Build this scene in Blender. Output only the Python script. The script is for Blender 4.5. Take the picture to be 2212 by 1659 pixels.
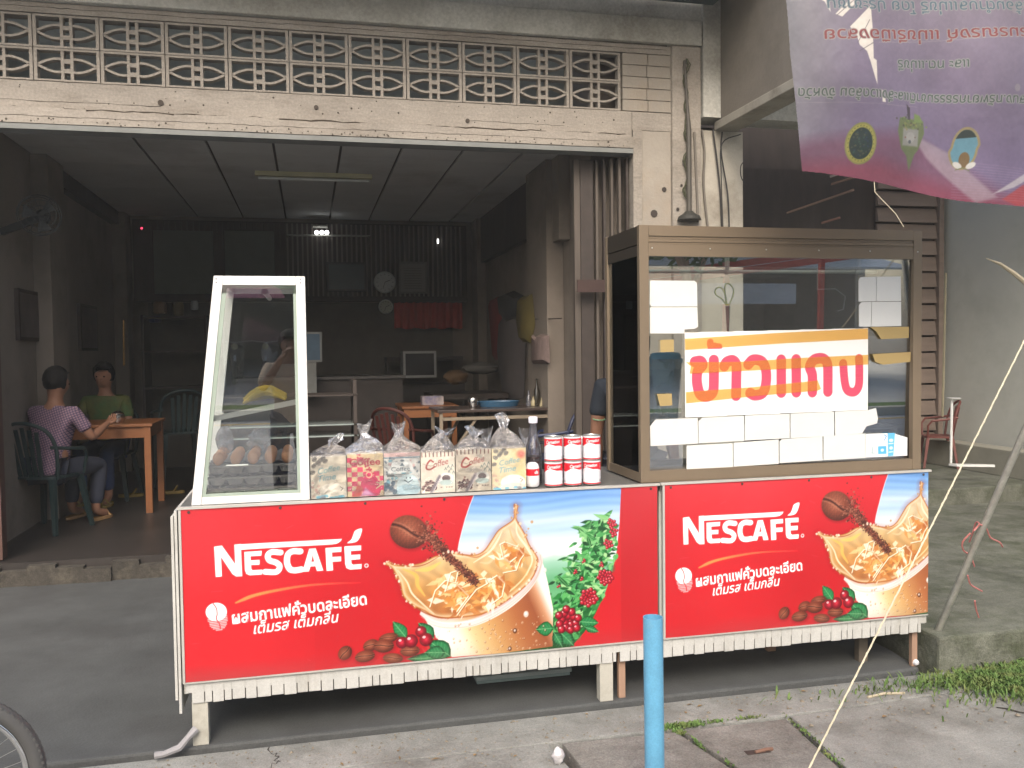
import bpy, bmesh, math, random
import numpy as np
from mathutils import Vector, Matrix
for _o in list(bpy.data.objects): bpy.data.objects.remove(_o)
SC = bpy.context.scene
COL = SC.collection
R_ = math.radians
# ------------------------------------------------------------------ camera, sky, sun, exposure
W_, F_, CX, CY, EYE = 2212., 1891., 1106., 829.5, 1.575
YAW, PITCH, ROLL = R_(13.05), R_(2.24), R_(.73)
_f = Vector((math.sin(YAW)*math.cos(PITCH), math.cos(YAW)*math.cos(PITCH), -math.sin(PITCH)))
_r = Vector((math.cos(YAW), -math.sin(YAW), 0)); _u = _r.cross(_f)
CR = _r*math.cos(ROLL)-_u*math.sin(ROLL); CU = _u*math.cos(ROLL)+_r*math.sin(ROLL)
cam = bpy.data.cameras.new('camera'); camo = bpy.data.objects.new('camera', cam); COL.objects.link(camo)
cam.sensor_width = 36; cam.lens = F_/W_*36; cam.clip_start = .05; cam.clip_end = 500
camo.matrix_world = Matrix(((CR.x, CU.x, -_f.x, 0), (CR.y, CU.y, -_f.y, 0), (CR.z, CU.z, -_f.z, EYE), (0, 0, 0, 1)))
SC.camera = camo
wd = bpy.data.worlds.new('World'); SC.world = wd; wd.use_nodes = True
_n = wd.node_tree.nodes; _sky = _n.new('ShaderNodeTexSky'); _sky.sky_type = 'NISHITA'; _sky.sun_disc = False
SUN_EL, SUN_AZ = R_(42), R_(196)       # azimuth clockwise from +Y: the sun stands behind the photographer, veiled by cloud
_sky.sun_elevation = SUN_EL; _sky.sun_rotation = SUN_AZ; _sky.air_density = 1.2; _sky.dust_density = 5; _sky.ozone_density = .6
wd.node_tree.links.new(_sky.outputs[0], _n['Background'].inputs[0]); _n['Background'].inputs[1].default_value = .15
sl = bpy.data.lights.new('sun', 'SUN'); sl.energy = 1.0; sl.angle = R_(25); sl.color = (1, .97, .92)
so = bpy.data.objects.new('sun', sl); COL.objects.link(so)
_d = Vector((math.sin(SUN_AZ)*math.cos(SUN_EL), math.cos(SUN_AZ)*math.cos(SUN_EL), math.sin(SUN_EL)))
so.rotation_euler = _d.to_track_quat('Z', 'Y').to_euler()
SC.view_settings.view_transform = 'Standard'; SC.view_settings.look = 'None'
SC.view_settings.exposure = .9; SC.view_settings.gamma = 1
try:
    SC.cycles.max_bounces = 8; SC.cycles.transparent_max_bounces = 24; SC.cycles.diffuse_bounces = 5
except Exception: pass
random.seed(5); NP = np.random.RandomState(7)

def ray(x, y): return CR*((x-CX)/F_)-CU*((y-CY)/F_)+_f
def at(x, y, Y=None, X=None, Z=None):
    """point of a known plane seen at pixel x, y (photo 2212 wide)"""
    d = ray(x, y)
    t = Y/d.y if Y is not None else X/d.x if X is not None else (Z-EYE)/d.z
    return Vector((0, 0, EYE))+d*t
def lin(c): return c/12.92 if c <= .04045 else ((c+.055)/1.055)**2.4
def S(r, g=None, b=None):
    if g is None: g = b = r
    return (lin(r/255), lin(g/255), lin(b/255))
# ------------------------------------------------------------------ materials
MATS = {}
def mat(name, col=(.5, .5, .5), rough=.6, metal=0., var=.12, scale=6., bump=.0, bscale=40., col2=None, patch=0., coat=0., spec=.5, grit=0., gscale=160., emit=None, estr=1., stretch=(1, 1, 1), trans=0., alpha=1.):
    if name in MATS: return MATS[name]
    m = bpy.data.materials.new(name); m.use_nodes = True; nt = m.node_tree; N, L = nt.nodes, nt.links
    b = N['Principled BSDF']
    b.inputs['Roughness'].default_value = rough; b.inputs['Metallic'].default_value = metal
    b.inputs['Specular IOR Level'].default_value = spec
    b.inputs['Coat Weight'].default_value = coat; b.inputs['Transmission Weight'].default_value = trans; b.inputs['Alpha'].default_value = alpha
    tc = N.new('ShaderNodeTexCoord'); mp = N.new('ShaderNodeMapping'); mp.inputs['Scale'].default_value = stretch
    L.new(tc.outputs['Object'], mp.inputs['Vector'])
    nz = N.new('ShaderNodeTexNoise'); nz.inputs['Scale'].default_value = scale; nz.inputs['Detail'].default_value = 8; nz.inputs['Roughness'].default_value = .65
    L.new(mp.outputs[0], nz.inputs['Vector'])
    cr = N.new('ShaderNodeValToRGB'); cr.color_ramp.elements[0].position = .3; cr.color_ramp.elements[1].position = .7
    lo = tuple(max(0, c*(1-var)) for c in col); hi = tuple(min(1, c*(1+var)) for c in col)
    cr.color_ramp.elements[0].color = (*lo, 1); cr.color_ramp.elements[1].color = (*hi, 1)
    L.new(nz.outputs[0], cr.inputs[0]); out = cr.outputs[0]
    if col2:
        n2 = N.new('ShaderNodeTexNoise'); n2.inputs['Scale'].default_value = scale*.35; n2.inputs['Detail'].default_value = 10; n2.inputs['Roughness'].default_value = .7
        L.new(mp.outputs[0], n2.inputs['Vector'])
        r2 = N.new('ShaderNodeValToRGB'); r2.color_ramp.elements[0].position = .62-patch*.35; r2.color_ramp.elements[1].position = .8-patch*.2
        L.new(n2.outputs[0], r2.inputs[0])
        mx = N.new('ShaderNodeMix'); mx.data_type = 'RGBA'; L.new(r2.outputs[0], mx.inputs[0]); L.new(out, mx.inputs[6]); mx.inputs[7].default_value = (*col2, 1); out = mx.outputs[2]
    if grit:
        n4 = N.new('ShaderNodeTexNoise'); n4.inputs['Scale'].default_value = gscale; n4.inputs['Detail'].default_value = 3; L.new(tc.outputs['Object'], n4.inputs['Vector'])
        n5 = N.new('ShaderNodeTexNoise'); n5.inputs['Scale'].default_value = 1.1; n5.inputs['Detail'].default_value = 12; n5.inputs['Roughness'].default_value = .75; L.new(tc.outputs['Object'], n5.inputs['Vector'])
        for n_, lo_, hi_, e0, e1 in ((n4, 1-grit, 1+grit*.8, .35, .65), (n5, 1-grit*1.1, 1+grit*.7, .38, .62)):
            mr = N.new('ShaderNodeMapRange'); mr.inputs[1].default_value = e0; mr.inputs[2].default_value = e1; mr.inputs[3].default_value = lo_; mr.inputs[4].default_value = hi_; L.new(n_.outputs[0], mr.inputs[0])
            vm = N.new('ShaderNodeVectorMath'); vm.operation = 'SCALE'; L.new(out, vm.inputs[0]); L.new(mr.outputs[0], vm.inputs[3]); out = vm.outputs[0]
    L.new(out, b.inputs['Base Color'])
    if bump:
        n3 = N.new('ShaderNodeTexNoise'); n3.inputs['Scale'].default_value = bscale; n3.inputs['Detail'].default_value = 6
        L.new(mp.outputs[0], n3.inputs['Vector'])
        bp = N.new('ShaderNodeBump'); bp.inputs['Strength'].default_value = bump; bp.inputs['Distance'].default_value = .01
        L.new(n3.outputs[0], bp.inputs['Height']); L.new(bp.outputs[0], b.inputs['Normal'])
    if emit: b.inputs['Emission Color'].default_value = (*emit, 1); b.inputs['Emission Strength'].default_value = estr
    MATS[name] = m; return m
def vmat(name, rough=.5, coat=0., bump=0., bscale=8., spec=.5):
    """printed surface: ink colours come from the mesh colour attribute"""
    if name in MATS: return MATS[name]
    m = bpy.data.materials.new(name); m.use_nodes = True; nt = m.node_tree; N, L = nt.nodes, nt.links; b = N['Principled BSDF']
    a = N.new('ShaderNodeVertexColor'); a.layer_name = 'Col'; L.new(a.outputs[0], b.inputs['Base Color'])
    b.inputs['Roughness'].default_value = rough; b.inputs['Coat Weight'].default_value = coat; b.inputs['Coat Roughness'].default_value = .15; b.inputs['Specular IOR Level'].default_value = spec
    if bump:
        tc = N.new('ShaderNodeTexCoord'); n3 = N.new('ShaderNodeTexNoise'); n3.inputs['Scale'].default_value = bscale; L.new(tc.outputs['Object'], n3.inputs['Vector'])
        bp = N.new('ShaderNodeBump'); bp.inputs['Strength'].default_value = bump; bp.inputs['Distance'].default_value = .02
        L.new(n3.outputs[0], bp.inputs['Height']); L.new(bp.outputs[0], b.inputs['Normal']); L.new(bp.outputs[0], b.inputs['Coat Normal'])
    MATS[name] = m; return m
def glass(name, tint=(.93, .96, .95), ior=1.5, boost=1., rough=.0, bump=0., bscale=30., haze=0., hcol=(.8, .8, .8)):
    """thin clear sheet: see-through plus a fresnel reflection"""
    if name in MATS: return MATS[name]
    m = bpy.data.materials.new(name); m.use_nodes = True; nt = m.node_tree; N, L = nt.nodes, nt.links
    for n in list(N): N.remove(n)
    o = N.new('ShaderNodeOutputMaterial'); t = N.new('ShaderNodeBsdfTransparent'); t.inputs[0].default_value = (*tint, 1)
    g = N.new('ShaderNodeBsdfGlossy'); g.inputs['Roughness'].default_value = rough; g.inputs[0].default_value = (1, 1, 1, 1)
    fr = N.new('ShaderNodeFresnel'); fr.inputs[0].default_value = ior
    mu = N.new('ShaderNodeMath'); mu.operation = 'MULTIPLY'; mu.inputs[1].default_value = boost; mu.use_clamp = True
    L.new(fr.outputs[0], mu.inputs[0]); mx = N.new('ShaderNodeMixShader'); L.new(mu.outputs[0], mx.inputs[0]); L.new(t.outputs[0], mx.inputs[1]); L.new(g.outputs[0], mx.inputs[2]); out = mx.outputs[0]
    if bump or haze:
        tc = N.new('ShaderNodeTexCoord'); nz = N.new('ShaderNodeTexNoise'); nz.inputs['Scale'].default_value = bscale; nz.inputs['Detail'].default_value = 5; L.new(tc.outputs['Object'], nz.inputs['Vector'])
        if bump:
            bp = N.new('ShaderNodeBump'); bp.inputs['Strength'].default_value = bump; bp.inputs['Distance'].default_value = .02; L.new(nz.outputs[0], bp.inputs['Height'])
            L.new(bp.outputs[0], g.inputs['Normal']); L.new(bp.outputs[0], fr.inputs['Normal'])
        if haze:
            d = N.new('ShaderNodeBsdfDiffuse'); d.inputs[0].default_value = (*hcol, 1); m2 = N.new('ShaderNodeMixShader')
            rp = N.new('ShaderNodeMapRange'); rp.inputs[1].default_value = .35; rp.inputs[2].default_value = .75; rp.inputs[3].default_value = haze*.25; rp.inputs[4].default_value = haze*1.6
            L.new(nz.outputs[0], rp.inputs[0]); L.new(rp.outputs[0], m2.inputs[0]); L.new(out, m2.inputs[1]); L.new(d.outputs[0], m2.inputs[2]); out = m2.outputs[0]
    L.new(out, o.inputs[0]); MATS[name] = m; return m
# ------------------------------------------------------------------ objects
def tag(o, label=None, cat=None, group=None, kind=None):
    if label: o['label'] = label
    if cat: o['category'] = cat
    if group: o['group'] = group
    if kind: o['kind'] = kind
    return o
def thing(name, label, cat, loc=(0, 0, 0), group=None):
    o = bpy.data.objects.new(name, None); o.empty_display_size = .1; COL.objects.link(o); o.location = loc
    return tag(o, label, cat, group)
def link(name, me, m=None, parent=None, smooth=False):
    o = bpy.data.objects.new(name, me); COL.objects.link(o)
    if m is not None: me.materials.append(m)
    if smooth: me.polygons.foreach_set('use_smooth', [True]*len(me.polygons))
    if parent is not None:
        o.parent = parent
        if parent.type == 'EMPTY': o.matrix_parent_inverse = Matrix.Translation(-Vector(parent.location))
    return o
def dup(root, delta=(0, 0, 0), label=None, group=None, rotz=0):
    r = root.copy(); COL.objects.link(r); r.location = Vector(root.location)+Vector(delta); r.rotation_euler.z += rotz
    if label: r['label'] = label
    if group: r['group'] = group
    for ch in list(root.children):
        c = ch.copy(); COL.objects.link(c); c.parent = r
        for g in ch.children:
            d = g.copy(); COL.objects.link(d); d.parent = c
    return r
class MB:
    def __init__(s): s.v = []; s.f = []
    def add(s, vs, fs):
        n = len(s.v); s.v += [tuple(v) for v in vs]; s.f += [tuple(i+n for i in f) for f in fs]; return s
    def box(s, x0, x1, y0, y1, z0, z1):
        return s.add([(x0, y0, z0), (x1, y0, z0), (x1, y1, z0), (x0, y1, z0), (x0, y0, z1), (x1, y0, z1), (x1, y1, z1), (x0, y1, z1)],
                     [(0, 3, 2, 1), (4, 5, 6, 7), (0, 1, 5, 4), (1, 2, 6, 5), (2, 3, 7, 6), (3, 0, 4, 7)])
    def bar(s, p, q, w, h=None, up=(0, 0, 1)):
        p, q = Vector(p), Vector(q); h = h or w; d = (q-p).normalized(); u = Vector(up)
        if abs(d.dot(u)) > .98: u = Vector((0, 1, 0))
        a = d.cross(u).normalized(); b = a.cross(d).normalized(); vs = []
        for c in (p, q):
            for i, j in ((-1, -1), (1, -1), (1, 1), (-1, 1)): vs.append(c+a*(i*w/2)+b*(j*h/2))
        return s.add(vs, [(0, 3, 2, 1), (4, 5, 6, 7), (0, 1, 5, 4), (1, 2, 6, 5), (2, 3, 7, 6), (3, 0, 4, 7)])
    def tube(s, pts, r, n=8, caps=True, closed=False):
        pts = [Vector(p) for p in pts]; k = len(pts); rs = r if isinstance(r, (list, tuple)) else [r]*k
        a = None; vs = []
        for i in range(k):
            if closed: d = pts[(i+1) % k]-pts[i-1]
            else: d = pts[min(i+1, k-1)]-pts[max(i-1, 0)]
            d.normalize()
            if a is None: a = d.orthogonal().normalized()
            else: a = (a-d*a.dot(d)).normalized()
            b = d.cross(a)
            for j in range(n):
                t = 2*math.pi*j/n; vs.append(pts[i]+(a*math.cos(t)+b*math.sin(t))*rs[i])
        fs = []
        for i in range(k if closed else k-1):
            for j in range(n):
                i2 = (i+1) % k; fs.append((i*n+j, i*n+(j+1) % n, i2*n+(j+1) % n, i2*n+j))
        if caps and not closed: fs += [tuple(range(n-1, -1, -1)), tuple((k-1)*n+j for j in range(n))]
        return s.add(vs, fs)
    def lathe(s, prof, c=(0, 0, 0), n=24, ax='z', sy=1.):
        vs = []; fs = []
        for r, z in prof:
            for j in range(n):
                t = 2*math.pi*j/n; x, y = r*math.cos(t), r*math.sin(t)*sy
                p = (x, y, z) if ax == 'z' else (x, z, y) if ax == 'y' else (z, x, y)
                vs.append((c[0]+p[0], c[1]+p[1], c[2]+p[2]))
        for i in range(len(prof)-1):
            for j in range(n): fs.append((i*n+j, i*n+(j+1) % n, (i+1)*n+(j+1) % n, (i+1)*n+j))
        fs += [tuple(range(n-1, -1, -1)), tuple((len(prof)-1)*n+j for j in range(n))]
        return s.add(vs, fs)
    def prism(s, poly, d0, d1, ax='y'):
        n = len(poly); f = {'y': lambda a, b, c: (a, c, b), 'z': lambda a, b, c: (a, b, c), 'x': lambda a, b, c: (c, a, b)}[ax]
        vs = [f(a, b, d0) for a, b in poly]+[f(a, b, d1) for a, b in poly]
        return s.add(vs, [tuple(range(n)), tuple(range(2*n-1, n-1, -1))]+[(i, i+n, (i+1) % n+n, (i+1) % n) for i in range(n)])
    def ball(s, c, r, n=10, m=8, sc=(1, 1, 1)):
        k = len(s.v); s.lathe([(max(1e-3, math.sin(math.pi*i/m)), -math.cos(math.pi*i/m)) for i in range(m+1)], (0, 0, 0), n)
        for i in range(k, len(s.v)):
            x, y, z = s.v[i]; s.v[i] = (c[0]+x*r*sc[0], c[1]+y*r*sc[1], c[2]+z*r*sc[2])
        return s
    def build(s, name, m, parent=None, smooth=False, bevel=0., recalc=True):
        me = bpy.data.meshes.new(name); me.from_pydata(s.v, [], s.f)
        if recalc or bevel:
            bm = bmesh.new(); bm.from_mesh(me)
            bmesh.ops.recalc_face_normals(bm, faces=bm.faces)
            if bevel: bmesh.ops.bevel(bm, geom=[e for e in bm.edges if e.is_manifold and e.calc_face_angle(0) > .5], offset=bevel, segments=2, profile=.6, affect='EDGES')
            bm.to_mesh(me); bm.free()
        o = link(name, me, m, parent, smooth)
        if smooth:
            try: me.set_sharp_from_angle(angle=R_(40))
            except Exception: pass
        return o
# ------------------------------------------------------------------ painter: inks on a fine grid of points
class Canvas:
    def __init__(s, u0, u1, v0, v1, res, base=(255, 255, 255)):
        s.nu = max(2, int(round((u1-u0)/res))+1); s.nv = max(2, int(round((v1-v0)/res))+1)
        s.us = np.linspace(u0, u1, s.nu); s.vs = np.linspace(v0, v1, s.nv); s.res = res
        s.U, s.V = np.meshgrid(s.us, s.vs); s.C = np.zeros((s.nv, s.nu, 3)); s.C[:] = np.array(base, float)
    def win(s, u0, u1, v0, v1):
        i0, i1 = np.searchsorted(s.us, [u0, u1]); j0, j1 = np.searchsorted(s.vs, [v0, v1])
        return slice(max(0, j0-1), j1+1), slice(max(0, i0-1), i1+1)
    def blend(s, sl, a, col):
        c = np.array(col, float) if not isinstance(col, np.ndarray) else col
        a = np.clip(a, 0, 1)[..., None]; s.C[sl] = s.C[sl]*(1-a)+c*a
    def sdf(s, sl, P):
        U, V = s.U[sl], s.V[sl]; d2 = np.full(U.shape, 1e9); ins = np.zeros(U.shape, bool); n = len(P)
        for i in range(n):
            x0, y0 = P[i]; x1, y1 = P[(i+1) % n]; ex, ey = x1-x0, y1-y0
            t = np.clip(((U-x0)*ex+(V-y0)*ey)/(ex*ex+ey*ey+1e-12), 0, 1)
            d2 = np.minimum(d2, (U-x0-t*ex)**2+(V-y0-t*ey)**2)
            if y0 != y1: ins ^= ((y0 > V) != (y1 > V)) & (U < ex*(V-y0)/ey+x0)
        d = np.sqrt(d2); return np.where(ins, -d, d)
    def poly(s, P, col, soft=None, grow=0., alpha=1.):
        soft = soft or s.res*.5; P = [tuple(p)[:2] for p in P]; m = soft*2+abs(grow)+s.res
        us = [p[0] for p in P]; vs = [p[1] for p in P]; sl = s.win(min(us)-m, max(us)+m, min(vs)-m, max(vs)+m)
        if s.U[sl].size == 0: return None
        d = s.sdf(sl, P)-grow; a = np.clip(.5-d/(2*soft), 0, 1)*alpha
        if callable(col): col = col(s.U[sl], s.V[sl], d)
        s.blend(sl, a, col); return sl, a, d
    def stroke(s, P, w, col, soft=None, alpha=1.):
        soft = soft or s.res*.5; w = w if isinstance(w, (list, tuple)) else [w]*len(P); m = max(w)+soft*2
        us = [p[0] for p in P]; vs = [p[1] for p in P]; sl = s.win(min(us)-m, max(us)+m, min(vs)-m, max(vs)+m)
        U, V = s.U[sl], s.V[sl]
        if U.size == 0: return
        d = np.full(U.shape, 1e9)
        for i in range(len(P)-1):
            x0, y0 = P[i][:2]; x1, y1 = P[i+1][:2]; ex, ey = x1-x0, y1-y0
            t = np.clip(((U-x0)*ex+(V-y0)*ey)/(ex*ex+ey*ey+1e-12), 0, 1)
            d = np.minimum(d, np.sqrt((U-x0-t*ex)**2+(V-y0-t*ey)**2)-(w[i]*(1-t)+w[i+1]*t)/2)
        s.blend(sl, np.clip(.5-d/(2*soft), 0, 1)*alpha, col)
    def ell(s, c, ru, rv, col, ang=0., soft=None, alpha=1.):
        soft = soft or s.res*.5; m = max(ru, rv)+soft*2; sl = s.win(c[0]-m, c[0]+m, c[1]-m, c[1]+m); U, V = s.U[sl]-c[0], s.V[sl]-c[1]
        if U.size == 0: return
        ca, sa = math.cos(ang), math.sin(ang); a, b = (U*ca+V*sa)/ru, (-U*sa+V*ca)/rv; q = np.sqrt(a*a+b*b)
        if callable(col): col = col(a, b, q)
        s.blend(sl, np.clip(.5-(q-1)*min(ru, rv)/(2*soft), 0, 1)*alpha, col)
    def leaf(s, p, q, w, col, vein=None):
        p, q = np.array(p[:2]), np.array(q[:2]); d = q-p; n = np.array([-d[1], d[0]]); n = n/(np.linalg.norm(n)+1e-9)
        ts = [0, .15, .35, .55, .75, .9, 1]; ws = [0, .6, 1, .95, .65, .3, 0]
        P = [p+d*t+n*w*k/2 for t, k in zip(ts, ws)]+[p+d*t-n*w*k/2 for t, k in zip(ts[::-1][1:-1], ws[::-1][1:-1])]
        s.poly(P, col)
        if vein: s.stroke([p, q], s.res*.7, vein)
    def text(s, body, at_, size, col, ang=0., bold=0., width=None, shear=0., align='LEFT', flip=False, alpha=1.):
        cu = bpy.data.curves.new('t', 'FONT'); cu.body = body; cu.size = 1.; cu.offset = bold; cu.shear = shear; cu.resolution_u = 3
        o = bpy.data.objects.new('t', cu); COL.objects.link(o); bpy.context.view_layer.update()
        me = bpy.data.meshes.new_from_object(o.evaluated_get(bpy.context.evaluated_depsgraph_get())); bpy.data.objects.remove(o); bpy.data.curves.remove(cu)
        if not len(me.vertices): return
        me.calc_loop_triangles(); vs = np.array([v.co[:2] for v in me.vertices]); tr = [tuple(t.vertices) for t in me.loop_triangles]; bpy.data.meshes.remove(me)
        x0, x1 = vs[:, 0].min(), vs[:, 0].max(); k = size; kx = (width/(x1-x0)) if width else k
        X = (vs[:, 0]-(x0 if align == 'LEFT' else (x0+x1)/2))*kx; Y = vs[:, 1]*k
        if flip: X = -X
        ca, sa = math.cos(ang), math.sin(ang); P = np.stack([at_[0]+X*ca-Y*sa, at_[1]+X*sa+Y*ca], 1)
        cov = np.zeros(s.U.shape); h = s.res/3
        for t in tr:
            A, B, Cc = P[t[0]], P[t[1]], P[t[2]]; lo = np.minimum(np.minimum(A, B), Cc)-s.res; hi = np.maximum(np.maximum(A, B), Cc)+s.res
            sl = s.win(lo[0], hi[0], lo[1], hi[1]); U, V = s.U[sl], s.V[sl]
            if U.size == 0: continue
            ar = (B[0]-A[0])*(Cc[1]-A[1])-(B[1]-A[1])*(Cc[0]-A[0])
            if abs(ar) < 1e-14: continue
            sg = 1 if ar > 0 else -1; acc = np.zeros(U.shape)
            for du in (-h, 0, h):
                for dv in (-h, 0, h):
                    u, v = U+du, V+dv; ok = np.ones(U.shape, bool)
                    for a_, b_ in ((A, B), (B, Cc), (Cc, A)): ok &= sg*((b_[0]-a_[0])*(v-a_[1])-(b_[1]-a_[1])*(u-a_[0])) >= 0
                    acc += ok
            cov[sl] += acc/9
        s.blend((slice(None), slice(None)), np.clip(cov, 0, 1)*alpha, col)
    def noise(s, amp, sc=.1, seed=1, oct_=3):
        r = np.random.RandomState(seed); out = np.zeros(s.U.shape)
        for o in range(oct_):
            g = r.rand(64, 64); x = (s.U/sc*2**o) % 63; y = (s.V/sc*2**o) % 63; i, j = x.astype(int), y.astype(int); fx, fy = x-i, y-j
            fx = fx*fx*(3-2*fx); fy = fy*fy*(3-2*fy)
            out += (g[j, i]*(1-fx)*(1-fy)+g[j, i+1]*fx*(1-fy)+g[j+1, i]*(1-fx)*fy+g[j+1, i+1]*fx*fy-.5)/2**o
        s.C *= (1+amp*out)[..., None]; return out
    def mesh(s, name, fn, m, parent=None, smooth=True, mask=None):
        P = fn(s.U, s.V); co = np.stack([np.broadcast_to(p, s.U.shape) for p in P], -1).reshape(-1, 3)
        idx = np.arange(s.nu*s.nv).reshape(s.nv, s.nu)
        q = np.stack([idx[:-1, :-1], idx[:-1, 1:], idx[1:, 1:], idx[1:, :-1]], -1)
        if mask is not None: q = q[mask[:-1, :-1] & mask[1:, 1:] & mask[:-1, 1:] & mask[1:, :-1]]
        q = q.reshape(-1, 4); me = bpy.data.meshes.new(name)
        me.vertices.add(len(co)); me.vertices.foreach_set('co', co.astype(np.float32).ravel())
        me.loops.add(q.size); me.loops.foreach_set('vertex_index', q.ravel().astype(np.int32))
        me.polygons.add(len(q)); me.polygons.foreach_set('loop_start', np.arange(0, q.size, 4, dtype=np.int32)); me.update(calc_edges=True)
        c = np.clip(s.C, 0, 255).reshape(-1, 3)/255; c = np.where(c <= .04045, c/12.92, ((c+.055)/1.055)**2.4)
        at_ = me.color_attributes.new('Col', 'FLOAT_COLOR', 'POINT'); at_.data.foreach_set('color', np.concatenate([c, np.ones((len(c), 1))], 1).astype(np.float32).ravel())
        return link(name, me, m, parent, smooth)
# ------------------------------------------------------------------ the printed drink poster (both stalls carry the same artwork)
PY = 3.65
def A_(x, y):
    p = at(806.4+x*.27776, 1036.8+y*.27776, Y=PY); return p.x, p.z
def B_(x, y):
    p = at(384+x*.3183, 1008+y*.3183, Y=PY); return p.x, p.z
def cr_poly(P, n=5):
    """smooth closed outline through the points"""
    P = [np.array(p) for p in P]; k = len(P); out = []
    for i in range(k):
        a, b, c, d = P[i-1], P[i], P[(i+1) % k], P[(i+2) % k]
        for j in range(n):
            t = j/n; out.append(.5*((2*b)+(-a+c)*t+(2*a-5*b+4*c-d)*t*t+(-a+3*b-3*c+d)*t**3))
    return out
def cr_line(P, n=5):
    P = [np.array(p) for p in P]; P = [2*P[0]-P[1]]+P+[2*P[-1]-P[-2]]; out = []
    for i in range(1, len(P)-2):
        a, b, c, d = P[i-1:i+3]
        for j in range(n):
            t = j/n; out.append(.5*((2*b)+(-a+c)*t+(2*a-5*b+4*c-d)*t*t+(-a+3*b-3*c+d)*t**3))
    return out+[P[-2]]
def mixc(a, b, t): t = np.clip(t, 0, 1)[..., None]; return np.array(a, float)*(1-t)+np.array(b, float)*t
def ramp(t, stops):
    out = np.zeros(t.shape+(3,)); out[:] = stops[0][1]
    for (t0, c0), (t1, c1) in zip(stops[:-1], stops[1:]): out = np.where((t >= t0)[..., None], mixc(c0, c1, (t-t0)/(t1-t0)), out)
    return out
def poster(c, dx, dz=0.):
    rs = random.Random(11)
    A = lambda x, y: tuple(np.array(A_(x, y))+(dx, dz)); B = lambda x, y: tuple(np.array(B_(x, y))+(dx, dz))
    AP = lambda *p, n=5: cr_poly([A(*q) for q in p], n)
    k = .27776/518.          # metres per artwork unit, roughly
    RED = (206, 28, 38)
    # soft darker bloom of red behind the cup
    c.ell(A(250, 900), .42, .34, (176, 8, 20), soft=.16, alpha=.5)
    # round window of sky and hills
    zt = A(1400, 60)[1]; zb = A(1400, 1300)[1]
    def sky(U, V, d):
        t = (zt-V)/(zt-zb); col = ramp(t, [(0, (92, 150, 226)), (.12, (132, 182, 236)), (.2, (196, 222, 246)), (.26, (176, 210, 242)), (.34, (228, 240, 248)), (.42, (246, 250, 250)), (.47, (206, 232, 226)), (.56, (140, 204, 184)), (.66, (110, 184, 130)), (.8, (34, 110, 48)), (1, (16, 74, 30))])
        w = np.sin(V*190+np.sin(U*9)*2)*np.clip(.35-t, 0, 1)*30; return col+w[..., None]
    c.poly([A(*p) for p in ((800, 70), (752, 190), (715, 300), (688, 400), (668, 480), (655, 560), (640, 700), (600, 1370), (1330, 1330), (1480, 1330), (1545, 1285), (1640, 1180), (1725, 1040), (1800, 880), (1852, 720), (1888, 560), (1912, 330), (1925, 60))], sky)
    c.stroke([A(*p) for p in ((800, 70), (752, 190), (715, 300), (688, 400), (668, 480), (657, 540))], .004, (225, 232, 245), alpha=.8)
    # hills
    for i in range(5):
        y = 590+i*45; c.poly([A(1280, y+90), A(1290, y+20-i*4), A(1400, y-16+i*6), A(1560, y-6), A(1700, y+14), A(1700, y+110)], (150-i*18, 205-i*12, 180-i*22), soft=.012, alpha=.55)
    # coffee shrub
    def inwin(x, y): return x < 1925-max(0, (y-250))*.06-max(0, y-560)*.22-max(0, y-880)*.35
    shades = [(20, 96, 40), (38, 128, 56), (70, 160, 84), (120, 194, 120), (12, 66, 30), (168, 216, 150), (90, 178, 96)]
    for i in range(60):
        t = rs.random(); y = 330+t*880; x = 1800-(y-300)*.26+rs.gauss(0, 1)*(30+t*55)
        if inwin(x+20, y): c.ell(A(x, y), rs.uniform(22, 46)*k, rs.uniform(20, 40)*k, rs.choice([(52, 132, 70), (30, 104, 50), (84, 158, 96)]), rs.uniform(-1, 1), soft=.008, alpha=.8)
    for i in range(900):
        t = rs.random(); y = 300+t*930; cxx = 1790-(y-300)*.28; wd_ = 110+t*170; x = rs.gauss(cxx, wd_*.55)
        if x < 1370+max(0, 620-y)*.55 or not inwin(x, y): continue
        a = rs.uniform(.2, 1.5) if rs.random() < .6 else rs.uniform(1.8, 3.6); L_ = rs.uniform(34, 95)
        q = (x-math.cos(a)*L_, y+math.sin(a)*L_*.9)
        if not inwin(*q): continue
        c.leaf(A(x, y), A(*q), rs.uniform(14, 34)*k, rs.choice(shades))
    for x0, y0, n in ((1700, 320, 9), (1740, 370, 10), (1860, 230, 6), (1620, 640, 8), (1560, 720, 8)):
        for i in range(n):
            a = 2.4+i*.22+rs.uniform(-.1, .1); L_ = rs.uniform(80, 150); yy = y0+i*16
            c.leaf(A(x0-i*6, yy), A(x0-i*6+math.cos(a)*L_, yy+math.sin(a)*L_), 32*k, rs.choice(shades[:4]), (150, 205, 140))
    def berry(x, y, r, col=(186, 16, 40)):
        c.ell(A(x, y), r*k, r*k, lambda a, b, q: ramp(np.clip(q, 0, 1)+.25*np.clip(-(b-a)*.5, -1, 1), [(0, (226, 56, 76)), (.5, col), (1.1, (84, 4, 16))]))
        c.ell(A(x-r*.3, y-r*.35), r*k*.25, r*k*.2, (255, 226, 226), alpha=.85)
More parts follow.
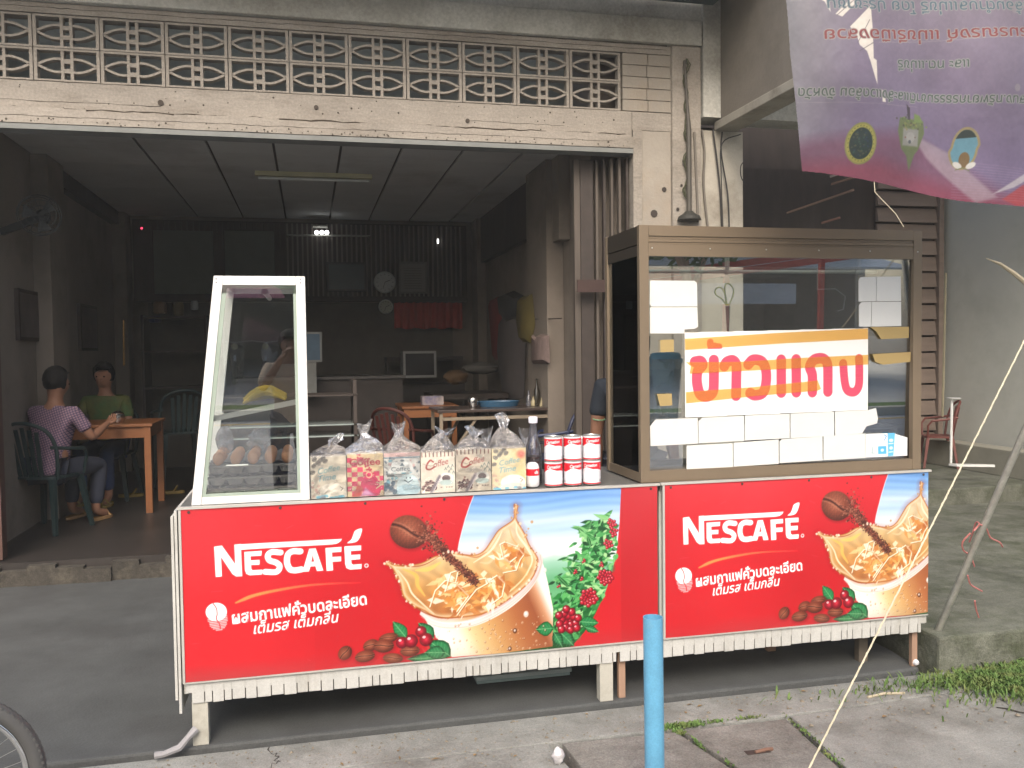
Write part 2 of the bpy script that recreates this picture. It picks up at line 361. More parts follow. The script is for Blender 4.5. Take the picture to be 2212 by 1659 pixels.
    for x0, y0, R0, n, r in ((1850, 335, 34, 9, 14), (1868, 405, 34, 8, 14), (1822, 495, 36, 9, 14), (1635, 630, 14, 3, 10), (1570, 715, 14, 3, 12), (1770, 655, 18, 4, 11), (1440, 822, 12, 2, 10), (1620, 770, 12, 3, 11), (1800, 755, 58, 22, 17), (1675, 915, 66, 24, 20)):
        for i in range(n):
            a = i*2.4; rr = R0*math.sqrt((i+.5)/n); berry(x0+rr*math.cos(a), y0+rr*math.sin(a), r)
    # cup
    def cup(U, V, d):
        u0, u1 = A(420, 1150)[0], A(1392, 1050)[0]; t = (U-u0-(A(0, 1050)[1]-V)*.42)/(u1-u0)
        h = np.clip((A(0, 760)[1]-V)/(A(0, 760)[1]-A(0, 1350)[1]), 0, 1)
        col = ramp(t, [(0, (250, 246, 238)), (.16, (246, 238, 218)), (.28, (228, 200, 146)), (.45, (208, 158, 98)), (.66, (176, 106, 62)), (.82, (154, 84, 50)), (.9, (206, 150, 112)), (.96, (244, 232, 226)), (1.05, (250, 246, 244))])
        return col*(1-.0*h[..., None])
    c.poly([A(*p) for p in ((365, 1010), (440, 1150), (520, 1260), (610, 1375), (1000, 1345), (1392, 1292), (1396, 1000), (1360, 820), (1330, 690), (1290, 560), (900, 900))], cup)
    for i in range(95):
        x, y = rs.uniform(560, 1370), rs.uniform(1000, 1330)
        if y < 1290-.42*(x-600)*.8: continue
        r = rs.choice((3, 4, 5, 6, 9)); c.ell(A(x, y), r*k, r*k*1.15, (250, 232, 206), alpha=.55); c.ell(A(x+r*.3, y+r*.4), r*k*.6, r*k*.6, (140, 72, 28), alpha=.5)
    for x, y, r in ((1185, 1040, 26), (510, 1160, 16), (500, 1210, 24), (530, 1255, 20), (655, 1160, 18), (770, 1120, 16), (1100, 1170, 22), (1060, 1310, 20), (475, 1130, 12), (1330, 700, 22), (1170, 820, 14)):
        c.ell(A(x, y), r*k*.8, r*k, (228, 222, 214) if x != 1100 and x != 1060 else (88, 44, 20), alpha=.85); c.ell(A(x-2, y-3), r*k*.35, r*k*.45, (255, 255, 255), alpha=.8)
    # rim
    rim = cr_line([A(*p) for p in ((372, 1040), (470, 1108), (620, 1128), (800, 1098), (980, 1010), (1130, 900), (1245, 775), (1300, 650), (1300, 560))], 8)
    c.stroke(rim, [max(.012, .036*math.sin(math.pi*min(1, (i+4)/(len(rim)+6)))) for i in range(len(rim))], (240, 226, 220))
    rim2 = [(p[0], p[1]+.008) for p in rim]; c.stroke(rim2, .006, (255, 252, 250)); c.stroke([(p[0], p[1]-.012) for p in rim], .003, (206, 176, 160), alpha=.7)
    # splash
    SP = ((80, 650), (112, 634), (165, 655), (250, 662), (372, 642), (470, 592), (520, 582), (600, 560), (690, 574), (790, 580), (860, 545), (920, 462), (975, 385), (1080, 310), (1092, 255), (1094, 205), (1110, 190), (1126, 206), (1112, 290), (1142, 352), (1182, 422), (1214, 500), (1262, 572), (1282, 640), (1225, 780), (1050, 930), (850, 1040), (600, 1075), (480, 1068), (400, 1022), (300, 972), (230, 902), (205, 800), (170, 730), (140, 682))
    P = AP(*SP, n=4); cu, cv = A(700, 800)
    def liq(U, V, d):
        e = np.clip(-d/.028, 0, 1); t = np.clip((V-A(0, 1070)[1])/(A(0, 300)[1]-A(0, 1070)[1]), 0, 1)
        base = ramp(t, [(0, (176, 108, 56)), (.25, (200, 146, 82)), (.5, (214, 180, 126)), (.75, (220, 198, 160)), (1, (224, 208, 182))])
        wv = .5+.5*np.sin(U*95+V*40+np.sin(V*70)*1.5); base = base*(.93+.1*wv[..., None])
        edge = ramp(e, [(0, (150, 78, 30)), (.18, (206, 146, 82)), (.35, (236, 222, 196)), (.6, (218, 190, 144)), (1, (206, 164, 104))])
        return edge*(1-e[..., None]**1.2)+base*e[..., None]**1.2
    c.poly(P, (120, 10, 14), soft=.02, grow=.006, alpha=.35); c.poly(P, liq)
    # folds of the splash wall
    for pts, w, col in ((((190, 700), (260, 790), (300, 880), (380, 960), (470, 1040)), 11, (252, 240, 214)), (((230, 690), (330, 740), (345, 820), (400, 900)), 26, (236, 184, 92)), (((330, 700), (430, 690), (520, 640)), 30, (240, 196, 104)),
                        (((1000, 400), (960, 480), (900, 560), (780, 640)), 14, (250, 238, 206)), (((1110, 330), (1120, 420), (1190, 520), (1235, 620), (1190, 740)), 13, (252, 240, 210)), (((1060, 380), (1085, 460), (1160, 560), (1200, 660)), 8, (214, 164, 96)),
                        (((700, 580), (800, 600), (880, 560)), 8, (176, 104, 50)), (((170, 655), (300, 672), (400, 655), (500, 600)), 9, (158, 76, 34)), (((220, 900), (300, 970), (420, 1040), (560, 1072), (700, 1062)), 9, (150, 70, 26)), (((830, 640), (900, 640), (960, 560), (980, 500)), 18, (228, 196, 150)), (((1230, 640), (1160, 770), (1010, 900), (860, 990)), 10, (246, 226, 180))):
        L_ = cr_line([A(*p) for p in pts], 6); c.stroke(L_, [w*k*(.3+.9*math.sin(math.pi*(i+.5)/len(L_))) for i in range(len(L_))], col, soft=.0022, alpha=.9)
    # ice cubes
    for (x0, y0, R0, n) in ((600, 890, 165, 46), (880, 850, 150, 40), (1060, 600, 115, 36), (700, 980, 110, 22), (990, 830, 80, 14)):
        for i in range(n):
            a = rs.uniform(0, 6.28); rr = R0*math.sqrt(rs.random()); x, y = x0+rr*math.cos(a), y0+rr*math.sin(a)*.9
            if y > 1055-.0*x or (x > 900 and y > 1000-(x-900)*.8): continue
            b = rs.uniform(0, 3.14); l = rs.uniform(24, 84); w = rs.uniform(10, 34)
            q = [(x+math.cos(b)*l, y+math.sin(b)*l), (x+math.cos(b+1.4)*w, y+math.sin(b+1.4)*w), (x-math.cos(b)*l*.8, y-math.sin(b)*l*.8), (x-math.cos(b+1.2)*w, y-math.sin(b+1.2)*w)]
            c.poly([A(*p) for p in q], rs.choice([(252, 240, 210), (214, 140, 62), (240, 206, 146), (176, 96, 40), (228, 178, 102), (255, 250, 236), (196, 118, 52)]), alpha=.75)
    for q in (((440, 985), (480, 860), (560, 780), (640, 800), (740, 900), (650, 1020)), ((560, 860), (600, 720), (660, 700), (640, 790)), ((780, 780), (870, 762), (890, 800), (800, 850), (720, 950), (650, 1050)), ((985, 500), (1020, 482), (1120, 520), (1170, 580), (1140, 620), (1110, 700), (1010, 720)), ((985, 500), (1010, 600), (1060, 640), (1110, 600)), ((900, 780), (960, 740), (1020, 800), (1000, 900), (920, 960))):
        L_ = [A(*p) for p in q]; c.stroke(L_, 9*k, (255, 248, 226), alpha=.95); c.stroke([(p[0]+.003, p[1]-.003) for p in L_], 4*k, (150, 84, 36), alpha=.8)
    # ground coffee stream and the big bean
    for i in range(1500):
        t = rs.random()**.9; w = 70*(1-t)+22*t+14*math.sin(t*9); x = 400+t*385+rs.gauss(0, .5)*w*.8; y = 400+t*395-rs.gauss(0, .5)*w*.9
        if t > .75: x += (t-.75)*60
        c.ell(A(x, y), rs.uniform(3, 8)*k, rs.uniform(3, 7)*k, rs.choice([(92, 40, 26), (66, 24, 16), (128, 64, 44), (50, 18, 12), (156, 92, 68)]))
    def bean(x, y, rx, ry, ang, big=False):
        def f(a, b, q):
            col = ramp(np.clip(q*.8+.28*(b*-.7+a*.5), 0, 1.2), [(0, (168, 98, 72)), (.5, (120, 54, 34)), (1.1, (58, 20, 12))])
            n = np.sin(a*31+np.sin(b*17)*2)*np.sin(b*27+a*6); col = col*(1+.13*n[..., None]*(1 if big else .4))
            cr = np.abs(b+.10*np.sin(a*3)-.05); g = np.clip(1-cr/.10, 0, 1)[..., None]; col = col*(1-g)+np.array((38, 12, 8.))*g
            g2 = np.clip(1-np.abs(cr-.15)/.06, 0, 1)[..., None]*.5; return col*(1-g2)+np.array((190, 128, 100.))*g2
        c.ell((A(x, y)[0]+.004, A(x, y)[1]-.006), rx*k*1.05, ry*k*1.05, (90, 4, 10), ang, soft=.008, alpha=.45)
        c.ell(A(x, y), rx*k, ry*k, f, ang)
    bean(275, 402, 150, 128, -.42, True)
    for i in range(140):
        x, y = rs.gauss(430, 45), rs.gauss(420, 60); c.ell(A(x, y), rs.uniform(4, 9)*k, rs.uniform(4, 8)*k, rs.choice([(110, 50, 34), (74, 28, 18), (160, 100, 76)]))
    # leaves, beans and cherries at the foot
    def lf(p, q, w, cc=(22, 120, 60)):
        c.leaf(A(*p), A(*q), w*k, lambda U, V, d: ramp(np.clip(-d/.012, 0, 1), [(0, (10, 60, 30)), (.5, cc), (1, (36, 128, 72))]), (150, 214, 150))
        for i in range(1, 6):
            t = i/6.5; m = (p[0]+(q[0]-p[0])*t, p[1]+(q[1]-p[1])*t); dxy = (q[0]-p[0], q[1]-p[1]); n_ = (-dxy[1]*.25, dxy[0]*.25)
            for s_ in (-1, 1): c.stroke([A(*m), A(m[0]+dxy[0]*.12+n_[0]*s_, m[1]+dxy[1]*.12+n_[1]*s_)], .0012, (130, 200, 140), alpha=.5)
    lf((470, 1230), (350, 1110), 110, (16, 90, 44)); lf((260, 1230), (152, 1100), 100); lf((600, 1370), (430, 1250), 150, (14, 84, 44)); lf((560, 1375), (260, 1390), 90, (12, 74, 40)); lf((560, 1340), (400, 1340), 110, (18, 96, 52))
    D3 = lambda x, y: ((384+x*.3183-806.4)/.27776, (1008+y*.3183-1036.8)/.27776)
    for x, y, rx, ry, a in ((1135, 1262, 58, 50, .9), (1310, 1210, 60, 46, .3), (1430, 1160, 74, 38, .1), (1270, 1285, 76, 46, .1), (1398, 1215, 78, 52, -.05), (1460, 1298, 78, 40, -.15), (1575, 1248, 76, 44, .0)):
        q = D3(x, y); bean(q[0], q[1], rx, ry, a)
    for x, y, r in ((1650, 1118, 40), (1520, 1192, 42), (1583, 1182, 48), (1685, 1172, 48)):
        q = D3(x, y); berry(q[0], q[1], r*1.12, (150, 10, 34))
    lf((1400, 1150), (1262, 1160), 120); lf((1600, 1100), (1750, 1110), 100, (30, 130, 60)); lf((1640, 1140), (1752, 1180), 60); lf((1440, 1170), (1560, 1290), 120, (14, 88, 44)); lf((1400, 1180), (1470, 1300), 90, (14, 80, 40))
    for i in range(17):
        a = i*2.4; rr = 92*math.sqrt((i+.5)/17); berry(1510+rr*math.cos(a), 1090+rr*math.sin(a), 34, (164, 10, 36))
    for i in range(130):
        j = rs.randrange(len(SP)); a, b = SP[j], SP[(j+1) % len(SP)]; t = rs.random(); x, y = a[0]+(b[0]-a[0])*t, a[1]+(b[1]-a[1])*t
        if 8 < j < 13 or y > 1000: continue
        r = rs.uniform(3, 11); c.ell(A(x+rs.gauss(0, 5), y+rs.gauss(0, 5)), r*k, r*k*rs.uniform(.8, 1.6), rs.choice([(150, 84, 40), (232, 214, 180), (196, 146, 86), (246, 236, 214)]), alpha=.85); c.ell(A(x-r*.3, y-r*.4), r*k*.35, r*k*.35, (255, 250, 240), alpha=.8)
    for x, y, r in ((1232, 325, 13), (1205, 378, 9), (1190, 400, 6), (810, 527, 11)): c.ell(A(x, y), r*k, r*k, (196, 164, 122))
    for i in range(60):
        x, y = rs.uniform(480, 1380), rs.uniform(960, 1340)
        if y > 1060+max(0, (900-x))*.16 and x > 440+(y-1100)*.9: r = rs.uniform(5, 12); c.ell(A(x, y), r*k*.8, r*k, (120, 60, 26), alpha=.45); c.ell(A(x-2, y-r*.3), r*k*.5, r*k*.55, (248, 232, 208), alpha=.7)
    c.C = c.C*.93
    # ---- lettering
    WH = (252, 250, 250)
    def W(*pts): c.poly([B(*p) for p in pts], WH)
    def WS(pts, w, n=6): c.stroke(cr_line([B(*p) for p in pts], n) if n > 1 else [B(*p) for p in pts], w*.3183/518, WH)
    W((247, 541), (300, 534), (390, 660), (384, 528), (428, 524), (438, 742), (396, 744), (372, 728), (294, 612), (300, 744), (258, 748))
    W((384, 528), (1114, 489), (1106, 504), (1082, 521), (1050, 527), (428, 563))
    W((452, 578), (570, 570), (568, 603), (494, 608), (496, 634), (556, 631), (556, 664), (498, 667), (500, 692), (508, 701), (575, 697), (572, 731), (490, 736), (466, 726), (456, 700))
    WS(((698, 582), (640, 578), (612, 600), (622, 634), (668, 650), (692, 676), (670, 712), (594, 712)), 38)
    WS(((832, 574), (780, 574), (748, 596), (742, 650), (760, 692), (792, 702), (838, 696)), 40)
    W((846, 712), (892, 556), (936, 553), (988, 704), (944, 707), (934, 674), (900, 677), (890, 710)); c.poly([B(*p) for p in ((907, 645), (926, 643), (915, 598))], RED)
    W((1002, 551), (1110, 543), (1110, 577), (1046, 582), (1048, 612), (1108, 608), (1108, 641), (1050, 645), (1054, 703), (1010, 706))
    W((1130, 540), (1244, 533), (1244, 567), (1174, 571), (1175, 598), (1238, 594), (1238, 627), (1177, 631), (1179, 656), (1190, 663), (1248, 659), (1246, 692), (1168, 697), (1144, 686), (1136, 660))
    c.poly(cr_poly([B(*p) for p in ((1150, 517), (1176, 494), (1190, 462), (1204, 432), (1248, 418), (1244, 454), (1228, 492), (1202, 512))], 4), WH)
    c.ell(B(1280, 670), 14*.3183/518, 14*.3183/518, WH); c.ell(B(1280, 670), 9*.3183/518, 9*.3183/518, (220, 60, 70))
    sw = cr_line([B(*p) for p in ((395, 922), (520, 872), (700, 832), (900, 802), (1100, 790), (1240, 787))], 8)
    for i, (p, q) in enumerate(zip(sw[:-1], sw[1:])):
        t = i/len(sw); c.stroke([p, q], (.013*(1-t)**.7+.0012)*(.5+min(.5, i*.12)), mixc((250, 130, 70), (206, 28, 38), np.array(max(0, (t-.25)/.75)))[:3], soft=.0018)
    c.ell(B(262, 985), 66*.3183/518, 60*.3183/518, WH, -.25)
    low = [B(*p) for p in ((192, 1050), (345, 975), (370, 1130), (200, 1130))]
    for yy in range(0, 96, 11):
        for xx in range(-70, 76, 9):
            x, y = 275+xx+yy*.15, 1018+yy-xx*.12
            if ((x-272)/66)**2+((y-1030)/82)**2 < 1: c.ell(B(x, y), .0022, .0017, WH)
    c.stroke(cr_line([B(*p) for p in ((242, 930), (262, 960), (268, 1000), (262, 1030), (285, 1070), (290, 1100))], 5), .004, RED)
    def th(s, p, q, h, bold, shear=0.):
        a, b = np.array(B(*p)), np.array(B(*q)); v = b-a; c.text(s, a, h, WH, ang=math.atan2(v[1], v[0]), bold=bold, width=float(np.hypot(*v)), shear=shear)
    th('ผสมกาแฟคั่วบดละเอียด', (372, 1066), (1284, 932), .066, .022)
    th('เต็มรส เต็มกลิ่น', (516, 1134), (1096, 1050), .060, .012, .25)
def poster_mesh(name, x0, x1, z0, z1, dx, dz, parent, res=.0024):
    c = Canvas(x0, x1, z0, z1, res, (206, 28, 38))
    t = (c.V-z0)/(z1-z0); c.C *= (1+.05*np.sin(c.U*3+1)*t)[..., None]
    if dx == 0:    # plain strip right of the round window is a slightly duller red
        c.C[c.U > 1.33] *= .93
    poster(c, dx, dz)
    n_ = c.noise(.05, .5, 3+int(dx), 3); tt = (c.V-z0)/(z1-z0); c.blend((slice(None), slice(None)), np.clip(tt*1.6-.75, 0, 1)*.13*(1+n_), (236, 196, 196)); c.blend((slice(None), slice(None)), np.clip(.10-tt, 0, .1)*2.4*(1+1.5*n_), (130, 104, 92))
    rr_ = random.Random(40)
    for i in range(70): c.ell((rr_.uniform(x0, x1), z0+abs(rr_.gauss(0, .12))), rr_.uniform(.001, .004), rr_.uniform(.001, .003), (150, 100, 90), alpha=.35)
    for i in range(12): a_ = (rr_.uniform(x0, x1), rr_.uniform(z0, z1)); c.stroke([a_, (a_[0]+rr_.uniform(-.06, .06), a_[1]+rr_.uniform(-.02, .02))], .0015, (226, 170, 170), alpha=.3)
    o = c.mesh(name, lambda U, V: (U, PY-.004+.0022*np.sin(U*7.3+V*3)*np.sin(V*9+U), V), vmat('printed_vinyl', .32, .35, .16, 2.2), parent)
    for p in (): pass
    return o
# ------------------------------------------------------------------ ground, apron, platform
FY = 6.6          # plane of the shop front
def struct(mb, name, m, **k): return tag(mb.build(name, m, **k), kind='structure')
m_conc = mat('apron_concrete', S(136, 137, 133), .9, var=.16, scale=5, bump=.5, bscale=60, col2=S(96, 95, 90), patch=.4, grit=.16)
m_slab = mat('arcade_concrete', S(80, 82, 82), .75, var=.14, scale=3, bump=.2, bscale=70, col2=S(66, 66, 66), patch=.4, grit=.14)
m_moss = mat('mossy_concrete', S(104, 106, 96), .95, var=.25, scale=9, bump=.7, bscale=50, col2=S(62, 68, 48), patch=.5, grit=.2)
m_asph = mat('asphalt', S(158, 158, 158), .9, var=.14, scale=14, bump=.4, bscale=120)
g = MB().add([(-70, -70, -.16), (70, -70, -.16), (70, 70, -.16), (-70, 70, -.16)], [(0, 1, 2, 3)]); struct(g, 'ground', mat('earth', S(92, 84, 72), .95, var=.2, scale=3, bump=.5))
def slab(name, poly, z0, z1, m, bev=.006, kind='structure'):
    return tag(MB().prism(poly, z0, z1, 'z').build(name, m, bevel=bev), kind=kind)
AZ = -.02
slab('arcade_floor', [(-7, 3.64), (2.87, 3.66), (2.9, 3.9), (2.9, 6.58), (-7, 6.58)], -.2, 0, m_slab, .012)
slab('kerb_strip', [(-7, 3.40), (1.98, 3.37), (3.05, 3.42), (3.05, 3.63), (-7, 3.63)], -.2, AZ, m_conc, .008)
slab('pavement', [(-7, 1.6), (.93, 1.6), (.955, 2.4), (.95, 3.05), (.915, 3.375), (-7, 3.395)], -.2, AZ-.002, m_conc, .01)
slab('pavement', [(1.93, 1.6), (7, 1.6), (9, 3.55), (3.06, 3.5), (3.06, 3.42), (2.0, 3.365), (1.945, 2.8)], -.2, AZ-.004, m_conc, .01)
slab('road', [(-60, -7.2), (60, -7.2), (60, 1.58), (-60, 1.58)], -.2, -.13, m_asph, 0)
slab('platform', [(2.95, 3.62), (9, 3.64), (9, 6.62), (2.95, 6.62)], -.2, .155, m_moss, .015)
slab('platform', [(3.8, 6.63), (9.5, 6.63), (9.5, 12), (3.8, 12)], -.1, .30, m_moss, .015)
# drain covers
mat('slot_shadow', S(58, 46, 42), .9)
m_cov = mat('drain_cover_concrete', S(122, 120, 115), .92, var=.18, scale=7, bump=.6, bscale=50, col2=S(88, 84, 78), patch=.45, grit=.24)
for poly, lab, hx in (([(.97, 2.3), (1.50, 2.3), (1.53, 2.95), (1.452, 3.33), (.965, 3.35), (.985, 3.05)], 'grey concrete drain cover behind the blue pipe, a dark crack along its left edge', None),
                      ([(1.53, 2.3), (1.90, 2.3), (1.915, 2.85), (1.955, 3.33), (1.475, 3.335), (1.56, 2.95)], 'grey concrete drain cover with a rusty lifting slot, between blue pipe and rope', 1.69)):
    t = thing('drain_cover', lab, 'drain cover', (poly[0][0], 2.8, -.1), 'concrete covers over the drain')
    MB().prism(poly, -.13, AZ+.004, 'z').build('cover_slab', m_cov, t, bevel=.008)
    if hx:
        MB().box(hx-.055, hx+.045, 3.062, 3.095, AZ-.0, AZ+.006).build('lifting_slot', mat('slot_shadow', S(58, 46, 42), .9), t)
        MB().tube([(hx-.02, 3.07, AZ+.008), (hx+.03, 3.075, AZ+.012), (hx+.06, 3.08, AZ+.008)], .007).build('handle', mat('rust', S(118, 88, 74), .9, var=.3), t)
    else:
        MB().box(1.24, 1.34, 2.9, 2.93, AZ, AZ+.006).build('lifting_slot', mat('slot_shadow'), t)
# weeds and grass
m_grass = mat('weeds', S(84, 112, 54), .8, var=.4, scale=26, col2=S(112, 112, 66), patch=.45)
def tuft(name, spots, n, h, spread):
    mb = MB(); r = random.Random(3)
    for cx_, cy_, rx, ry, k_ in spots:
        for i in range(int(n*k_)):
            x = r.gauss(cx_, rx/2); y = r.gauss(cy_, ry/2); z0 = AZ+r.random()*.006; a = r.uniform(0, 6.28); l = h*r.uniform(.35, 1.1); w = r.uniform(.0015, .004)
            dx, dy = math.cos(a), math.sin(a); b = r.uniform(.2, 1.1)*l
            mb.add([(x-dy*w, y+dx*w, z0), (x+dy*w, y-dx*w, z0), (x+dx*b*.5+dy*w*1.3, y+dy*b*.5-dx*w*1.3, z0+l*.6), (x+dx*b, y+dy*b, z0+l*.85), (x+dx*b*.5-dy*w*1.3, y+dy*b*.5+dx*w*1.3, z0+l*.62)], [(0, 1, 2, 4), (4, 2, 3)])
    return tag(mb.build(name, m_grass, recalc=False), 'low green weeds growing in the gaps of the paving', 'weeds', kind='stuff')
tuft('grass', [(3.35, 3.40, .42, .2, 3), (3.75, 3.38, .6, .22, 4), (4.3, 3.35, .8, .22, 3), (3.15, 3.48, .3, .1, 1), (3.6, 3.5, 1.0, .1, 2)], 1500, .042, 0)
tuft('weeds', [(1.50, 3.375, .09, .022, .38), (1.462, 3.32, .02, .03, .08), (1.49, 3.2, .012, .06, .05), (1.962, 3.2, .012, .2, .06), (1.93, 2.95, .012, .15, .06), (1.66, 3.375, .03, .01, .03), (1.8, 3.375, .08, .008, .04), (1.53, 3.0, .01, .1, .03)], 1500, .013, 0)
gr = MB(); r = random.Random(12)
for i in range(1500):
    x, y = r.uniform(-1.6, 4.2), 3.62-abs(r.gauss(0, .35)); s_ = r.uniform(.0015, .0055)*(1 if r.random() < .93 else 2)
    if y > 3.38 or y < 2.6 or True:
        z = AZ+.001
        gr.add([(x-s_, y-s_*.7, z), (x+s_, y-s_, z), (x+s_*.8, y+s_, z), (x-s_*.6, y+s_*.8, z), (x, y, z+s_*.9)], [(0, 1, 4), (1, 2, 4), (2, 3, 4), (3, 0, 4)])
tag(gr.build('grit', mat('grit_stone', S(120, 112, 98), .9, var=.5, scale=40), recalc=False), 'loose grit and crumbs scattered over the pavement', 'grit', kind='stuff')
lv = MB()
for i in range(42):
    x, y = r.uniform(-1.2, 4.0), r.uniform(2.7, 3.6); a = r.uniform(0, 6.28); l, w = r.uniform(.008, .022), r.uniform(.004, .009); dx, dy = math.cos(a), math.sin(a); z = (AZ if y < 3.63 else 0)+.003
    lv.add([(x-dx*l, y-dy*l, z), (x-dy*w, y+dx*w, z+.004), (x+dx*l, y+dy*l, z+.001), (x+dy*w, y-dx*w, z+.003)], [(0, 1, 2, 3)])
tag(lv.build('fallen_leaves', mat('dead_leaf', S(122, 100, 66), .9, var=.4, scale=30), recalc=False), 'small dead leaves and scraps blown over the pavement', 'leaves', kind='stuff')
for k_, P in enumerate((((-.9, 3.2), (-.55, 3.05), (-.3, 3.1), (.05, 2.9), (.3, 2.88), (.6, 2.7)), ((2.9, 3.2), (3.2, 3.0), (3.6, 3.02)), ((-.2, 3.6), (-.15, 3.5), (-.22, 3.4)))):
    Q = [(x+r.gauss(0, .008), y+r.gauss(0, .008), AZ-.0005) for x, y in cr_line(P, 9)]
    tag(MB().tube(Q, [.003*r.uniform(.4, 1.3) for _ in Q], 5).build('pavement_crack', mat('crack_dark', S(52, 50, 46), .95)), kind='structure')
# small litter on the pavement
tag(MB().tube([(2.43, 3.44, AZ+.004), (2.52, 3.45, AZ+.008), (2.62, 3.44, AZ+.004)], .006).build('twig', mat('dry_wood', S(170, 160, 138), .8)), 'short pale stick lying in front of the right stall legs', 'stick')
pb = at(1206, 1648, Z=AZ); bm_ = MB().ball((pb.x, pb.y, AZ+.03), .035, 12, 8, (.7, .6, .9)); bm_.v = [(x+random.uniform(-.004, .004), y+random.uniform(-.004, .004), z+random.uniform(-.006, .006)) for x, y, z in bm_.v]
tag(bm_.build('crumpled_paper', mat('litter_paper', S(190, 188, 190), .6, var=.3, scale=60), smooth=True), 'crumpled grey white wrapper stuck in the drain gap at the picture bottom', 'litter')
# ------------------------------------------------------------------ the shophouse
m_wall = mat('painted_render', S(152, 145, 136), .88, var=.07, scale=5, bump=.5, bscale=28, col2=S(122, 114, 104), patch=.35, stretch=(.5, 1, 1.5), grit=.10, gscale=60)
m_beam = mat('bare_beam', S(186, 185, 178), .85, var=.08, scale=2, bump=.2, bscale=30, col2=S(140, 136, 126), patch=.4, grit=.12, gscale=50)
m_wall2 = mat('painted_blocks', S(152, 145, 135), .85, var=.1, scale=4, bump=.3, bscale=40, col2=S(150, 136, 120), patch=.3)
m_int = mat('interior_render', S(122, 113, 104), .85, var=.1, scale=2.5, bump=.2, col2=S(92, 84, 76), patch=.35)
m_dark = mat('dark_wood', S(62, 54, 50), .7, var=.25, scale=8, stretch=(1, 1, .2))
sh = thing('shophouse', 'beige shophouse with patterned vent blocks over a wide open dark front', 'shop building', (0, FY, 0))
XL, XR, CZ, BY = -2.28, 2.29, 3.30, 11.7
mb = MB(); mb.box(-6, 2.53, FY, FY+.14, 3.15, 3.446).box(2.532, 2.878, FY+.002, FY+.16, 3.30, 3.446); mb.build('lintel', m_wall, sh, bevel=.006)
# uneven plaster ledge under the lintel
led = MB(); prev = None
for i in range(60):
    x0, x1 = -6+i*8.53/60, -6+(i+1)*8.53/60; led.box(x0, x1, FY-.035, FY-.002, 3.150+.003*random.random(), 3.245+.012*math.sin(i*.7)+.008*random.random())
led.build('lintel_ledge', m_wall, sh)
MB().box(-6, 2.53, FY-.03, FY+.12, 3.112, 3.147).build('lintel_underside', mat('grey_edge', S(122, 124, 122), .8), sh)
MB().box(-6, 2.88, FY+.001, FY+.16, 3.905, 3.975).build('upper_course', m_wall, sh, bevel=.004)
mb = MB().box(-6, 3.11, FY-.05, FY+.2, 3.978, 4.175); mb.build('front_beam', m_beam, sh, bevel=.01)
MB().box(-6, 3.5, FY-.02, FY+.2, 4.178, 5.6).build('upper_wall', m_beam, sh)
# block infill between vents and pillar
mb = MB()
for r in range(5):
    z0 = 3.45+r*.0905
    xs = (2.455, 2.66, 2.872) if r % 2 else (2.455, 2.67, 2.872)
    for a, b in zip(xs[:-1], xs[1:]): mb.box(a+.002, b-.002, FY+.004, FY+.14, z0+.002, z0+.0885)
mb.build('block_infill', m_wall2, sh, bevel=.004)
rk = random.Random(8)
def crack(x0, x1, z, amp, r, nm='crack', y=None):
    P = []; x = x0; zz_ = z
    while x < x1: P.append((x, (y or FY-.001), zz_)); x += rk.uniform(.03, .09); zz_ = z+rk.uniform(-amp, amp)
    MB().tube(P, [r*rk.uniform(.4, 1.3) for _ in P], 5).build(nm, mat('crack_shadow', S(74, 66, 58), .95), sh)
crack(-2.4, 2.5, 3.262, .006, .0045); crack(-2.4, -.9, 3.31, .004, .002); crack(1.2, 2.0, 3.31, .006, .0014); crack(-2.4, 2.4, 3.447, .002, .0025); crack(-2.3, 2.86, 3.9405, .004, .002); crack(1.6, 2.86, 3.977, .003, .0035)
crack(-2.3, 2.4, 3.20, .004, .0016, y=FY-.036)
sp_ = MB()
for i in range(170):
    x = rk.uniform(-2.4, 2.5); z = rk.choice((rk.uniform(3.155, 3.20), rk.uniform(3.155, 3.175), rk.uniform(3.27, 3.43))); rr_ = rk.uniform(.002, .008); yy_ = FY-.0365 if z < 3.24 else FY-.001
    sp_.lathe([(rr_, 0), (rr_*.7, -.002)], (x, yy_, z), 6, 'y')
sp_.build('spalls', mat('crack_shadow'), sh)
# vent blocks : one mesh, two rows
BW = (at(1340, 113, Y=FY).x-at(71, 30, Y=FY).x)/9.0
xsR = 2.445; n_b = 11; BW = (2.445-at(71, 30, Y=FY).x)/9
BW = .4228
def vent():
    w, h, d = BW-.006, .2225, .07; mb = MB(); e = .021
    mb.box(0, e, 0, d, 0, h).box(w-e, w, 0, d, 0, h).box(e, w-e, 0, d, 0, .014).box(e, w-e, 0, d, h-.014, h)
    cx_ = w/2; g_ = .030
    for s_ in (-1, 1): mb.box(cx_+s_*g_-.010, cx_+s_*g_+.010, .004, d-.004, .014, h-.014)
    for zz in (.335, .63): mb.box(cx_-g_+.007, cx_+g_-.007, .006, d-.006, h*zz-.015, h*zz+.015)
    for s_ in (-1, 1):
        for t_ in (-1, 1):
            P = []
            for i in range(11):
                u = i/10; x = cx_+s_*(w/2-e-u*(w/2-e-g_)); z = h/2+t_*(.042*math.sin(u*math.pi*.62)**1.1+.003); P.append((x, z))
            for p, q in zip(P[:-1], P[1:]): mb.bar((p[0], d/2, p[1]), (q[0], d/2, q[1]), d-.012, .016, up=(0, 0, 1))
    return mb.build('vent_block', m_wall, None, recalc=True)
vb = vent(); vme = vb.data; bpy.data.objects.remove(vb)
for r in range(2):
    for i in range(11):
        o = bpy.data.objects.new('vent_block', vme); COL.objects.link(o); o.parent = sh; o.matrix_parent_inverse = Matrix.Translation(-Vector(sh.location)); o.location = (2.448-(i+1)*BW, FY+.012, 3.451+r*.2265)
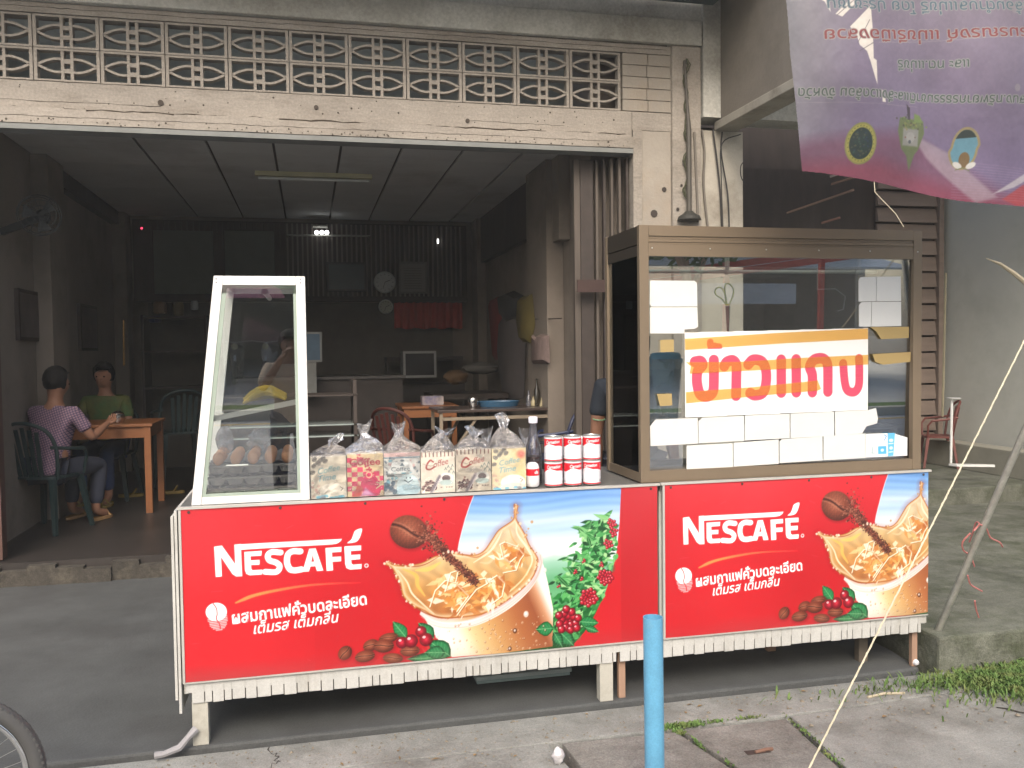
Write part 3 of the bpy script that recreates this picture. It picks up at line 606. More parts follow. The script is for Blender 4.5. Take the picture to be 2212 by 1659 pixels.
MB().box(-6, 2.448-11*BW-.004, FY+.003, FY+.14, 3.449, 3.903).build('wall_infill', m_wall2, sh)
# upper room behind the vents, interior shell
MB().box(-6, 3.4, 7.6, 7.7, 3.42, 5.6).build('loft_back', mat('loft_grey', S(156, 160, 152), .9), sh)  # pale, and roof left off above, so skylight brightens the vent holes
MB().box(-6, 3.4, FY+.2, 8, 3.36, 3.40).build('loft_floor', m_dark, sh)
cl = MB(); x = XL
m_ceil = mat('ceiling_board', S(188, 190, 188), .85, var=.06, scale=2, col2=S(156, 156, 152), patch=.3)
xs = [XL]+[at(px, 312, Z=CZ).x for px in (299, 448, 590, 738, 872, 1011, 1150)]+[XR]
for a, b in zip(xs[:-1], xs[1:]):
    y = FY+.18
    while y < BY: cl.box(a+.012, b-.012, y+.003, min(BY, y+.6)-.003, CZ, CZ+.02); y += .6
cl.build('ceiling', m_ceil, sh)
MB().box(XL, XR, FY+.15, BY, CZ+.021, CZ+.05).build('ceiling_battens', m_dark, sh)
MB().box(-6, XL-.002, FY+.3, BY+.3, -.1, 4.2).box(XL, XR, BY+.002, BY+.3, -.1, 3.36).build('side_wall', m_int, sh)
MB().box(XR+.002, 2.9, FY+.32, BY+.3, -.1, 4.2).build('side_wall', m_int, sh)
MB().box(-6, XL-.26, FY+.02, FY+.28, -.1, 3.11).build('front_wall', m_wall, sh)
MB().box(-2.50, -2.1, FY+.08, FY+.18, .16, 3.11).build('door_post', mat('reddish_wood', S(84, 60, 52), .6, var=.2, scale=10, stretch=(1, 1, .15)), sh)
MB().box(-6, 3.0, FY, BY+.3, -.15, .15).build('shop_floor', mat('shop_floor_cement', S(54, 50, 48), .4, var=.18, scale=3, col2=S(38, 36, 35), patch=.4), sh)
st = MB(); 
for i in range(50):
    x0 = -6+i*8.9/50; st.box(x0, x0+.178, FY-.055-.03*random.random(), FY-.003, -.02, .095+.045*random.random())
st.build('door_step', mat('dark_step', S(70, 66, 60), .9, var=.35, scale=14, bump=.6, col2=S(110, 104, 92), patch=.3, grit=.25), sh)
# pilasters on the side walls (left two, right two)
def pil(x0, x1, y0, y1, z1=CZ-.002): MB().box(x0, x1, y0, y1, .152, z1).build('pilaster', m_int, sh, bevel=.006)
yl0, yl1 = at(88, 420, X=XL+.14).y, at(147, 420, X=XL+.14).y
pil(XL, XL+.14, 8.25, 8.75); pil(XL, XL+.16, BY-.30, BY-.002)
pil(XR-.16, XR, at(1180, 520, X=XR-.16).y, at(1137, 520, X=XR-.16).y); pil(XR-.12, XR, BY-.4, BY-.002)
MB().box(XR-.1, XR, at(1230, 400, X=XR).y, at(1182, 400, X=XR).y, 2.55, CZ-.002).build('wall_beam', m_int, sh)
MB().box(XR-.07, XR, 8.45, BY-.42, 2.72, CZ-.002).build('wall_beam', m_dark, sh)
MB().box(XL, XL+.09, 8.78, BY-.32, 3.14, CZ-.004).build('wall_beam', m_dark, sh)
# front pillar
px0, px1, px2 = 2.535, 2.86, 3.11
mb = MB().box(px0, px0+.075, FY-.012, FY+.3, -.0, 3.30); mb.build('door_jamb', m_wall, sh, bevel=.004)
MB().box(px0+.077, px1, FY+.0, FY+.3, 0, 3.298).build('pillar', m_wall2, sh, bevel=.005)
MB().box(px1+.002, px2, FY-.03, FY+.31, 0, 3.975).build('corner_pillar', m_wall, sh, bevel=.012)
# dowel marks, stains on the beam face
for x, y, r in ((347, 222, 6), (683, 232, 5), (1010, 261, 5)):
    p = at(x, y, Y=FY-.003); MB().lathe([(r*.0033, -.004), (r*.0033, .004)], (p.x, FY-.003, p.z), 12, 'y').build('wall_plug', mat('dark_plug', S(70, 62, 56), .9), sh)
for x, y, r in ((1438, 408, 6), (1416, 460, 9), (1464, 452, 4), (1472, 400, 3)):
    p = at(x, y, Y=FY-.034); MB().lathe([(r*.0034, -.003), (r*.0030, .0)], (p.x, FY-(.034 if p.x > px1 else .002), p.z), 9, 'y').build('stain', mat('damp_stain', S(64, 58, 54), .95), sh)
# soffit in front of the house
m_soff = mat('soffit_sheet', S(96, 108, 106), .7, var=.15, scale=3, col2=S(58, 66, 64), patch=.4)
MB().box(-6, 3.2, 5.9, FY-.06, 4.30, 4.36).build('soffit', m_soff, sh)
MB().box(-6, 3.2, 5.8, 5.898, 4.26, 4.50).build('fascia', m_beam, sh)
# folding gate, folded back against the right side
gt = thing('folding_gate', 'brown steel folding gate pushed open against the right jamb', 'folding gate', (2.4, FY, .15))
m_gate = mat('gate_steel', S(92, 84, 77), .6, var=.2, scale=12, stretch=(1, 1, .1), metal=.2)
m_gate2 = mat('gate_steel_dark', S(58, 50, 46), .6, var=.2, scale=12)
for i in range(9):
    x = 2.50-.028*i+(.0 if i % 2 else .01); yy = FY+.06+(.05 if i % 2 else 0)+i*.012
    MB().box(x-.009, x+.009, yy, yy+.045, .16, 3.09).build('gate_slat', m_gate if i % 3 else m_gate2, gt)
MB().box(2.15, 2.255, FY+.16, FY+.2, .16, 3.09).build('gate_panel', m_gate2, gt)
MB().box(2.10, 2.148, FY+.17, FY+.22, .16, 3.09).build('gate_slat', mat('gate_steel'), gt)
p0, p1 = at(1222, 605, Y=FY+.1), at(1310, 632, Y=FY+.1)
MB().box(2.08, 2.40, FY+.045, FY+.058, p1.z, p0.z).build('gate_band', mat('gate_band', S(60, 42, 38), .7), gt)
# conduit on the pillar, cables
pc = at(1488, 300, Y=FY-.07)
cd = thing('drain_pipe', 'thin dark vertical pipe with a flared foot on the beige corner pillar', 'pipe', (pc.x, FY-.07, 2.1))
zt, zb = at(1480, 130, Y=FY-.07).z, at(1490, 470, Y=FY-.07).z
MB().tube([(pc.x-.03, FY-.06, zt), (pc.x-.01, FY-.065, zt-.35), (pc.x, FY-.07, zt-.55), (pc.x, FY-.07, zb)], [.01, .012, .022, .022]).build('pipe_run', mat('pipe_dark', S(74, 70, 64), .6), cd, True)
MB().lathe([(.03, .05), (.05, .03), (.085, .01), (.095, -.02), (.05, -.03)], (pc.x, FY-.07, zb-.0), 16).build('pipe_foot', mat('pipe_foot', S(50, 50, 46), .7), cd, True)
w = MB(); rr = random.Random(2); P = [(pc.x-.02+.016*math.sin(i*1.3)+.012*rr.random(), FY-.05, zt+.02-i*.045) for i in range(26)]; w.tube(P, .007, 5); w.tube([(a+.02*math.sin(i), b-.005, c) for i, (a, b, c) in enumerate(P)], .005, 5)
tag(w.build('vine', mat('dry_vine', S(72, 74, 56), .9), smooth=True), 'dry tangled creeper hanging down the pipe at the corner pillar', 'creeper')
# ------------------------------------------------------------------ next door
nb = thing('neighbour_shop', 'dim neighbouring shop bay with grey beam, dark boards and lap siding', 'shop building', (4.5, FY, .16))
m_white = mat('white_wall', S(176, 170, 158), .85, var=.08, scale=3, bump=.2, col2=S(120, 112, 100), patch=.3)
xw0, xw1 = px2+.002, at(1605, 300, Y=FY+.02).x
MB().box(xw0, xw1, FY+.02, FY+.25, 0, at(1560, 283, Y=FY+.02).z).build('pillar', m_white, nb, bevel=.006)
GX = at(1550, 275, Y=FY).x
MB().box(GX, GX+.22, 2.2, FY-.06, 3.40, 5.2).build('cross_beam', mat('beam_grey', S(118, 112, 104), .85, var=.1, scale=2, bump=.2, col2=S(92, 88, 80), patch=.3), nb)
MB().box(GX-.02, GX+.18, 2.2, FY+.02, 3.33, 3.398).build('beam_ledge', mat('ledge_grey', S(150, 146, 136), .85, var=.1, col2=S(100, 94, 84), patch=.35), nb, bevel=.006)
MB().box(3.12, 12, FY-.05, FY+.2, 3.42, 5.2).build('front_beam', m_beam, nb)
# dark boarded side of the bay, seen edge-on: boards running into the depth
DX = xw1
dk = MB(); 
for i in range(24):
    z0 = .32+i*.128; dk.box(DX, DX+.02+.006*(i % 3), FY+.26, 9.6, z0, z0+.108)
dk.build('side_boards', mat('black_boards', S(46, 42, 40), .8, var=.3, scale=6, stretch=(1, .2, 3)), nb)
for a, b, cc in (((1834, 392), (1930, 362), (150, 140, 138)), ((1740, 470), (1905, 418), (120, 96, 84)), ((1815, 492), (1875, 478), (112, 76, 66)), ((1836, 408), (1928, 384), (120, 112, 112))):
    # ceiling battens of the bay, paler than the boards
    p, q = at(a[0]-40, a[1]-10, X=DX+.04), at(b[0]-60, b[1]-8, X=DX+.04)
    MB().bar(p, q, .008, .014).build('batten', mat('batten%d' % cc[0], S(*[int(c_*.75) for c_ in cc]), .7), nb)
SY = 8.2
sx0, sx1 = at(1895, 500, Y=SY).x, at(2022, 500, Y=SY).x
sd = MB(); z = .3; i = 0
while z < 3.3:
    sd.add([(sx0, SY-.02, z), (sx1, SY-.02, z), (sx1, SY+.004, z+.150), (sx0, SY+.004, z+.150), (sx0, SY+.03, z), (sx1, SY+.03, z), (sx1, SY+.03, z+.15), (sx0, SY+.03, z+.15)], [(0, 1, 2, 3), (4, 7, 6, 5), (0, 4, 5, 1), (3, 2, 6, 7), (0, 3, 7, 4), (1, 5, 6, 2)]); z += .172; i += 1
sd.build('lap_siding', mat('siding_boards', S(128, 114, 104), .8, var=.14, scale=5, stretch=(.3, 1, 2)), nb)
MB().box(sx0-1.6, sx0+.6, SY+.05, SY+.1, .3, 3.4).box(sx0, sx1+.02, SY+.032, SY+.048, .3, 3.3).build('back_boards', m_dark, nb)
MB().box(sx1+.004, sx1+.06, SY-.05, SY+.06, .3, 3.4).build('corner_trim', mat('siding_boards'), nb)
m_gw = mat('grey_partition', S(174, 176, 170), .8, var=.05, scale=1.2, bump=.1, col2=S(146, 148, 140), patch=.3)
WX = sx1+.062
MB().add([(WX, SY+.4, .3), (WX+.9, 2.8, .16), (WX+.9, 2.8, 4.2), (WX, SY+.4, 4.2), (WX+.1, SY+.4, .3), (WX+1., 2.8, .16), (WX+1., 2.8, 4.2), (WX+.1, SY+.4, 4.2)], [(0, 1, 2, 3), (4, 7, 6, 5), (0, 4, 5, 1), (3, 2, 6, 7), (0, 3, 7, 4), (1, 5, 6, 2)]).build('partition', m_gw, nb)
lp, lq = at(2045, 955, X=WX-.02), None
MB().box(WX-.22, WX, 5.6, SY+.3, .30, .56).build('wall_plinth', mat('plinth', S(142, 140, 128), .85, var=.1), nb, bevel=.01)
MB().box(3.5, 12, SY+.3, SY+.4, .3, 4.2).build('back_wall', m_dark, nb)
MB().box(3.12, 12, 4.6, FY-.07, 4.36, 4.42).build('soffit', m_soff, nb)
# cables on the white pillar
for k_, (pts, r) in enumerate(((((1516, 280), (1522, 330), (1520, 400), (1530, 500)), .012), (((1540, 280), (1548, 340), (1556, 420), (1560, 510)), .009), (((1560, 285), (1558, 330), (1572, 420), (1576, 510)), .008), (((1600, 290), (1560, 310), (1558, 380), (1562, 500)), .006), (((1500, 285), (1504, 380), (1508, 480)), .012), (((1610, 345), (1600, 360), (1602, 385), (1615, 400)), .005))):
    w = MB().tube([at(x, y, Y=FY-.0-.01*k_) for x, y in cr_line(pts, 5)], r*.8, 6)
    tag(w.build('cable', mat('cable_black', S(48, 46, 46), .6) if k_ not in (0, 4) else mat('cable_grey', S(110, 104, 96), .7), smooth=True), ['grey brown conduit at the left of the white pillar', 'black cable running straight down the white pillar centre', 'black cable down the white pillar, right of two', 'thin black cable bending from the ledge onto the white pillar', 'grey pipe next to the dark drain pipe foot', 'small black cable loop at the right edge of the white pillar'][k_], 'cable', 'cables on the white pillar')
# ------------------------------------------------------------------ the two stalls
m_bd = mat('weathered_board', S(184, 184, 180), .75, var=.1, scale=9, col2=S(140, 134, 122), patch=.3, stretch=(1, 1, .3), grit=.06)
m_alu = mat('aluminium_trim', S(190, 188, 182), .45, metal=.3, var=.08)
m_legw = mat('stall_leg_wood', S(158, 128, 108), .8, var=.15, scale=10, stretch=(1, 1, .2))
def stall(name, lab, x0, x1, xs0, xs1, zt, legs, depth, dx, dz, pw0, pw1):
    t = thing(name, lab, 'food stall', ((x0+x1)/2, PY+depth/2, 0), 'red drink poster stalls')
    MB().box(x0, x1, PY+.012, PY+depth, zt-.03, zt-.004).build('counter_top', mat('counter_steel', S(150, 150, 148), .35, metal=.6, var=.06), t, bevel=.002)
    MB().box(x0-.004, x1+.002, PY-.010, PY+.010, zt-.006, zt+.004).build('edge_trim', m_alu, t)
    MB().box(x0+.01, x1-.01, PY+.006, PY+.024, .22, zt-.032).box(x0, x0+.018, PY+.026, PY+depth-.01, .21, zt-.032).box(x1-.02, x1-.002, PY+.026, PY+depth-.01, .21, zt-.032).build('carcass', m_bd, t)
    # grooved skirt under the poster
    mb = MB(); x = xs0; r = random.Random(4)
    while x < xs1-.005:
        w = r.choice((.045, .05, .052, .03, .056)); w = min(w, xs1-x); zb = .178+r.uniform(-.003, .003)
        mb.box(x+.0022, x+w-.0022, PY+.004, PY+.009, zb, .285); x += w
    mb.build('skirt_board', m_bd, t); MB().box(xs0, xs1, PY+.0092, PY+.0115, .182, .284).build('skirt_backing', mat('groove_shadow', S(70, 66, 60), .9), t)
    for (lx, ly, w, m_) in legs:
        MB().box(lx-w/2, lx+w/2, ly, ly+w*.8, .0, .26).build('leg', m_, t, bevel=.003)
    MB().box(x0+.05, x1-.05, PY+.1, PY+depth-.05, .235, .25).build('bottom_shelf', m_bd, t)
    o = poster_mesh('poster', pw0, pw1, .267, zt-.006, dx, dz, t)
    fr = MB().box(pw0-.010, pw0-.0005, PY-.008, PY+.002, .262, zt-.006).box(pw0, pw1, PY-.007, PY+.003, .2605, .2665)
    fr.build('poster_edging', m_alu, t)
    for px_ in ((pw0+.03), pw0+.38, pw0+.72, pw0+1.05, pw1-.03):
        if px_ < pw1: MB().lathe([(.006, -.004), (.004, -.007)], (px_, PY-.003, zt-.018), 8, 'y').build('poster_tack', mat('tack', S(90, 80, 76), .5, metal=.5), t)
    return t
m_legb = mat('board_leg', S(176, 174, 164), .8, var=.1, scale=8, col2=S(120, 112, 96), patch=.3)
s1 = stall('drink_stall', 'longer left stall fronted by a red coffee poster, bags and cans on top', -.515, 1.515, -.485, 1.31, .966, [(-.455, PY+.012, .062, m_legb), (1.265, PY+.012, .062, m_legb), (-.46, 4.2, .05, m_legb), (1.26, 4.2, .05, m_legb)], .66, 0, 0, -.505, 1.505)
s2 = stall('curry_stall', 'shorter right stall with cropped red coffee poster under the glass cabinet', 1.525, 2.915, 1.325, 2.875, .967, [(1.345, PY+.03, .032, m_legw), (2.86, PY+.03, .03, m_legw), (2.30, 4.05, .045, m_legw), (2.66, 3.80, .05, mat('log_leg', S(96, 88, 78), .9, var=.2))], .66, 2.012, .003, 1.54, 2.905)
# doubled side boards at the left end
mb = MB().box(-.548, -.538, PY+.02, PY+.62, .19, .93).box(-.532, -.522, PY+.004, PY+.6, .14, .955)
mb.build('side_board', m_bd, s1)
a_, b_ = at(1030, 1476, Y=4.0), at(1232, 1442, Y=4.0)
t = thing('storage_box', 'flat pale teal box lying on the ground under the left stall', 'box', ((a_.x+b_.x)/2, 4.1, 0)); MB().box(a_.x, b_.x, 4.0, 4.28, .001, b_.z-.02).build('box_body', mat('shelf_teal', S(140, 158, 158), .6), t, bevel=.006); MB().box(a_.x-.006, b_.x+.006, 3.992, 4.288, b_.z-.019, b_.z).build('lid', mat('lid_teal', S(160, 172, 172), .5), t, bevel=.004)
pt = at(413, 1590, Z=.03)
tag(MB().tube([(-.47, PY+.0, .075), (-.50, PY-.02, .05), (-.53, PY-.035, .02), (-.585, PY-.05, .008), (-.62, PY-.05, .006)], [.016, .012, .014, .012, .014], 7).build('rag', mat('rag_grey', S(150, 148, 150), .9), smooth=True), 'twisted grey rag tied round the left stall leg', 'rag')
MB().ball((2.865, PY+.03, .02), .016, 8, 6).build('leg_tie', mat('tie_white', S(210, 210, 214), .5), s2)
# ------------------------------------------------------------------ egg showcase
m_frm = mat('white_aluminium', S(222, 222, 220), .35, var=.02, metal=0., coat=.3)
m_grn = mat('green_seal', S(150, 164, 152), .6)
m_gl = glass('cabinet_glass', (.93, .96, .95), 1.55, 5.)
m_gle = glass('showcase_glass', (.95, .97, .96), 1.55, 3.3)
m_gl2 = glass('side_glass', (.95, .97, .96), 1.45, 1.)
ec = thing('egg_showcase', 'tapered white framed glass showcase holding eggs at the left stall end', 'showcase', (-.25, 3.95, .966))
Z0, Z1 = .968, 1.885; BL, BR, TL, TR = -.47, -.008, -.362, -.008
fw = .036
def xl(z): return BL+(TL-BL)*(z-Z0)/(Z1-Z0)
def endframe(y0, y1, nm):
    mb = MB(); zi, za = Z0+.03, Z1-.036
    mb.prism([(BL, Z0), (BL+fw, Z0), (xl(Z1)+fw, Z1-.0), (TL, Z1)], y0, y1)
    mb.prism([(BR-fw, Z0), (BR, Z0), (TR, Z1), (TR-fw, Z1)], y0, y1)
    mb.prism([(xl(za)+fw+.0005, za), (TR-fw-.0005, za), (TR-fw-.0005, Z1), (xl(Z1)+fw+.0005, Z1)], y0, y1)
    mb.prism([(BL+fw+.0005, Z0), (BR-fw-.0005, Z0), (BR-fw-.0005, zi), (xl(zi)+fw+.0005, zi)], y0+.004, y1)
    return mb.build(nm, m_frm, ec, bevel=.0015)
Y0, Y1 = 3.685, 4.25
endframe(Y0, Y0+.03, 'end_frame'); endframe(Y1-.03, Y1, 'end_frame')
mb = MB()
for (x, z) in ((BL+.002, Z0+.0), (BR-.03, Z0), (TL+.004, Z1-.03), (TR-.03, Z1-.03)): mb.box(x, x+.028, Y0+.031, Y1-.031, z, z+.028)
mb.build('long_rail', m_frm, ec)
zi, za = Z0+.03, Z1-.036
gp = [(xl(zi)+fw, zi), (BR-fw, zi), (TR-fw, za), (xl(za)+fw, za)]
# grey-green seal round the pane
sl_ = MB(); c_ = (sum(p[0] for p in gp)/4, sum(p[1] for p in gp)/4)
for a, b in zip(gp, gp[1:]+gp[:1]):
    ai = (a[0]+(.016 if a[0] < c_[0] else -.012), a[1]+(.012 if a[1] < c_[1] else -.012)); bi = (b[0]+(.016 if b[0] < c_[0] else -.012), b[1]+(.012 if b[1] < c_[1] else -.012))
    sl_.prism([a, b, bi, ai], Y0+.005, Y0+.016)
sl_.build('window_seal', m_grn, ec)
_g = MB().prism(gp, Y0+.029, Y0+.032); _g.v = [(x, y-.025*(z-zi)/(za-zi), z) for x, y, z in _g.v]; _g.build('end_glass', m_gle, ec); MB().prism(gp, Y1-.02, Y1-.016).build('end_glass', m_gl2, ec)
MB().add([(BL+.004, Y0+.03, Z0+.03), (BL+.004, Y1-.03, Z0+.03), (TL+.004, Y1-.03, Z1-.03), (TL+.004, Y0+.03, Z1-.03)], [(0, 1, 2, 3)]).build('side_glass', m_gl2, ec)
MB().add([(BR-.004, Y0+.03, Z0+.03), (BR-.004, Y1-.03, Z0+.03), (TR-.004, Y1-.03, Z1-.03), (TR-.004, Y0+.03, Z1-.03)], [(0, 1, 2, 3)]).build('side_glass', m_gl2, ec)
MB().add([(TL+.004, Y0+.03, Z1-.01), (TR-.004, Y0+.03, Z1-.01), (TR-.004, Y1-.03, Z1-.01), (TL+.004, Y1-.03, Z1-.01)], [(0, 1, 2, 3)]).build('top_panel', mat('top_panel', S(190, 190, 186), .5), ec)
# sloping shelf with bananas
a, b = (xl(1.312)+.05, 1.312), (-.05, 1.372)
MB().prism([(a[0], a[1]-.011), (b[0], b[1]-.011), (b[0], b[1]+.011), (a[0], a[1]+.011)], Y0+.026, Y0+.045).build('shelf_rail', m_frm, ec)
MB().prism([(a[0], a[1]+.0), (b[0], b[1]+.0), (b[0], b[1]+.004), (a[0], a[1]+.004)], Y0+.046, Y1-.032).build('glass_shelf', glass('shelf_glass', (.9, .95, .93), 1.5, 1.2), ec)
MB().tube([(-.17, Y0+.05, 1.826), (-.17, Y1-.05, 1.826)], .011, 12).tube([(-.17, Y0+.05, 1.826), (-.17, Y0+.07, 1.826)], .014, 12).build('lamp_tube', mat('tube_white', S(200, 205, 200), .4), ec, True)
MB().box(-.176, -.164, Y0+.052, Y0+.06, 1.838, Z1-.02).build('lamp_bracket', mat('tube_white'), ec)
for x in (BL+.012+.105, BR-.018):
    for z in (Z1-.012, Z1-.026): MB().lathe([(.0028, 0), (.0028, .002)], (x-.0, Y0-.002, z), 8, 'y').build('screw', mat('screw_grey', S(120, 120, 124), .4, metal=.7), ec)
# bananas
m_ban = mat('banana_skin', S(206, 176, 60), .5, var=.15, scale=30, col2=S(110, 112, 50), patch=.25)
bn = thing('banana_bunch', 'ripe yellow banana bunch lying on the showcase shelf', 'bananas', (-.17, 3.9, 1.36))
for i in range(7):
    P = []
    for j in range(7):
        t = j/6; P.append((-.27+.17*t+.0*i, 3.82+.03*i+.05*math.sin(t*3), 1.366+.03*math.sin(t*math.pi)*(1.2-.1*i)+t*.012+(i % 2)*.014))
    MB().tube(P, [.006, .014, .018, .019, .018, .012, .006], 8).build('banana', m_ban, bn, True)
# bulb of plastic packets under the shelf
m_pl = glass('clear_plastic', (.92, .92, .94), 1.5, 1.9, rough=.12, bump=.5, bscale=60, haze=.22, hcol=(.75, .75, .8))
def crumple(mb, c, r, seed, n=12, m=9, amp=.18):
    rr = random.Random(seed); k = len(mb.v); mb.ball((0, 0, 0), 1, n, m)
    for i in range(k, len(mb.v)):
        x, y, z = mb.v[i]; q = 1+rr.uniform(-amp, amp); mb.v[i] = (c[0]+x*r[0]*q, c[1]+y*r[1]*q, c[2]+z*r[2]*q)
    return mb
tag(crumple(crumple(MB(), (-.36, 3.95, 1.20), (.035, .08, .06), 3), (-.22, 3.98, 1.19), (.05, .09, .05), 4).build('plastic_packets', m_pl), 'crumpled clear plastic packets lying on the egg tray', 'plastic bags')
# egg trays
m_tray = mat('grey_pulp', S(164, 160, 156), .95, var=.1, scale=30, bump=.6, bscale=90)
def tray(z, lab, eggs):
    t = thing('egg_tray', lab, 'egg tray', (-.24, 3.9, z), 'pulp trays of eggs')
    x0, x1, y0, y1 = BL+.055+(z-.97)*.1, -.062, Y0+.045, Y0+.045+.42; nx, ny = 5, 6
    mb = MB(); NX, NY = nx*10, ny*10; px_ = []; 
    for j in range(NY+1):
        for i in range(NX+1):
            u, v = i/NX*nx, j/NY*ny; h = -.5*(math.cos(2*math.pi*u)+math.cos(2*math.pi*v))
            px_.append((x0+(x1-x0)*i/NX, y0+(y1-y0)*j/NY, z+.036+.016*(-h)*-1*1.0-(.0)))
    fs = [(j*(NX+1)+i, j*(NX+1)+i+1, (j+1)*(NX+1)+i+1, (j+1)*(NX+1)+i) for j in range(NY) for i in range(NX)]
    mb.add([(a, b, z+.036-( (c-z-.036))) for a, b, c in px_], fs)
    for i in range(nx):       # front wall with cup-shaped flutes
        u0, u1 = x0+(x1-x0)*i/nx, x0+(x1-x0)*(i+1)/nx; c0 = (u0+u1)/2; w = (u1-u0)/2
        P = [];
        for j in range(9):
            a = math.pi*j/8; P.append((c0-w*math.cos(a)*.98, y0-.012*math.sin(a)+.004))
        n = len(P); mb.add([(p[0], p[1], z+.028) for p in P]+[(c0+(p[0]-c0)*.7, y0+.006+(p[1]-y0)*.6, z+.002) for p in P], [(k, k+1, k+1+n, k+n) for k in range(n-1)])
    mb.box(x0, x1, y0-.014, y0+.004, z+.028, z+.036).box(x0, x0+.006, y0+.004, y1, z+.004, z+.036).box(x1-.006, x1, y0+.004, y1, z+.004, z+.036)
    mb.build('tray_body', m_tray, t, True)
    if eggs:
        e0 = None
        for j in range(ny):
            for i in range(nx):
                if j > 3: continue
                cx_, cy_ = x0+(x1-x0)*(i+.5)/nx, y0+(y1-y0)*(j+.5)/ny; prof = []
                for k in range(13):
                    th_ = math.pi*k/12; rr = .0225*math.sin(th_)*(1-.13*math.cos(th_)*-1*-1); prof.append((max(1e-3, rr), -.030*math.cos(th_)))
                if e0 is None:
                    e0 = MB().lathe(prof, (0, 0, 0), 16).build('egg', mat('egg_shell', S(226, 170, 130), .5, var=.08, scale=20), None, True)
                    tag(e0, 'x', 'egg', 'brown eggs in the tray'); e = e0
                else: e = e0.copy(); COL.objects.link(e)
                e.location = (cx_, cy_, z+.058); e.rotation_euler = (random.uniform(-.2, .2), random.uniform(-.2, .2), 0)
                e['label'] = '%s brown egg from the left in the %s row of the tray' % (('first', 'second', 'third', 'fourth', 'last')[i], ('front', 'second', 'third', 'rearmost filled')[j])
    return t
tray(.99, 'empty grey pulp egg tray, lowest in the showcase', False); tray(1.035, 'grey pulp egg tray in the middle of the stack', False); tray(1.082, 'grey pulp egg tray on top, filled with brown eggs', True)
tag(MB().box(-.335, -.25, Y0+.024, Y0+.027, 1.118, 1.123).build('label_strip', mat('tube_white')), 'thin white strip stuck at the front rim of the egg tray', 'strip')
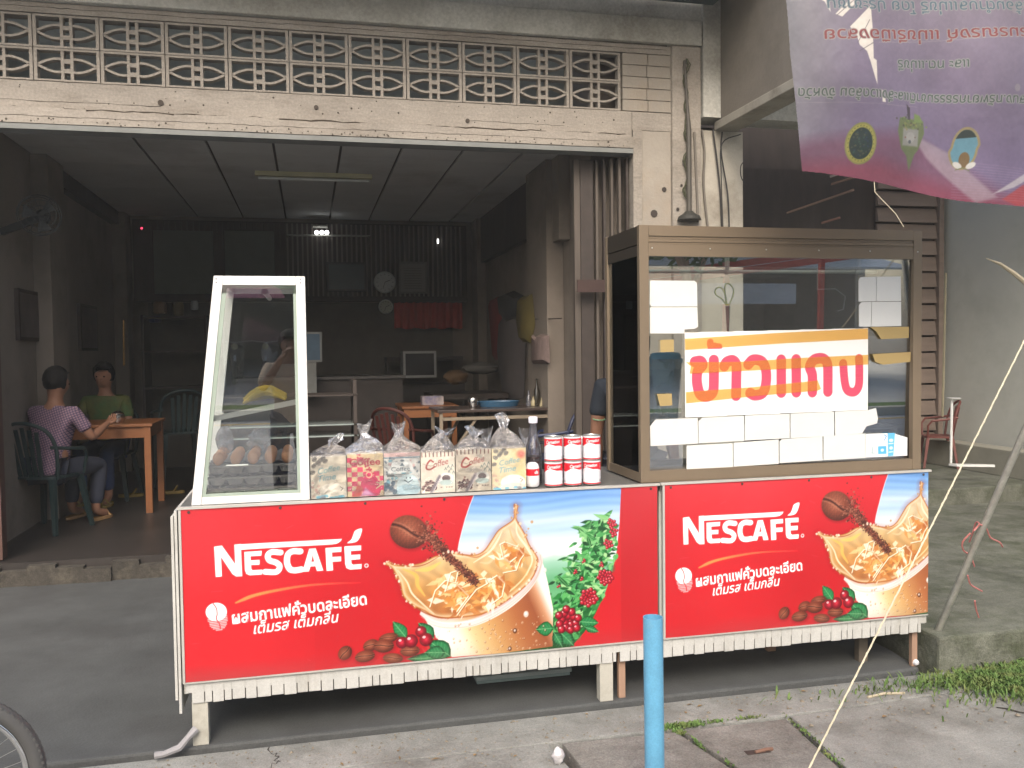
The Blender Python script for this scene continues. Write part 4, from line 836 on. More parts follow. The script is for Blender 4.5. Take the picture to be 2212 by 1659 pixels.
# ------------------------------------------------------------------ coffee bags
BYF = 3.705
m_bagp = vmat('bag_print', .45, .1)
m_wrap = glass('wrap_plastic', (.95, .95, .96), 1.5, 2.0, rough=.1, bump=.9, bscale=45, haze=.11, hcol=(.62, .62, .66))
m_bags = mat('bag_side', S(170, 158, 140), .7)
def bag_art(kind, c, x0, x1, z0, z1, seed):
    r = random.Random(seed); w, h = x1-x0, z1-z0; P = lambda a, b: (x0+a*w, z0+b*h)
    if kind in ('time', 'time2'):
        c.C[:] = (206, 200, 184) if kind == 'time' else (206, 194, 158)
        if kind == 'time2':
            c.poly([P(.75, .0), P(1, .0), P(1, 1), P(.62, 1)], (204, 186, 128), soft=.02, alpha=.7); c.ell(P(.86, .84), .018, .016, (204, 90, 80), soft=.008, alpha=.8)
        for a, b in ((.12, .93), (.28, .9), (.42, .88), (.1, .78), (.22, .84), (.06, .62), (.36, .96)): c.ell(P(a, b), .012, .009, (110, 108, 104), r.uniform(-1, 1), alpha=.8); c.stroke([P(a-.05, b-.02), P(a+.05, b+.02)], .0015, (60, 56, 52))
        c.text('Coffee', P(.22, .58), .034, (120, 160, 164), ang=.16, bold=.008, width=w*.62, shear=.3); c.text('Time', P(.22, .4), .036, (120, 164, 172), ang=.12, bold=.01, width=w*.5, shear=.3)
        c.ell(P(.62, .16), .055, .035, (222, 218, 206)); c.ell(P(.62, .05), .06, .018, (206, 202, 190)); c.stroke([P(.82, .26), P(.9, .22), P(.84, .17)], .003, (120, 112, 100))
        for i in range(9): c.ell(P(r.uniform(.02, 1), r.uniform(0, .05)), .01, .006, (104, 172, 196) if r.random() < .6 else (110, 118, 128), alpha=.8)
        for i in range(10): c.ell(P(r.uniform(.02, .25), r.uniform(.05, .4)), .006, .006, (190, 150, 140), alpha=.5)
    elif kind == 'pink':
        c.C[:] = (214, 198, 160)
        for j in range(8):
            for i in range(7):
                if (i+j) % 2 and (j < 5 or i < 3) and not (j > 5 and i > 3): c.poly([P(i/6.5-.03, j/9+.02), P((i+1)/6.5-.03, j/9+.02), P((i+1)/6.5-.03, (j+1)/9+.02), P(i/6.5-.03, (j+1)/9+.02)], (206, 66, 106))
        c.text('Coffee', P(.06, .73), .040, (170, 44, 60), bold=.02, width=w*.86)
        for i in range(40): t = r.random(); c.ell(P(.3+t*.4+r.gauss(0, .03), .95-t*.4+r.gauss(0, .03)), .004, .004, (186, 58, 84))
        c.ell(P(.62, .26), .038, .045, (210, 62, 110)); c.ell(P(.72, .14), .03, .03, (196, 50, 96)); c.stroke([P(.8, .32), P(.95, .27), P(.8, .18)], .005, (214, 198, 160)); c.ell(P(.6, .5), .014, .014, (226, 190, 160)); c.ell(P(.6, .5), .009, .009, (206, 66, 106))
        c.poly([P(.12, .0), P(.3, .3), P(.42, .2), P(.4, .0)], (176, 86, 80), soft=.004); c.poly([P(.35, .0), P(.5, .2), P(.75, .02)], (196, 150, 186), soft=.006)
    elif kind == 'blue':
        c.C[:] = (206, 208, 204)
        for i in range(70): c.ell(P(r.random(), r.uniform(.05, .88)), r.uniform(.004, .011), r.uniform(.003, .008), r.choice([(110, 166, 184), (96, 112, 124), (206, 170, 168), (140, 186, 196), (160, 164, 164)]), r.uniform(-1.5, 1.5), alpha=.85)
        c.poly([P(0, .9), P(1, .9), P(1, 1), P(0, 1)], (210, 182, 178)); c.poly([P(.0, .86), P(1, .86), P(1, .89), P(0, .89)], (92, 128, 150), alpha=.7)
        c.poly([P(.1, .52), P(.24, .78), P(.74, .78), P(.86, .52)], (220, 224, 222)); c.text('Coffee', P(.2, .56), .026, (84, 100, 110), bold=.0, width=w*.52); c.poly([P(.44, .68), P(.5, .76), P(.56, .68)], (96, 120, 130)); c.poly([P(.08, .43), P(.7, .43), P(.7, .49), P(.08, .49)], (104, 110, 110)); c.poly([P(.28, .445), P(.58, .445), P(.58, .475), P(.28, .475)], (170, 176, 176))
        c.ell(P(.66, .2), .048, .05, (206, 222, 224)); c.ell(P(.66, .1), .05, .025, (186, 212, 220))
        c.stroke([P(.56, .34), P(.66, .28), P(.78, .34)], .004, (80, 96, 108)); c.ell(P(.62, .39), .003, .004, (80, 96, 108)); c.ell(P(.72, .39), .003, .004, (80, 96, 108))
        for i in range(8): c.ell(P(r.uniform(.02, .3), r.uniform(.02, .3)), .009, .012, (84, 108, 128), r.uniform(-1, 1), alpha=.8)
    else:
        c.C[:] = (208, 200, 184)
        for i in range(9): c.poly([P(i/9+.02, .88), P(i/9+.055, .88), P(i/9+.055, 1), P(i/9+.02, 1)], (104, 76, 70) if i % 2 else (140, 106, 98))
        cc = (156, 78, 72); P_ = cr_line([P(.36, .76), P(.28, .8), (P(.18, .7)), P(.17, .6), P(.28, .58), P(.4, .64)], 5); c.stroke(P_, .008, cc)
        c.text('offee', P(.38, .62), .038, cc, ang=.22, bold=.006, width=w*.46, shear=.35); c.stroke([P(.06, .72), P(.3, .66), P(.55, .74)], .0025, (120, 110, 100), alpha=.6)
        c.ell(P(.74, .34), .032, .024, (224, 222, 214)); c.ell(P(.74, .35), .026, .018, (214, 214, 208)); c.ell(P(.74, .35), .018, .013, (96, 80, 80)); c.ell(P(.74, .24), .03, .012, (170, 188, 184))
        for a, b in ((.78, .6), (.86, .54), (.7, .55), (.9, .62), (.8, .48), (.93, .46)): c.stroke([P(a, b), P(a+.03, b+.06), P(a+.06, b)], .003, (104, 122, 120))
        for i in range(60): t = r.random(); c.ell(P(.05+t*.4, .06+r.random()*.28*(1-abs(t-.5))), .005, .004, r.choice([(104, 76, 72), (84, 60, 60), (140, 110, 104)]))
        c.stroke([P(.3, .02), P(.55, .4)], .012, (120, 112, 118), soft=.004); c.stroke([P(.35, .02), P(.58, .36)], .004, (186, 180, 184)); c.poly([P(0, 0), P(.13, .12), P(.1, 0)], (226, 222, 214))
        for a in (.6, .75, .83, .9): c.ell(P(a, .13), .004, .002, (110, 90, 84))
    c.noise(.10, .03, seed)
def wrap_mesh(x0, x1, y0, y1, z0, H, kind, seed):
    """gathered bag mouth rising from the four top edges"""
    r = random.Random(seed); n, m = 36, 14; vs = []; fs = []; lean = kind[1]; cx_, cy_ = (x0+x1)/2, (y0+y1)/2
    for k in range(m+1):
        t = k/m
        neck = kind[0]; tw = (1-t)**.8 if t < neck else 0
        s_ = 1-(t/neck)**1.4*.86 if t < neck else .14+(t-neck)/(1-neck)*kind[2]
        for j in range(n):
            a = 2*math.pi*j/n; q = max(abs(math.cos(a)), abs(math.sin(a))); bx, by = math.cos(a)/q*(x1-x0)/2, math.sin(a)/q*(y1-y0)/2
            wr = 1+.14*math.sin(a*5+seed*1.7+t*4)*min(1, t*4)+.10*math.sin(a*3+seed+t*7)*min(1, t*4)+r.uniform(-.07, .07)*min(1, t*3)
            vs.append((cx_+bx*s_*wr+lean*(x1-x0)*t, cy_+by*s_*wr, z0+H*t*(1+.10*math.sin(a+seed))+.010*math.sin(a*2+t*5+seed)*min(1, t*3)))
    for k in range(m):
        for j in range(n): fs.append((k*n+j, k*n+(j+1) % n, (k+1)*n+(j+1) % n, (k+1)*n+j))
    return vs, fs
bags = [('time', 670.5, 748, 985, 1081, (.55, .22, .25), .075, 'cream coffee bag with pale blue script, leftmost beside the egg showcase'),
        ('pink', 750, 828, 979.5, 1077, (.62, .02, .22), .125, 'coffee bag with pink and cream checkerboard print in clear plastic'),
        ('blue', 829.5, 907.5, 977, 1073, (.6, -.05, .2), .12, 'coffee bag with blue grey print and a smiling white mug'),
        ('script', 909, 982.6, 976, 1069, (.7, .25, .35), .095, 'coffee bag with red script title, next to the blue mug bag'),
        ('script', 985, 1061, 970, 1066, (.6, .1, .3), .085, 'coffee bag with red script title, next to the yellowish bag'),
        ('time2', 1063, 1136, 968, 1059.5, (.62, -.1, .2), .135, 'yellowish cream coffee bag with pale script, rightmost beside the bottles')]
for i, (kd, xa, xb, ya, yb, wk, H, lab) in enumerate(bags):
    x0, x1 = at(xa, 1020, Y=BYF).x, at(xb, 1020, Y=BYF).x; z0 = .967; z1 = at((xa+xb)/2, ya, Y=BYF).z
    t = thing('coffee_bag', lab, 'coffee bag', ((x0+x1)/2, BYF+.045, z0), 'printed coffee bags in clear plastic')
    c = Canvas(x0, x1, z0, z1, .0016); bag_art(kd, c, x0, x1, z0, z1, 20+i)
    c.mesh('front_print', lambda U, V: (U, BYF+.003*np.sin((V-z0)*40)*np.sin((U-x0)*30), V), m_bagp, t)
    MB().box(x0, x1, BYF+.004, BYF+.09, z0, z1-.002).build('paper_body', m_bags, t)
    vs, fs = wrap_mesh(x0-.004, x1+.004, BYF-.002, BYF+.094, z1-.003, H, wk, i+1)
    MB().add(vs, fs).build('plastic_wrap', m_wrap, t, True)
    MB().add([(x0-.003, BYF-.004, z0), (x1+.003, BYF-.004, z0), (x1+.003, BYF-.003, z1), (x0-.003, BYF-.003, z1)], [(0, 1, 2, 3)]).build('plastic_front', glass('film', (.97, .97, .98), 1.4, 1.2, rough=.15, bump=1., bscale=25, haze=.05), t)
for i, (px_, py_, Y, H, lab) in enumerate(((1052, 945, 3.90, .15, 'knotted clear plastic bag rising behind the right coffee bags'), (1133, 945, 3.93, .15, 'twisted clear plastic bag standing behind the yellowish bag'), (965, 968, 3.92, .13, 'loose clear plastic bag behind the middle coffee bags'))):
    p = at(px_, py_, Y=Y); vs, fs = wrap_mesh(p.x-.06, p.x+.06, Y-.04, Y+.04, .968, p.z-.968+.03, (.7, .0, .28), i+9)
    tag(MB().add(vs, fs).build('plastic_bag', m_wrap, None, True), lab, 'plastic bag', 'plastic bags behind the coffee bags')
# ------------------------------------------------------------------ bottles, jar, tins
m_can = vmat('tin_label', .35, .2); m_tin = mat('tin_metal', S(190, 190, 186), .3, metal=.8, var=.05)
def tin(seed, rot):
    R0, Hc = .0405, .104
    c = Canvas(0, 2*math.pi*R0, 0, Hc, .0016, (226, 226, 230)); L_ = 2*math.pi*R0
    wv = lambda U: .066+.006*np.sin(U*2*math.pi/(L_/2))+.003*np.sin(U*2*math.pi/(L_/4))
    m = (c.V > wv(c.U)) & (c.V < .096); c.C[m] = (214, 34, 50); m = c.V < .005; c.C[m] = (200, 40, 56)
    for k in range(2):
        u = L_*(.02+k*.5); c.text('Carnation', (u, .075), .020, (240, 236, 236), bold=.03, width=L_*.26, shear=.25, ang=.06)
        u = L_*(.33+k*.5)
        for j in range(5): c.stroke([(u, .070+j*.005), (u+.022, .070+j*.005)], .0025, (232, 110, 120))
        for j in range(6): c.stroke([(u+.002*(j % 2), .022+j*.006), (u+.024+.004*(j % 3), .022+j*.006)], .0016, (180, 184, 200))
        for j in range(8): c.stroke([(u+.002+j*.0028, .010), (u+.002+j*.0028, .018)], .0014, (90, 90, 96))
        for j in range(4): c.stroke([(u+.036, .014+j*.006), (u+.044, .014+j*.006)], .0016, (150, 170, 190))
    t = thing('milk_tin', 'x', 'tin', (0, 0, 0), 'stacked milk tins')
    c.mesh('paper_label', lambda U, V: (R0*np.cos(U/R0+rot), R0*np.sin(U/R0+rot), V+.003), m_can, t)
    MB().lathe([(.001, .001), (R0, .0), (R0+.0012, .001), (R0+.0012, .003), (R0-.0006, .0035), (R0-.0006, .1065), (R0+.0014, .1075), (R0+.0014, .1095), (R0-.002, .110), (R0-.003, .107), (.001, .1065)], (0, 0, 0), 40).build('tin_body', m_tin, t, True)
    return t
t0 = tin(1, 3.55); k_ = 0
nm = ['left', 'middle', 'right']
for j in range(2):
    for i in range(3):
        x = at(1195.5+i*41.2, 1000, Y=3.75).x
        loc = (x, 3.75, .968+j*.1105)
        if k_ == 0: t_ = t0; t_.location = loc
        else: t_ = dup(t0); t_.location = loc
        t_.rotation_euler.z = (0, .45, -.25, -.1, .25, .1)[k_]; t_['label'] = 'red and white milk tin, %s one in the %s row of the stack' % (nm[i], ('bottom', 'top')[j]); k_ += 1
def lathe_thing(name, lab, cat, loc, parts, group=None):
    t = thing(name, lab, cat, loc, group)
    for nm_, prof, m_ in parts: MB().lathe(prof, loc, 24).build(nm_, m_, t, True)
    return t
m_bot = glass('bottle_glass', (.85, .86, .9), 1.5, 2.2, haze=.10, hcol=(.6, .6, .7), bscale=20)
bx = at(1152, 960, Y=3.84).x
lathe_thing('glass_bottle', 'tall clear glass bottle with white cap left of the milk tins', 'bottle', (bx, 3.84, .967),
            [('bottle_body', [(.001, 0), (.036, .002), (.038, .02), (.038, .13), (.034, .17), (.024, .20), (.019, .23), (.0165, .27), (.0165, .29)], m_bot), ('drink', [(.001, .004), (.034, .006), (.035, .125), (.001, .128)], mat('cola', S(70, 40, 34), .2, coat=.5)), ('cap', [(.001, .274), (.020, .275), (.021, .279), (.021, .300), (.018, .304), (.001, .305)], mat('cap_white', S(226, 222, 232), .4))])
jx = at(1150, 1030, Y=3.745).x
t = lathe_thing('sauce_jar', 'small white plastic jar with red band between yellowish bag and tins', 'jar', (jx, 3.745, .967),
            [('jar_body', [(.001, 0), (.024, .001), (.030, .008), (.031, .03), (.031, .085), (.026, .10), (.016, .108), (.001, .109)], mat('jar_white', S(222, 222, 224), .45))])
c = Canvas(0, .0315*math.pi, 0, .030, .0014, (212, 30, 46)); c.text('da', (.052, .009), .022, (240, 240, 240), bold=.03, shear=.2)
c.mesh('jar_label', lambda U, V: (jx-.0315*np.cos(U/.0315), 3.745-.0315*np.sin(U/.0315), .967+.052+V), m_can, t)
# tray of cups behind the tins
bx = at(1235, 945, Y=3.93); tr = thing('paper_bowls', 'white paper bowl showing above the milk tins', 'bowl', (bx.x, 3.93, .967))
MB().lathe([(.05, 0), (.055, .004), (.085, bx.z-.967), (.082, bx.z-.967), (.05, .01), (.001, .006)], (bx.x+.03, 3.93, .967), 28).build('bowl', mat('paper_white', S(206, 208, 210), .6), tr, True)
p = at(1190, 960, Y=4.02); tr = thing('wire_basket', 'dark wire rimmed basket partly hidden behind the milk tins', 'basket', (p.x+.03, 4.02, .967))
MB().tube([(p.x+.05+.11*math.cos(a/20*6.283), 4.02+.06*math.sin(a/20*6.283), p.z+.01) for a in range(20)], .004, 6, closed=True).build('rim', mat('dark_wire', S(70, 70, 74), .4, metal=.6), tr, True)
mb = MB()
for a in range(24): th_ = a/24*6.283; mb.bar((p.x+.05+.11*math.cos(th_), 4.02+.06*math.sin(th_), p.z+.01), (p.x+.05+.08*math.cos(th_), 4.02+.045*math.sin(th_), .97), .002)
mb.lathe([(.001, 0), (.085, .0), (.085, .004)], (p.x+.05, 4.02, .968), 16, sy=.55); mb.build('basket_sides', mat('dark_wire'), tr)
# ------------------------------------------------------------------ tall glass cabinet
CX0, CX1, CY0, CY1, CZ0, CZ1 = 1.44, 2.885, 3.675, 4.14, .970, 2.122
m_brz = mat('bronze_aluminium', S(124, 110, 92), .42, metal=.25, var=.05, scale=3)
m_brd = mat('bronze_dark', S(62, 56, 48), .45, metal=.3, var=.1)
gc = thing('glass_cabinet', 'bronze framed glass cabinet with a paper sign, standing on the right stall', 'display cabinet', ((CX0+CX1)/2, (CY0+CY1)/2, CZ0))
for x0, x1, m_ in ((CX0, CX0+.044, m_brz), (CX1-.046, CX1, m_brz)):
    for y0, y1 in ((CY0, CY0+.03), (CY1-.03, CY1)): MB().box(x0, x1, y0, y1, CZ0, CZ1).build('post', m_, gc, bevel=.002)
h0 = 1.985; mb = MB()
mb.box(CX0+.0445, CX1-.0465, CY0+.002, CY0+.03, h0, h0+.052).box(CX0+.0445, CX1-.0465, CY0+.005, CY0+.03, h0+.053, h0+.062).box(CX0+.0445, CX1-.0465, CY0+.002, CY0+.03, h0+.063, h0+.076).box(CX0+.0445, CX1-.0465, CY0+.006, CY0+.03, h0+.0775, h0+.088).box(CX0+.0445, CX1-.0465, CY0+.001, CY0+.03, h0+.0895, CZ1-.001)
mb.build('header', m_brz, gc)
mb = MB().box(CX0+.004, CX0+.03, CY0+.031, CY1-.031, h0+.005, h0+.05).box(CX0+.002, CX0+.03, CY0+.031, CY1-.031, h0+.054, CZ1-.002).box(CX1-.03, CX1-.004, CY0+.031, CY1-.031, h0, CZ1-.002).box(CX0+.045, CX1-.047, CY1-.028, CY1, h0, CZ1-.001)
mb.build('top_rail', m_brd, gc)
mb = MB().box(CX0+.0445, CX1-.0465, CY0+.002, CY0+.03, CZ0, CZ0+.052).box(CX0+.0445, CX1-.0465, CY1-.028, CY1-.002, CZ0, CZ0+.04).box(CX0+.004, CX0+.03, CY0+.031, CY1-.031, CZ0, CZ0+.04).box(CX1-.03, CX1-.004, CY0+.031, CY1-.031, CZ0, CZ0+.04)
mb.build('bottom_rail', m_brz, gc)
MB().box(CX0+.032, CX1-.032, CY0+.031, CY1-.031, CZ0+.004, CZ0+.012).build('floor_panel', mat('cabinet_floor', S(170, 168, 164), .3, metal=.4), gc)
GY = CY0+.016
_g = MB().box(CX0+.0445, CX1-.0465, GY+.018, GY+.021, CZ0+.0525, h0-.0005); _g.v = [(x, y-.018*(z-CZ0)/(h0-CZ0), z) for x, y, z in _g.v]; _g.build('front_glass', m_gl, gc)
MB().box(CX0+.031, CX1-.031, CY0+.031, CY1-.03, CZ1-.012, CZ1-.008).build('top_glass', m_gl2, gc)
MB().box(CX0+.012, CX0+.015, CY0+.031, CY1-.031, CZ0+.041, h0+.004).build('side_glass', m_gl2, gc)
MB().box(CX1-.015, CX1-.012, CY0+.031, CY1-.031, CZ0+.041, h0-.001).build('side_glass', m_gl2, gc)
for x_ in (1.50, 1.78, 2.06, 2.33, 2.60, 2.86): MB().lathe([(.0035, 0), (.0025, -.003)], (x_, CY0, h0+.035), 8, 'y').build('rivet', mat('rivet', S(225, 225, 220), .3, metal=.6), gc)
# hanging rail with hooks
rl = thing('hanging_rail', 'pale rail with wire hooks hung inside the top of the glass cabinet', 'rail', (2.1, 3.9, 1.93))
RY = 4.02
a, b = at(1345, 586, Y=RY), at(1918, 588, Y=RY)
mb = MB().tube([(a.x, RY, a.z), (b.x, RY, b.z)], .009, 8); mb.build('rail_tube', mat('rail_white', S(214, 216, 206), .4), rl, True)
for x_ in (a.x, a.x+.55, b.x): MB().box(x_-.008, x_+.008, RY-.01, RY+.01, a.z-.012, CZ1-.014).build('hanger', mat('rail_white'), rl)
mb = MB(); p = at(1560, 575, Y=RY-.02); mb.tube([(p.x-.05, RY-.02, p.z+.05), (p.x+.03, RY-.02, p.z+.05), (p.x+.035, RY-.02, p.z), (p.x-.03, RY-.02, p.z-.005)], .003, 6); mb.build('wire_hook', mat('wire_steel', S(190, 190, 190), .3, metal=.7), rl)
P = [at(x, y, Y=RY+.06) for x, y in ((1766, 576), (1766, 625), (1805, 624), (1826, 640), (1822, 668), (1810, 672))]; MB().tube(P, .003, 6).build('wire_hook', mat('wire_steel'), rl)
# scissors
scz = thing('scissors', 'yellow handled scissors hanging inside the glass cabinet, seen above the sign', 'scissors', tuple(at(1572, 650, Y=3.76)))
hc = lambda *p: [at(1228.8+x*.36456, 460.8+y*.36456, Y=3.76) for x, y in cr_line(p, 4)]
my = mat('scissor_yellow', S(220, 216, 110), .4)
MB().tube(hc((935, 545), (905, 505), (870, 480), (872, 448), (900, 440), (922, 470), (935, 540)), .0035, 7).build('handle', my, scz, True)
MB().tube(hc((940, 545), (925, 470), (928, 425), (950, 418), (975, 450), (972, 490), (948, 545)), .0035, 7).build('handle', my, scz, True)
mb = MB(); A0, A1, A2 = (at(1228.8+x*.36456, 460.8+y*.36456, Y=3.762) for x, y in ((930, 550), (957, 550), (945, 720)))
mb.add([A0, A1, (A2.x+.004, A2.y, A2.z), (A2.x-.004, A2.y, A2.z), A0+Vector((0, .004, 0)), A1+Vector((0, .004, 0)), (A2.x+.004, A2.y+.004, A2.z), (A2.x-.004, A2.y+.004, A2.z)], [(0, 1, 2, 3), (4, 7, 6, 5), (0, 4, 5, 1), (1, 5, 6, 2), (2, 6, 7, 3), (3, 7, 4, 0)]).build('blades', mat('blade_steel', S(200, 200, 200), .2, metal=.9), scz)
# plastic tubs and packets in the cabinet
m_tub = glass('tub_plastic', (.75, .85, .92), 1.45, 1.5, rough=.2, haze=.35, hcol=(.45, .6, .72), bscale=6)
m_lid = mat('blue_lid', S(70, 140, 176), .4)
for i, (xa, xb, yt, yb, Y, lab) in enumerate(((1352, 1470, 775, 860, 4.02, 'clear plastic tub with blue lid at the back of the glass cabinet'), (1408, 1468, 765, 850, 3.84, 'clear tub with blue lid behind the glass, left of the sign'))):
    p, q = at(xa, yt, Y=Y), at(xb, yb, Y=Y); q.z = 1.18+i*.0 if i == 0 else 1.20
    t = thing('plastic_tub', lab, 'tub', ((p.x+q.x)/2, Y, q.z), 'blue lidded tubs in the cabinet'); cx_, w = (p.x+q.x)/2, (q.x-p.x)/2
    MB().lathe([(w*.8, 0), (w*.82, .004), (w, p.z-q.z-.02), (w*.97, p.z-q.z-.02), (w*.78, .008)], (cx_, Y, q.z), 28, sy=.8).build('tub_body', m_tub, t, True)
    MB().lathe([(w*1.04, p.z-q.z-.024), (w*1.06, p.z-q.z-.004), (w*.9, p.z-q.z+.006), (.001, p.z-q.z+.008)], (cx_, Y, q.z), 28, sy=.8).build('lid', m_lid, t, True)
sf = thing('inner_shelf', 'grey steel shelf inside the cabinet carrying tubs and packets', 'shelf', (1.7, 3.95, 1.15))
MB().box(CX0+.04, CX1-.05, 3.74, 4.10, 1.165, 1.178).build('shelf_plate', mat('shelf_steel', S(170, 170, 172), .35, metal=.5), sf)
for x_ in (CX0+.06, CX1-.08):
    for y_ in (3.76, 4.08): MB().box(x_, x_+.014, y_-.007, y_+.007, CZ0+.013, 1.165).build('leg', mat('shelf_steel'), sf)
m_pkt = glass('packet', (.9, .9, .9), 1.5, 1.8, rough=.1, bump=.6, bscale=50, haze=.4, hcol=(.72, .7, .7))
tag(crumple(crumple(MB(), (1.60, 3.80, 1.225), (.06, .05, .04), 5), (1.66, 3.86, 1.22), (.05, .05, .035), 6).build('plastic_packets', m_pkt), 'crumpled clear packets in front of the tub, left of the sign', 'plastic bags')
p = at(1365, 840, Y=4.0); tag(crumple(MB(), (p.x+.02, 4.0, 1.24), (.05, .05, .03), 8).build('plastic_packet', m_pkt), 'pale plastic packet on the shelf by the cabinet side glass', 'plastic bag')
tag(MB().add([(2.50, 3.72, CZ0+.014), (2.72, 3.72, CZ0+.014), (2.74, 3.86, CZ0+.014), (2.52, 3.86, CZ0+.014), (2.50, 3.72, CZ0+.03), (2.72, 3.72, CZ0+.03), (2.74, 3.86, CZ0+.03), (2.52, 3.86, CZ0+.03)], [(0, 3, 2, 1), (4, 5, 6, 7), (0, 1, 5, 4), (1, 2, 6, 5), (2, 3, 7, 6), (3, 0, 4, 7)]).build('blue_packet', mat('deep_blue', S(40, 70, 170), .4)), 'deep blue flat packet on the cabinet floor at the right', 'packet')
# ------------------------------------------------------------------ things stuck on the outside of the glass
SYF = GY-.003
Z_ = lambda x, y, Y=SYF: at(1228.8+x*.36456, 460.8+y*.36456, Y=Y)
m_card = mat('white_card', S(206, 208, 206), .6, var=.04, scale=6, bump=.3, bscale=7)
def card(pts, lab, curl=.0):
    P = [Z_(*p) for p in pts]; n = len(P); d = .0022
    mb = MB().add([(p.x, SYF-d, p.z) for p in P]+[(p.x, SYF, p.z) for p in P], [tuple(range(n)), tuple(range(2*n-1, n-1, -1))]+[(i, i+n, (i+1) % n+n, (i+1) % n) for i in range(n)])
    return tag(mb.build('paper_card', m_card), lab, 'paper card', 'blank white cards taped to the cabinet glass')
card([(482, 398), (742, 400), (758, 412), (760, 552), (488, 553), (478, 540), (480, 410)], 'blank white card in the upper left corner of the cabinet glass')
card([(480, 557), (760, 556), (764, 672), (745, 684), (684, 688), (684, 712), (480, 712)], 'blank white card directly under the upper left one')
card([(1716, 396), (1728, 378), (1820, 376), (1818, 521), (1716, 523)], 'narrow white card, upper left of the four at the top right')
card([(1823, 376), (1965, 374), (1967, 520), (1821, 521)], 'wider white card, upper right of the four at the top right')
card([(1718, 545), (1733, 526), (1792, 525), (1788, 671), (1718, 671)], 'narrow white card, lower left of the four at the top right')
card([(1795, 525), (1967, 524), (1968, 667), (1791, 671)], 'wider white card, lower right of the four at the top right')
card([(513, 1222), (763, 1212), (765, 1364), (483, 1379), (480, 1262)], 'white card with a cut corner, first in the row under the sign')
card([(790, 1211), (1037, 1200), (1039, 1348), (768, 1362), (767, 1232)], 'white card, second from the left in the row under the sign')
card([(1042, 1198), (1307, 1187), (1308, 1332), (1042, 1346)], 'white card in the middle of the row under the sign')
card([(1312, 1186), (1570, 1175), (1571, 1318), (1312, 1332)], 'white card, fourth in the row under the sign')
card([(1575, 1174), (1772, 1166), (1818, 1154), (1830, 1215), (1824, 1244), (1762, 1262), (1736, 1304), (1576, 1317)], 'torn white card ending the row under the sign')
card([(697, 1376), (970, 1361), (972, 1502), (697, 1518)], 'white card, leftmost in the lowest row')
card([(975, 1359), (1242, 1340), (1243, 1484), (975, 1501)], 'white card, second in the lowest row')
card([(1262, 1338), (1502, 1322), (1503, 1464), (1248, 1480), (1247, 1352)], 'white card, third in the lowest row')
card([(1508, 1321), (1757, 1304), (1758, 1449), (1507, 1463)], 'white card, fourth in the lowest row')
# printed card at the end of the lowest row
pc0, pc1 = Z_(1759, 1440), Z_(2004, 1300)
c = Canvas(pc0.x, pc1.x, pc0.z-.005, pc1.z+.004, .002, (226, 230, 232)); q = lambda x, y: (Z_(x, y).x, Z_(x, y).z)
for k in range(6): c.stroke([q(1775+k*9, 1342), (q(1775+k*9, 1336))], .004, (150, 190, 220))
c.stroke([q(1866, 1312), q(1880, 1320), q(1868, 1345)], .004, (60, 130, 190)); c.poly([q(1830, 1380), (q(1880, 1378)), q(1881, 1425), q(1831, 1427)], (84, 168, 214)); c.ell(q(1856, 1403), .009, .007, (210, 230, 240)); c.stroke([q(1795, 1420), q(1800, 1385)], .007, (160, 180, 186)); c.poly([q(1788, 1418), q(1815, 1416), q(1812, 1424), q(1790, 1424)], (160, 180, 186))
c.poly([q(1888, 1300), q(1932, 1298), q(1922, 1436), q(1890, 1440)], (96, 176, 220)); c.ell(q(1908, 1345), .012, .008, (200, 226, 240)); c.ell(q(1908, 1390), .01, .008, (196, 224, 238)); c.stroke([q(1895, 1365), q(1920, 1363)], .004, (220, 240, 250)); c.stroke([q(1895, 1415), q(1918, 1412)], .004, (220, 240, 250)); c.stroke([q(1887, 1305), q(1889, 1440)], .002, (150, 160, 166))
tp = Z_(1930, 1298).z
msk = ~((c.V > np.interp(c.U, [pc0.x, Z_(1925, 1300).x, Z_(1940, 1310).x, Z_(2000, 1330).x, pc1.x+.01], [Z_(1757, 1306).z, tp, Z_(1940, 1308).z, Z_(2000, 1326).z, Z_(2005, 1330).z])) | (c.V < np.interp(c.U, [pc0.x, pc1.x], [Z_(1759, 1449).z, Z_(2004, 1436).z])))
cc_ = c.mesh('printed_card', lambda U, V: (U, SYF-.002, V), vmat('card_print', .5), None, mask=msk)
tag(cc_, 'white card with light blue symbols at the right end of the lowest row', 'printed card')
# the big paper sign
s0, s1_, sz0, sz1 = Z_(683, 950).x, Z_(1769, 950).x, Z_(700, 1212).z, Z_(1700, 676).z
sg = thing('food_sign', 'white paper sign with large red Thai letters and orange stripes on the cabinet', 'sign', ((s0+s1_)/2, SYF, sz0))
c = Canvas(s0, s1_, sz0-.002, sz1+.004, .0024, (228, 228, 226))
RD = (200, 72, 98); q = lambda x, y: (Z_(x, y).x, Z_(x, y).z); wS = 68*.36456/500
def gl(pts, w=wS, n=5): c.stroke(cr_line([q(*p) for p in pts], n) if n > 1 else [q(*p) for p in pts], w, RD)
gl(((745, 880), (778, 876), (790, 900), (762, 935), (757, 1000), (775, 1070), (815, 1085), (850, 1060), (857, 1000), (857, 870)), wS*1.0)
gl(((835, 765), (842, 785), (890, 787)), wS*.5, 1); c.ell(q(836, 762), .016, .014, RD); c.poly([q(815, 770), q(870, 765), q(872, 780), q(906, 779), q(906, 801), q(822, 804)], RD)
gl(((918, 905), (935, 880), (970, 872), (990, 900), (990, 960), (989, 1080)))
gl(((1060, 895), (1090, 868), (1140, 878), (1165, 930), (1165, 1010), (1145, 1065), (1100, 1078), (1072, 1065)))
gl(((1256, 868), (1256, 1062)), wS, 1); gl(((1345, 866), (1345, 1060)), wS, 1)
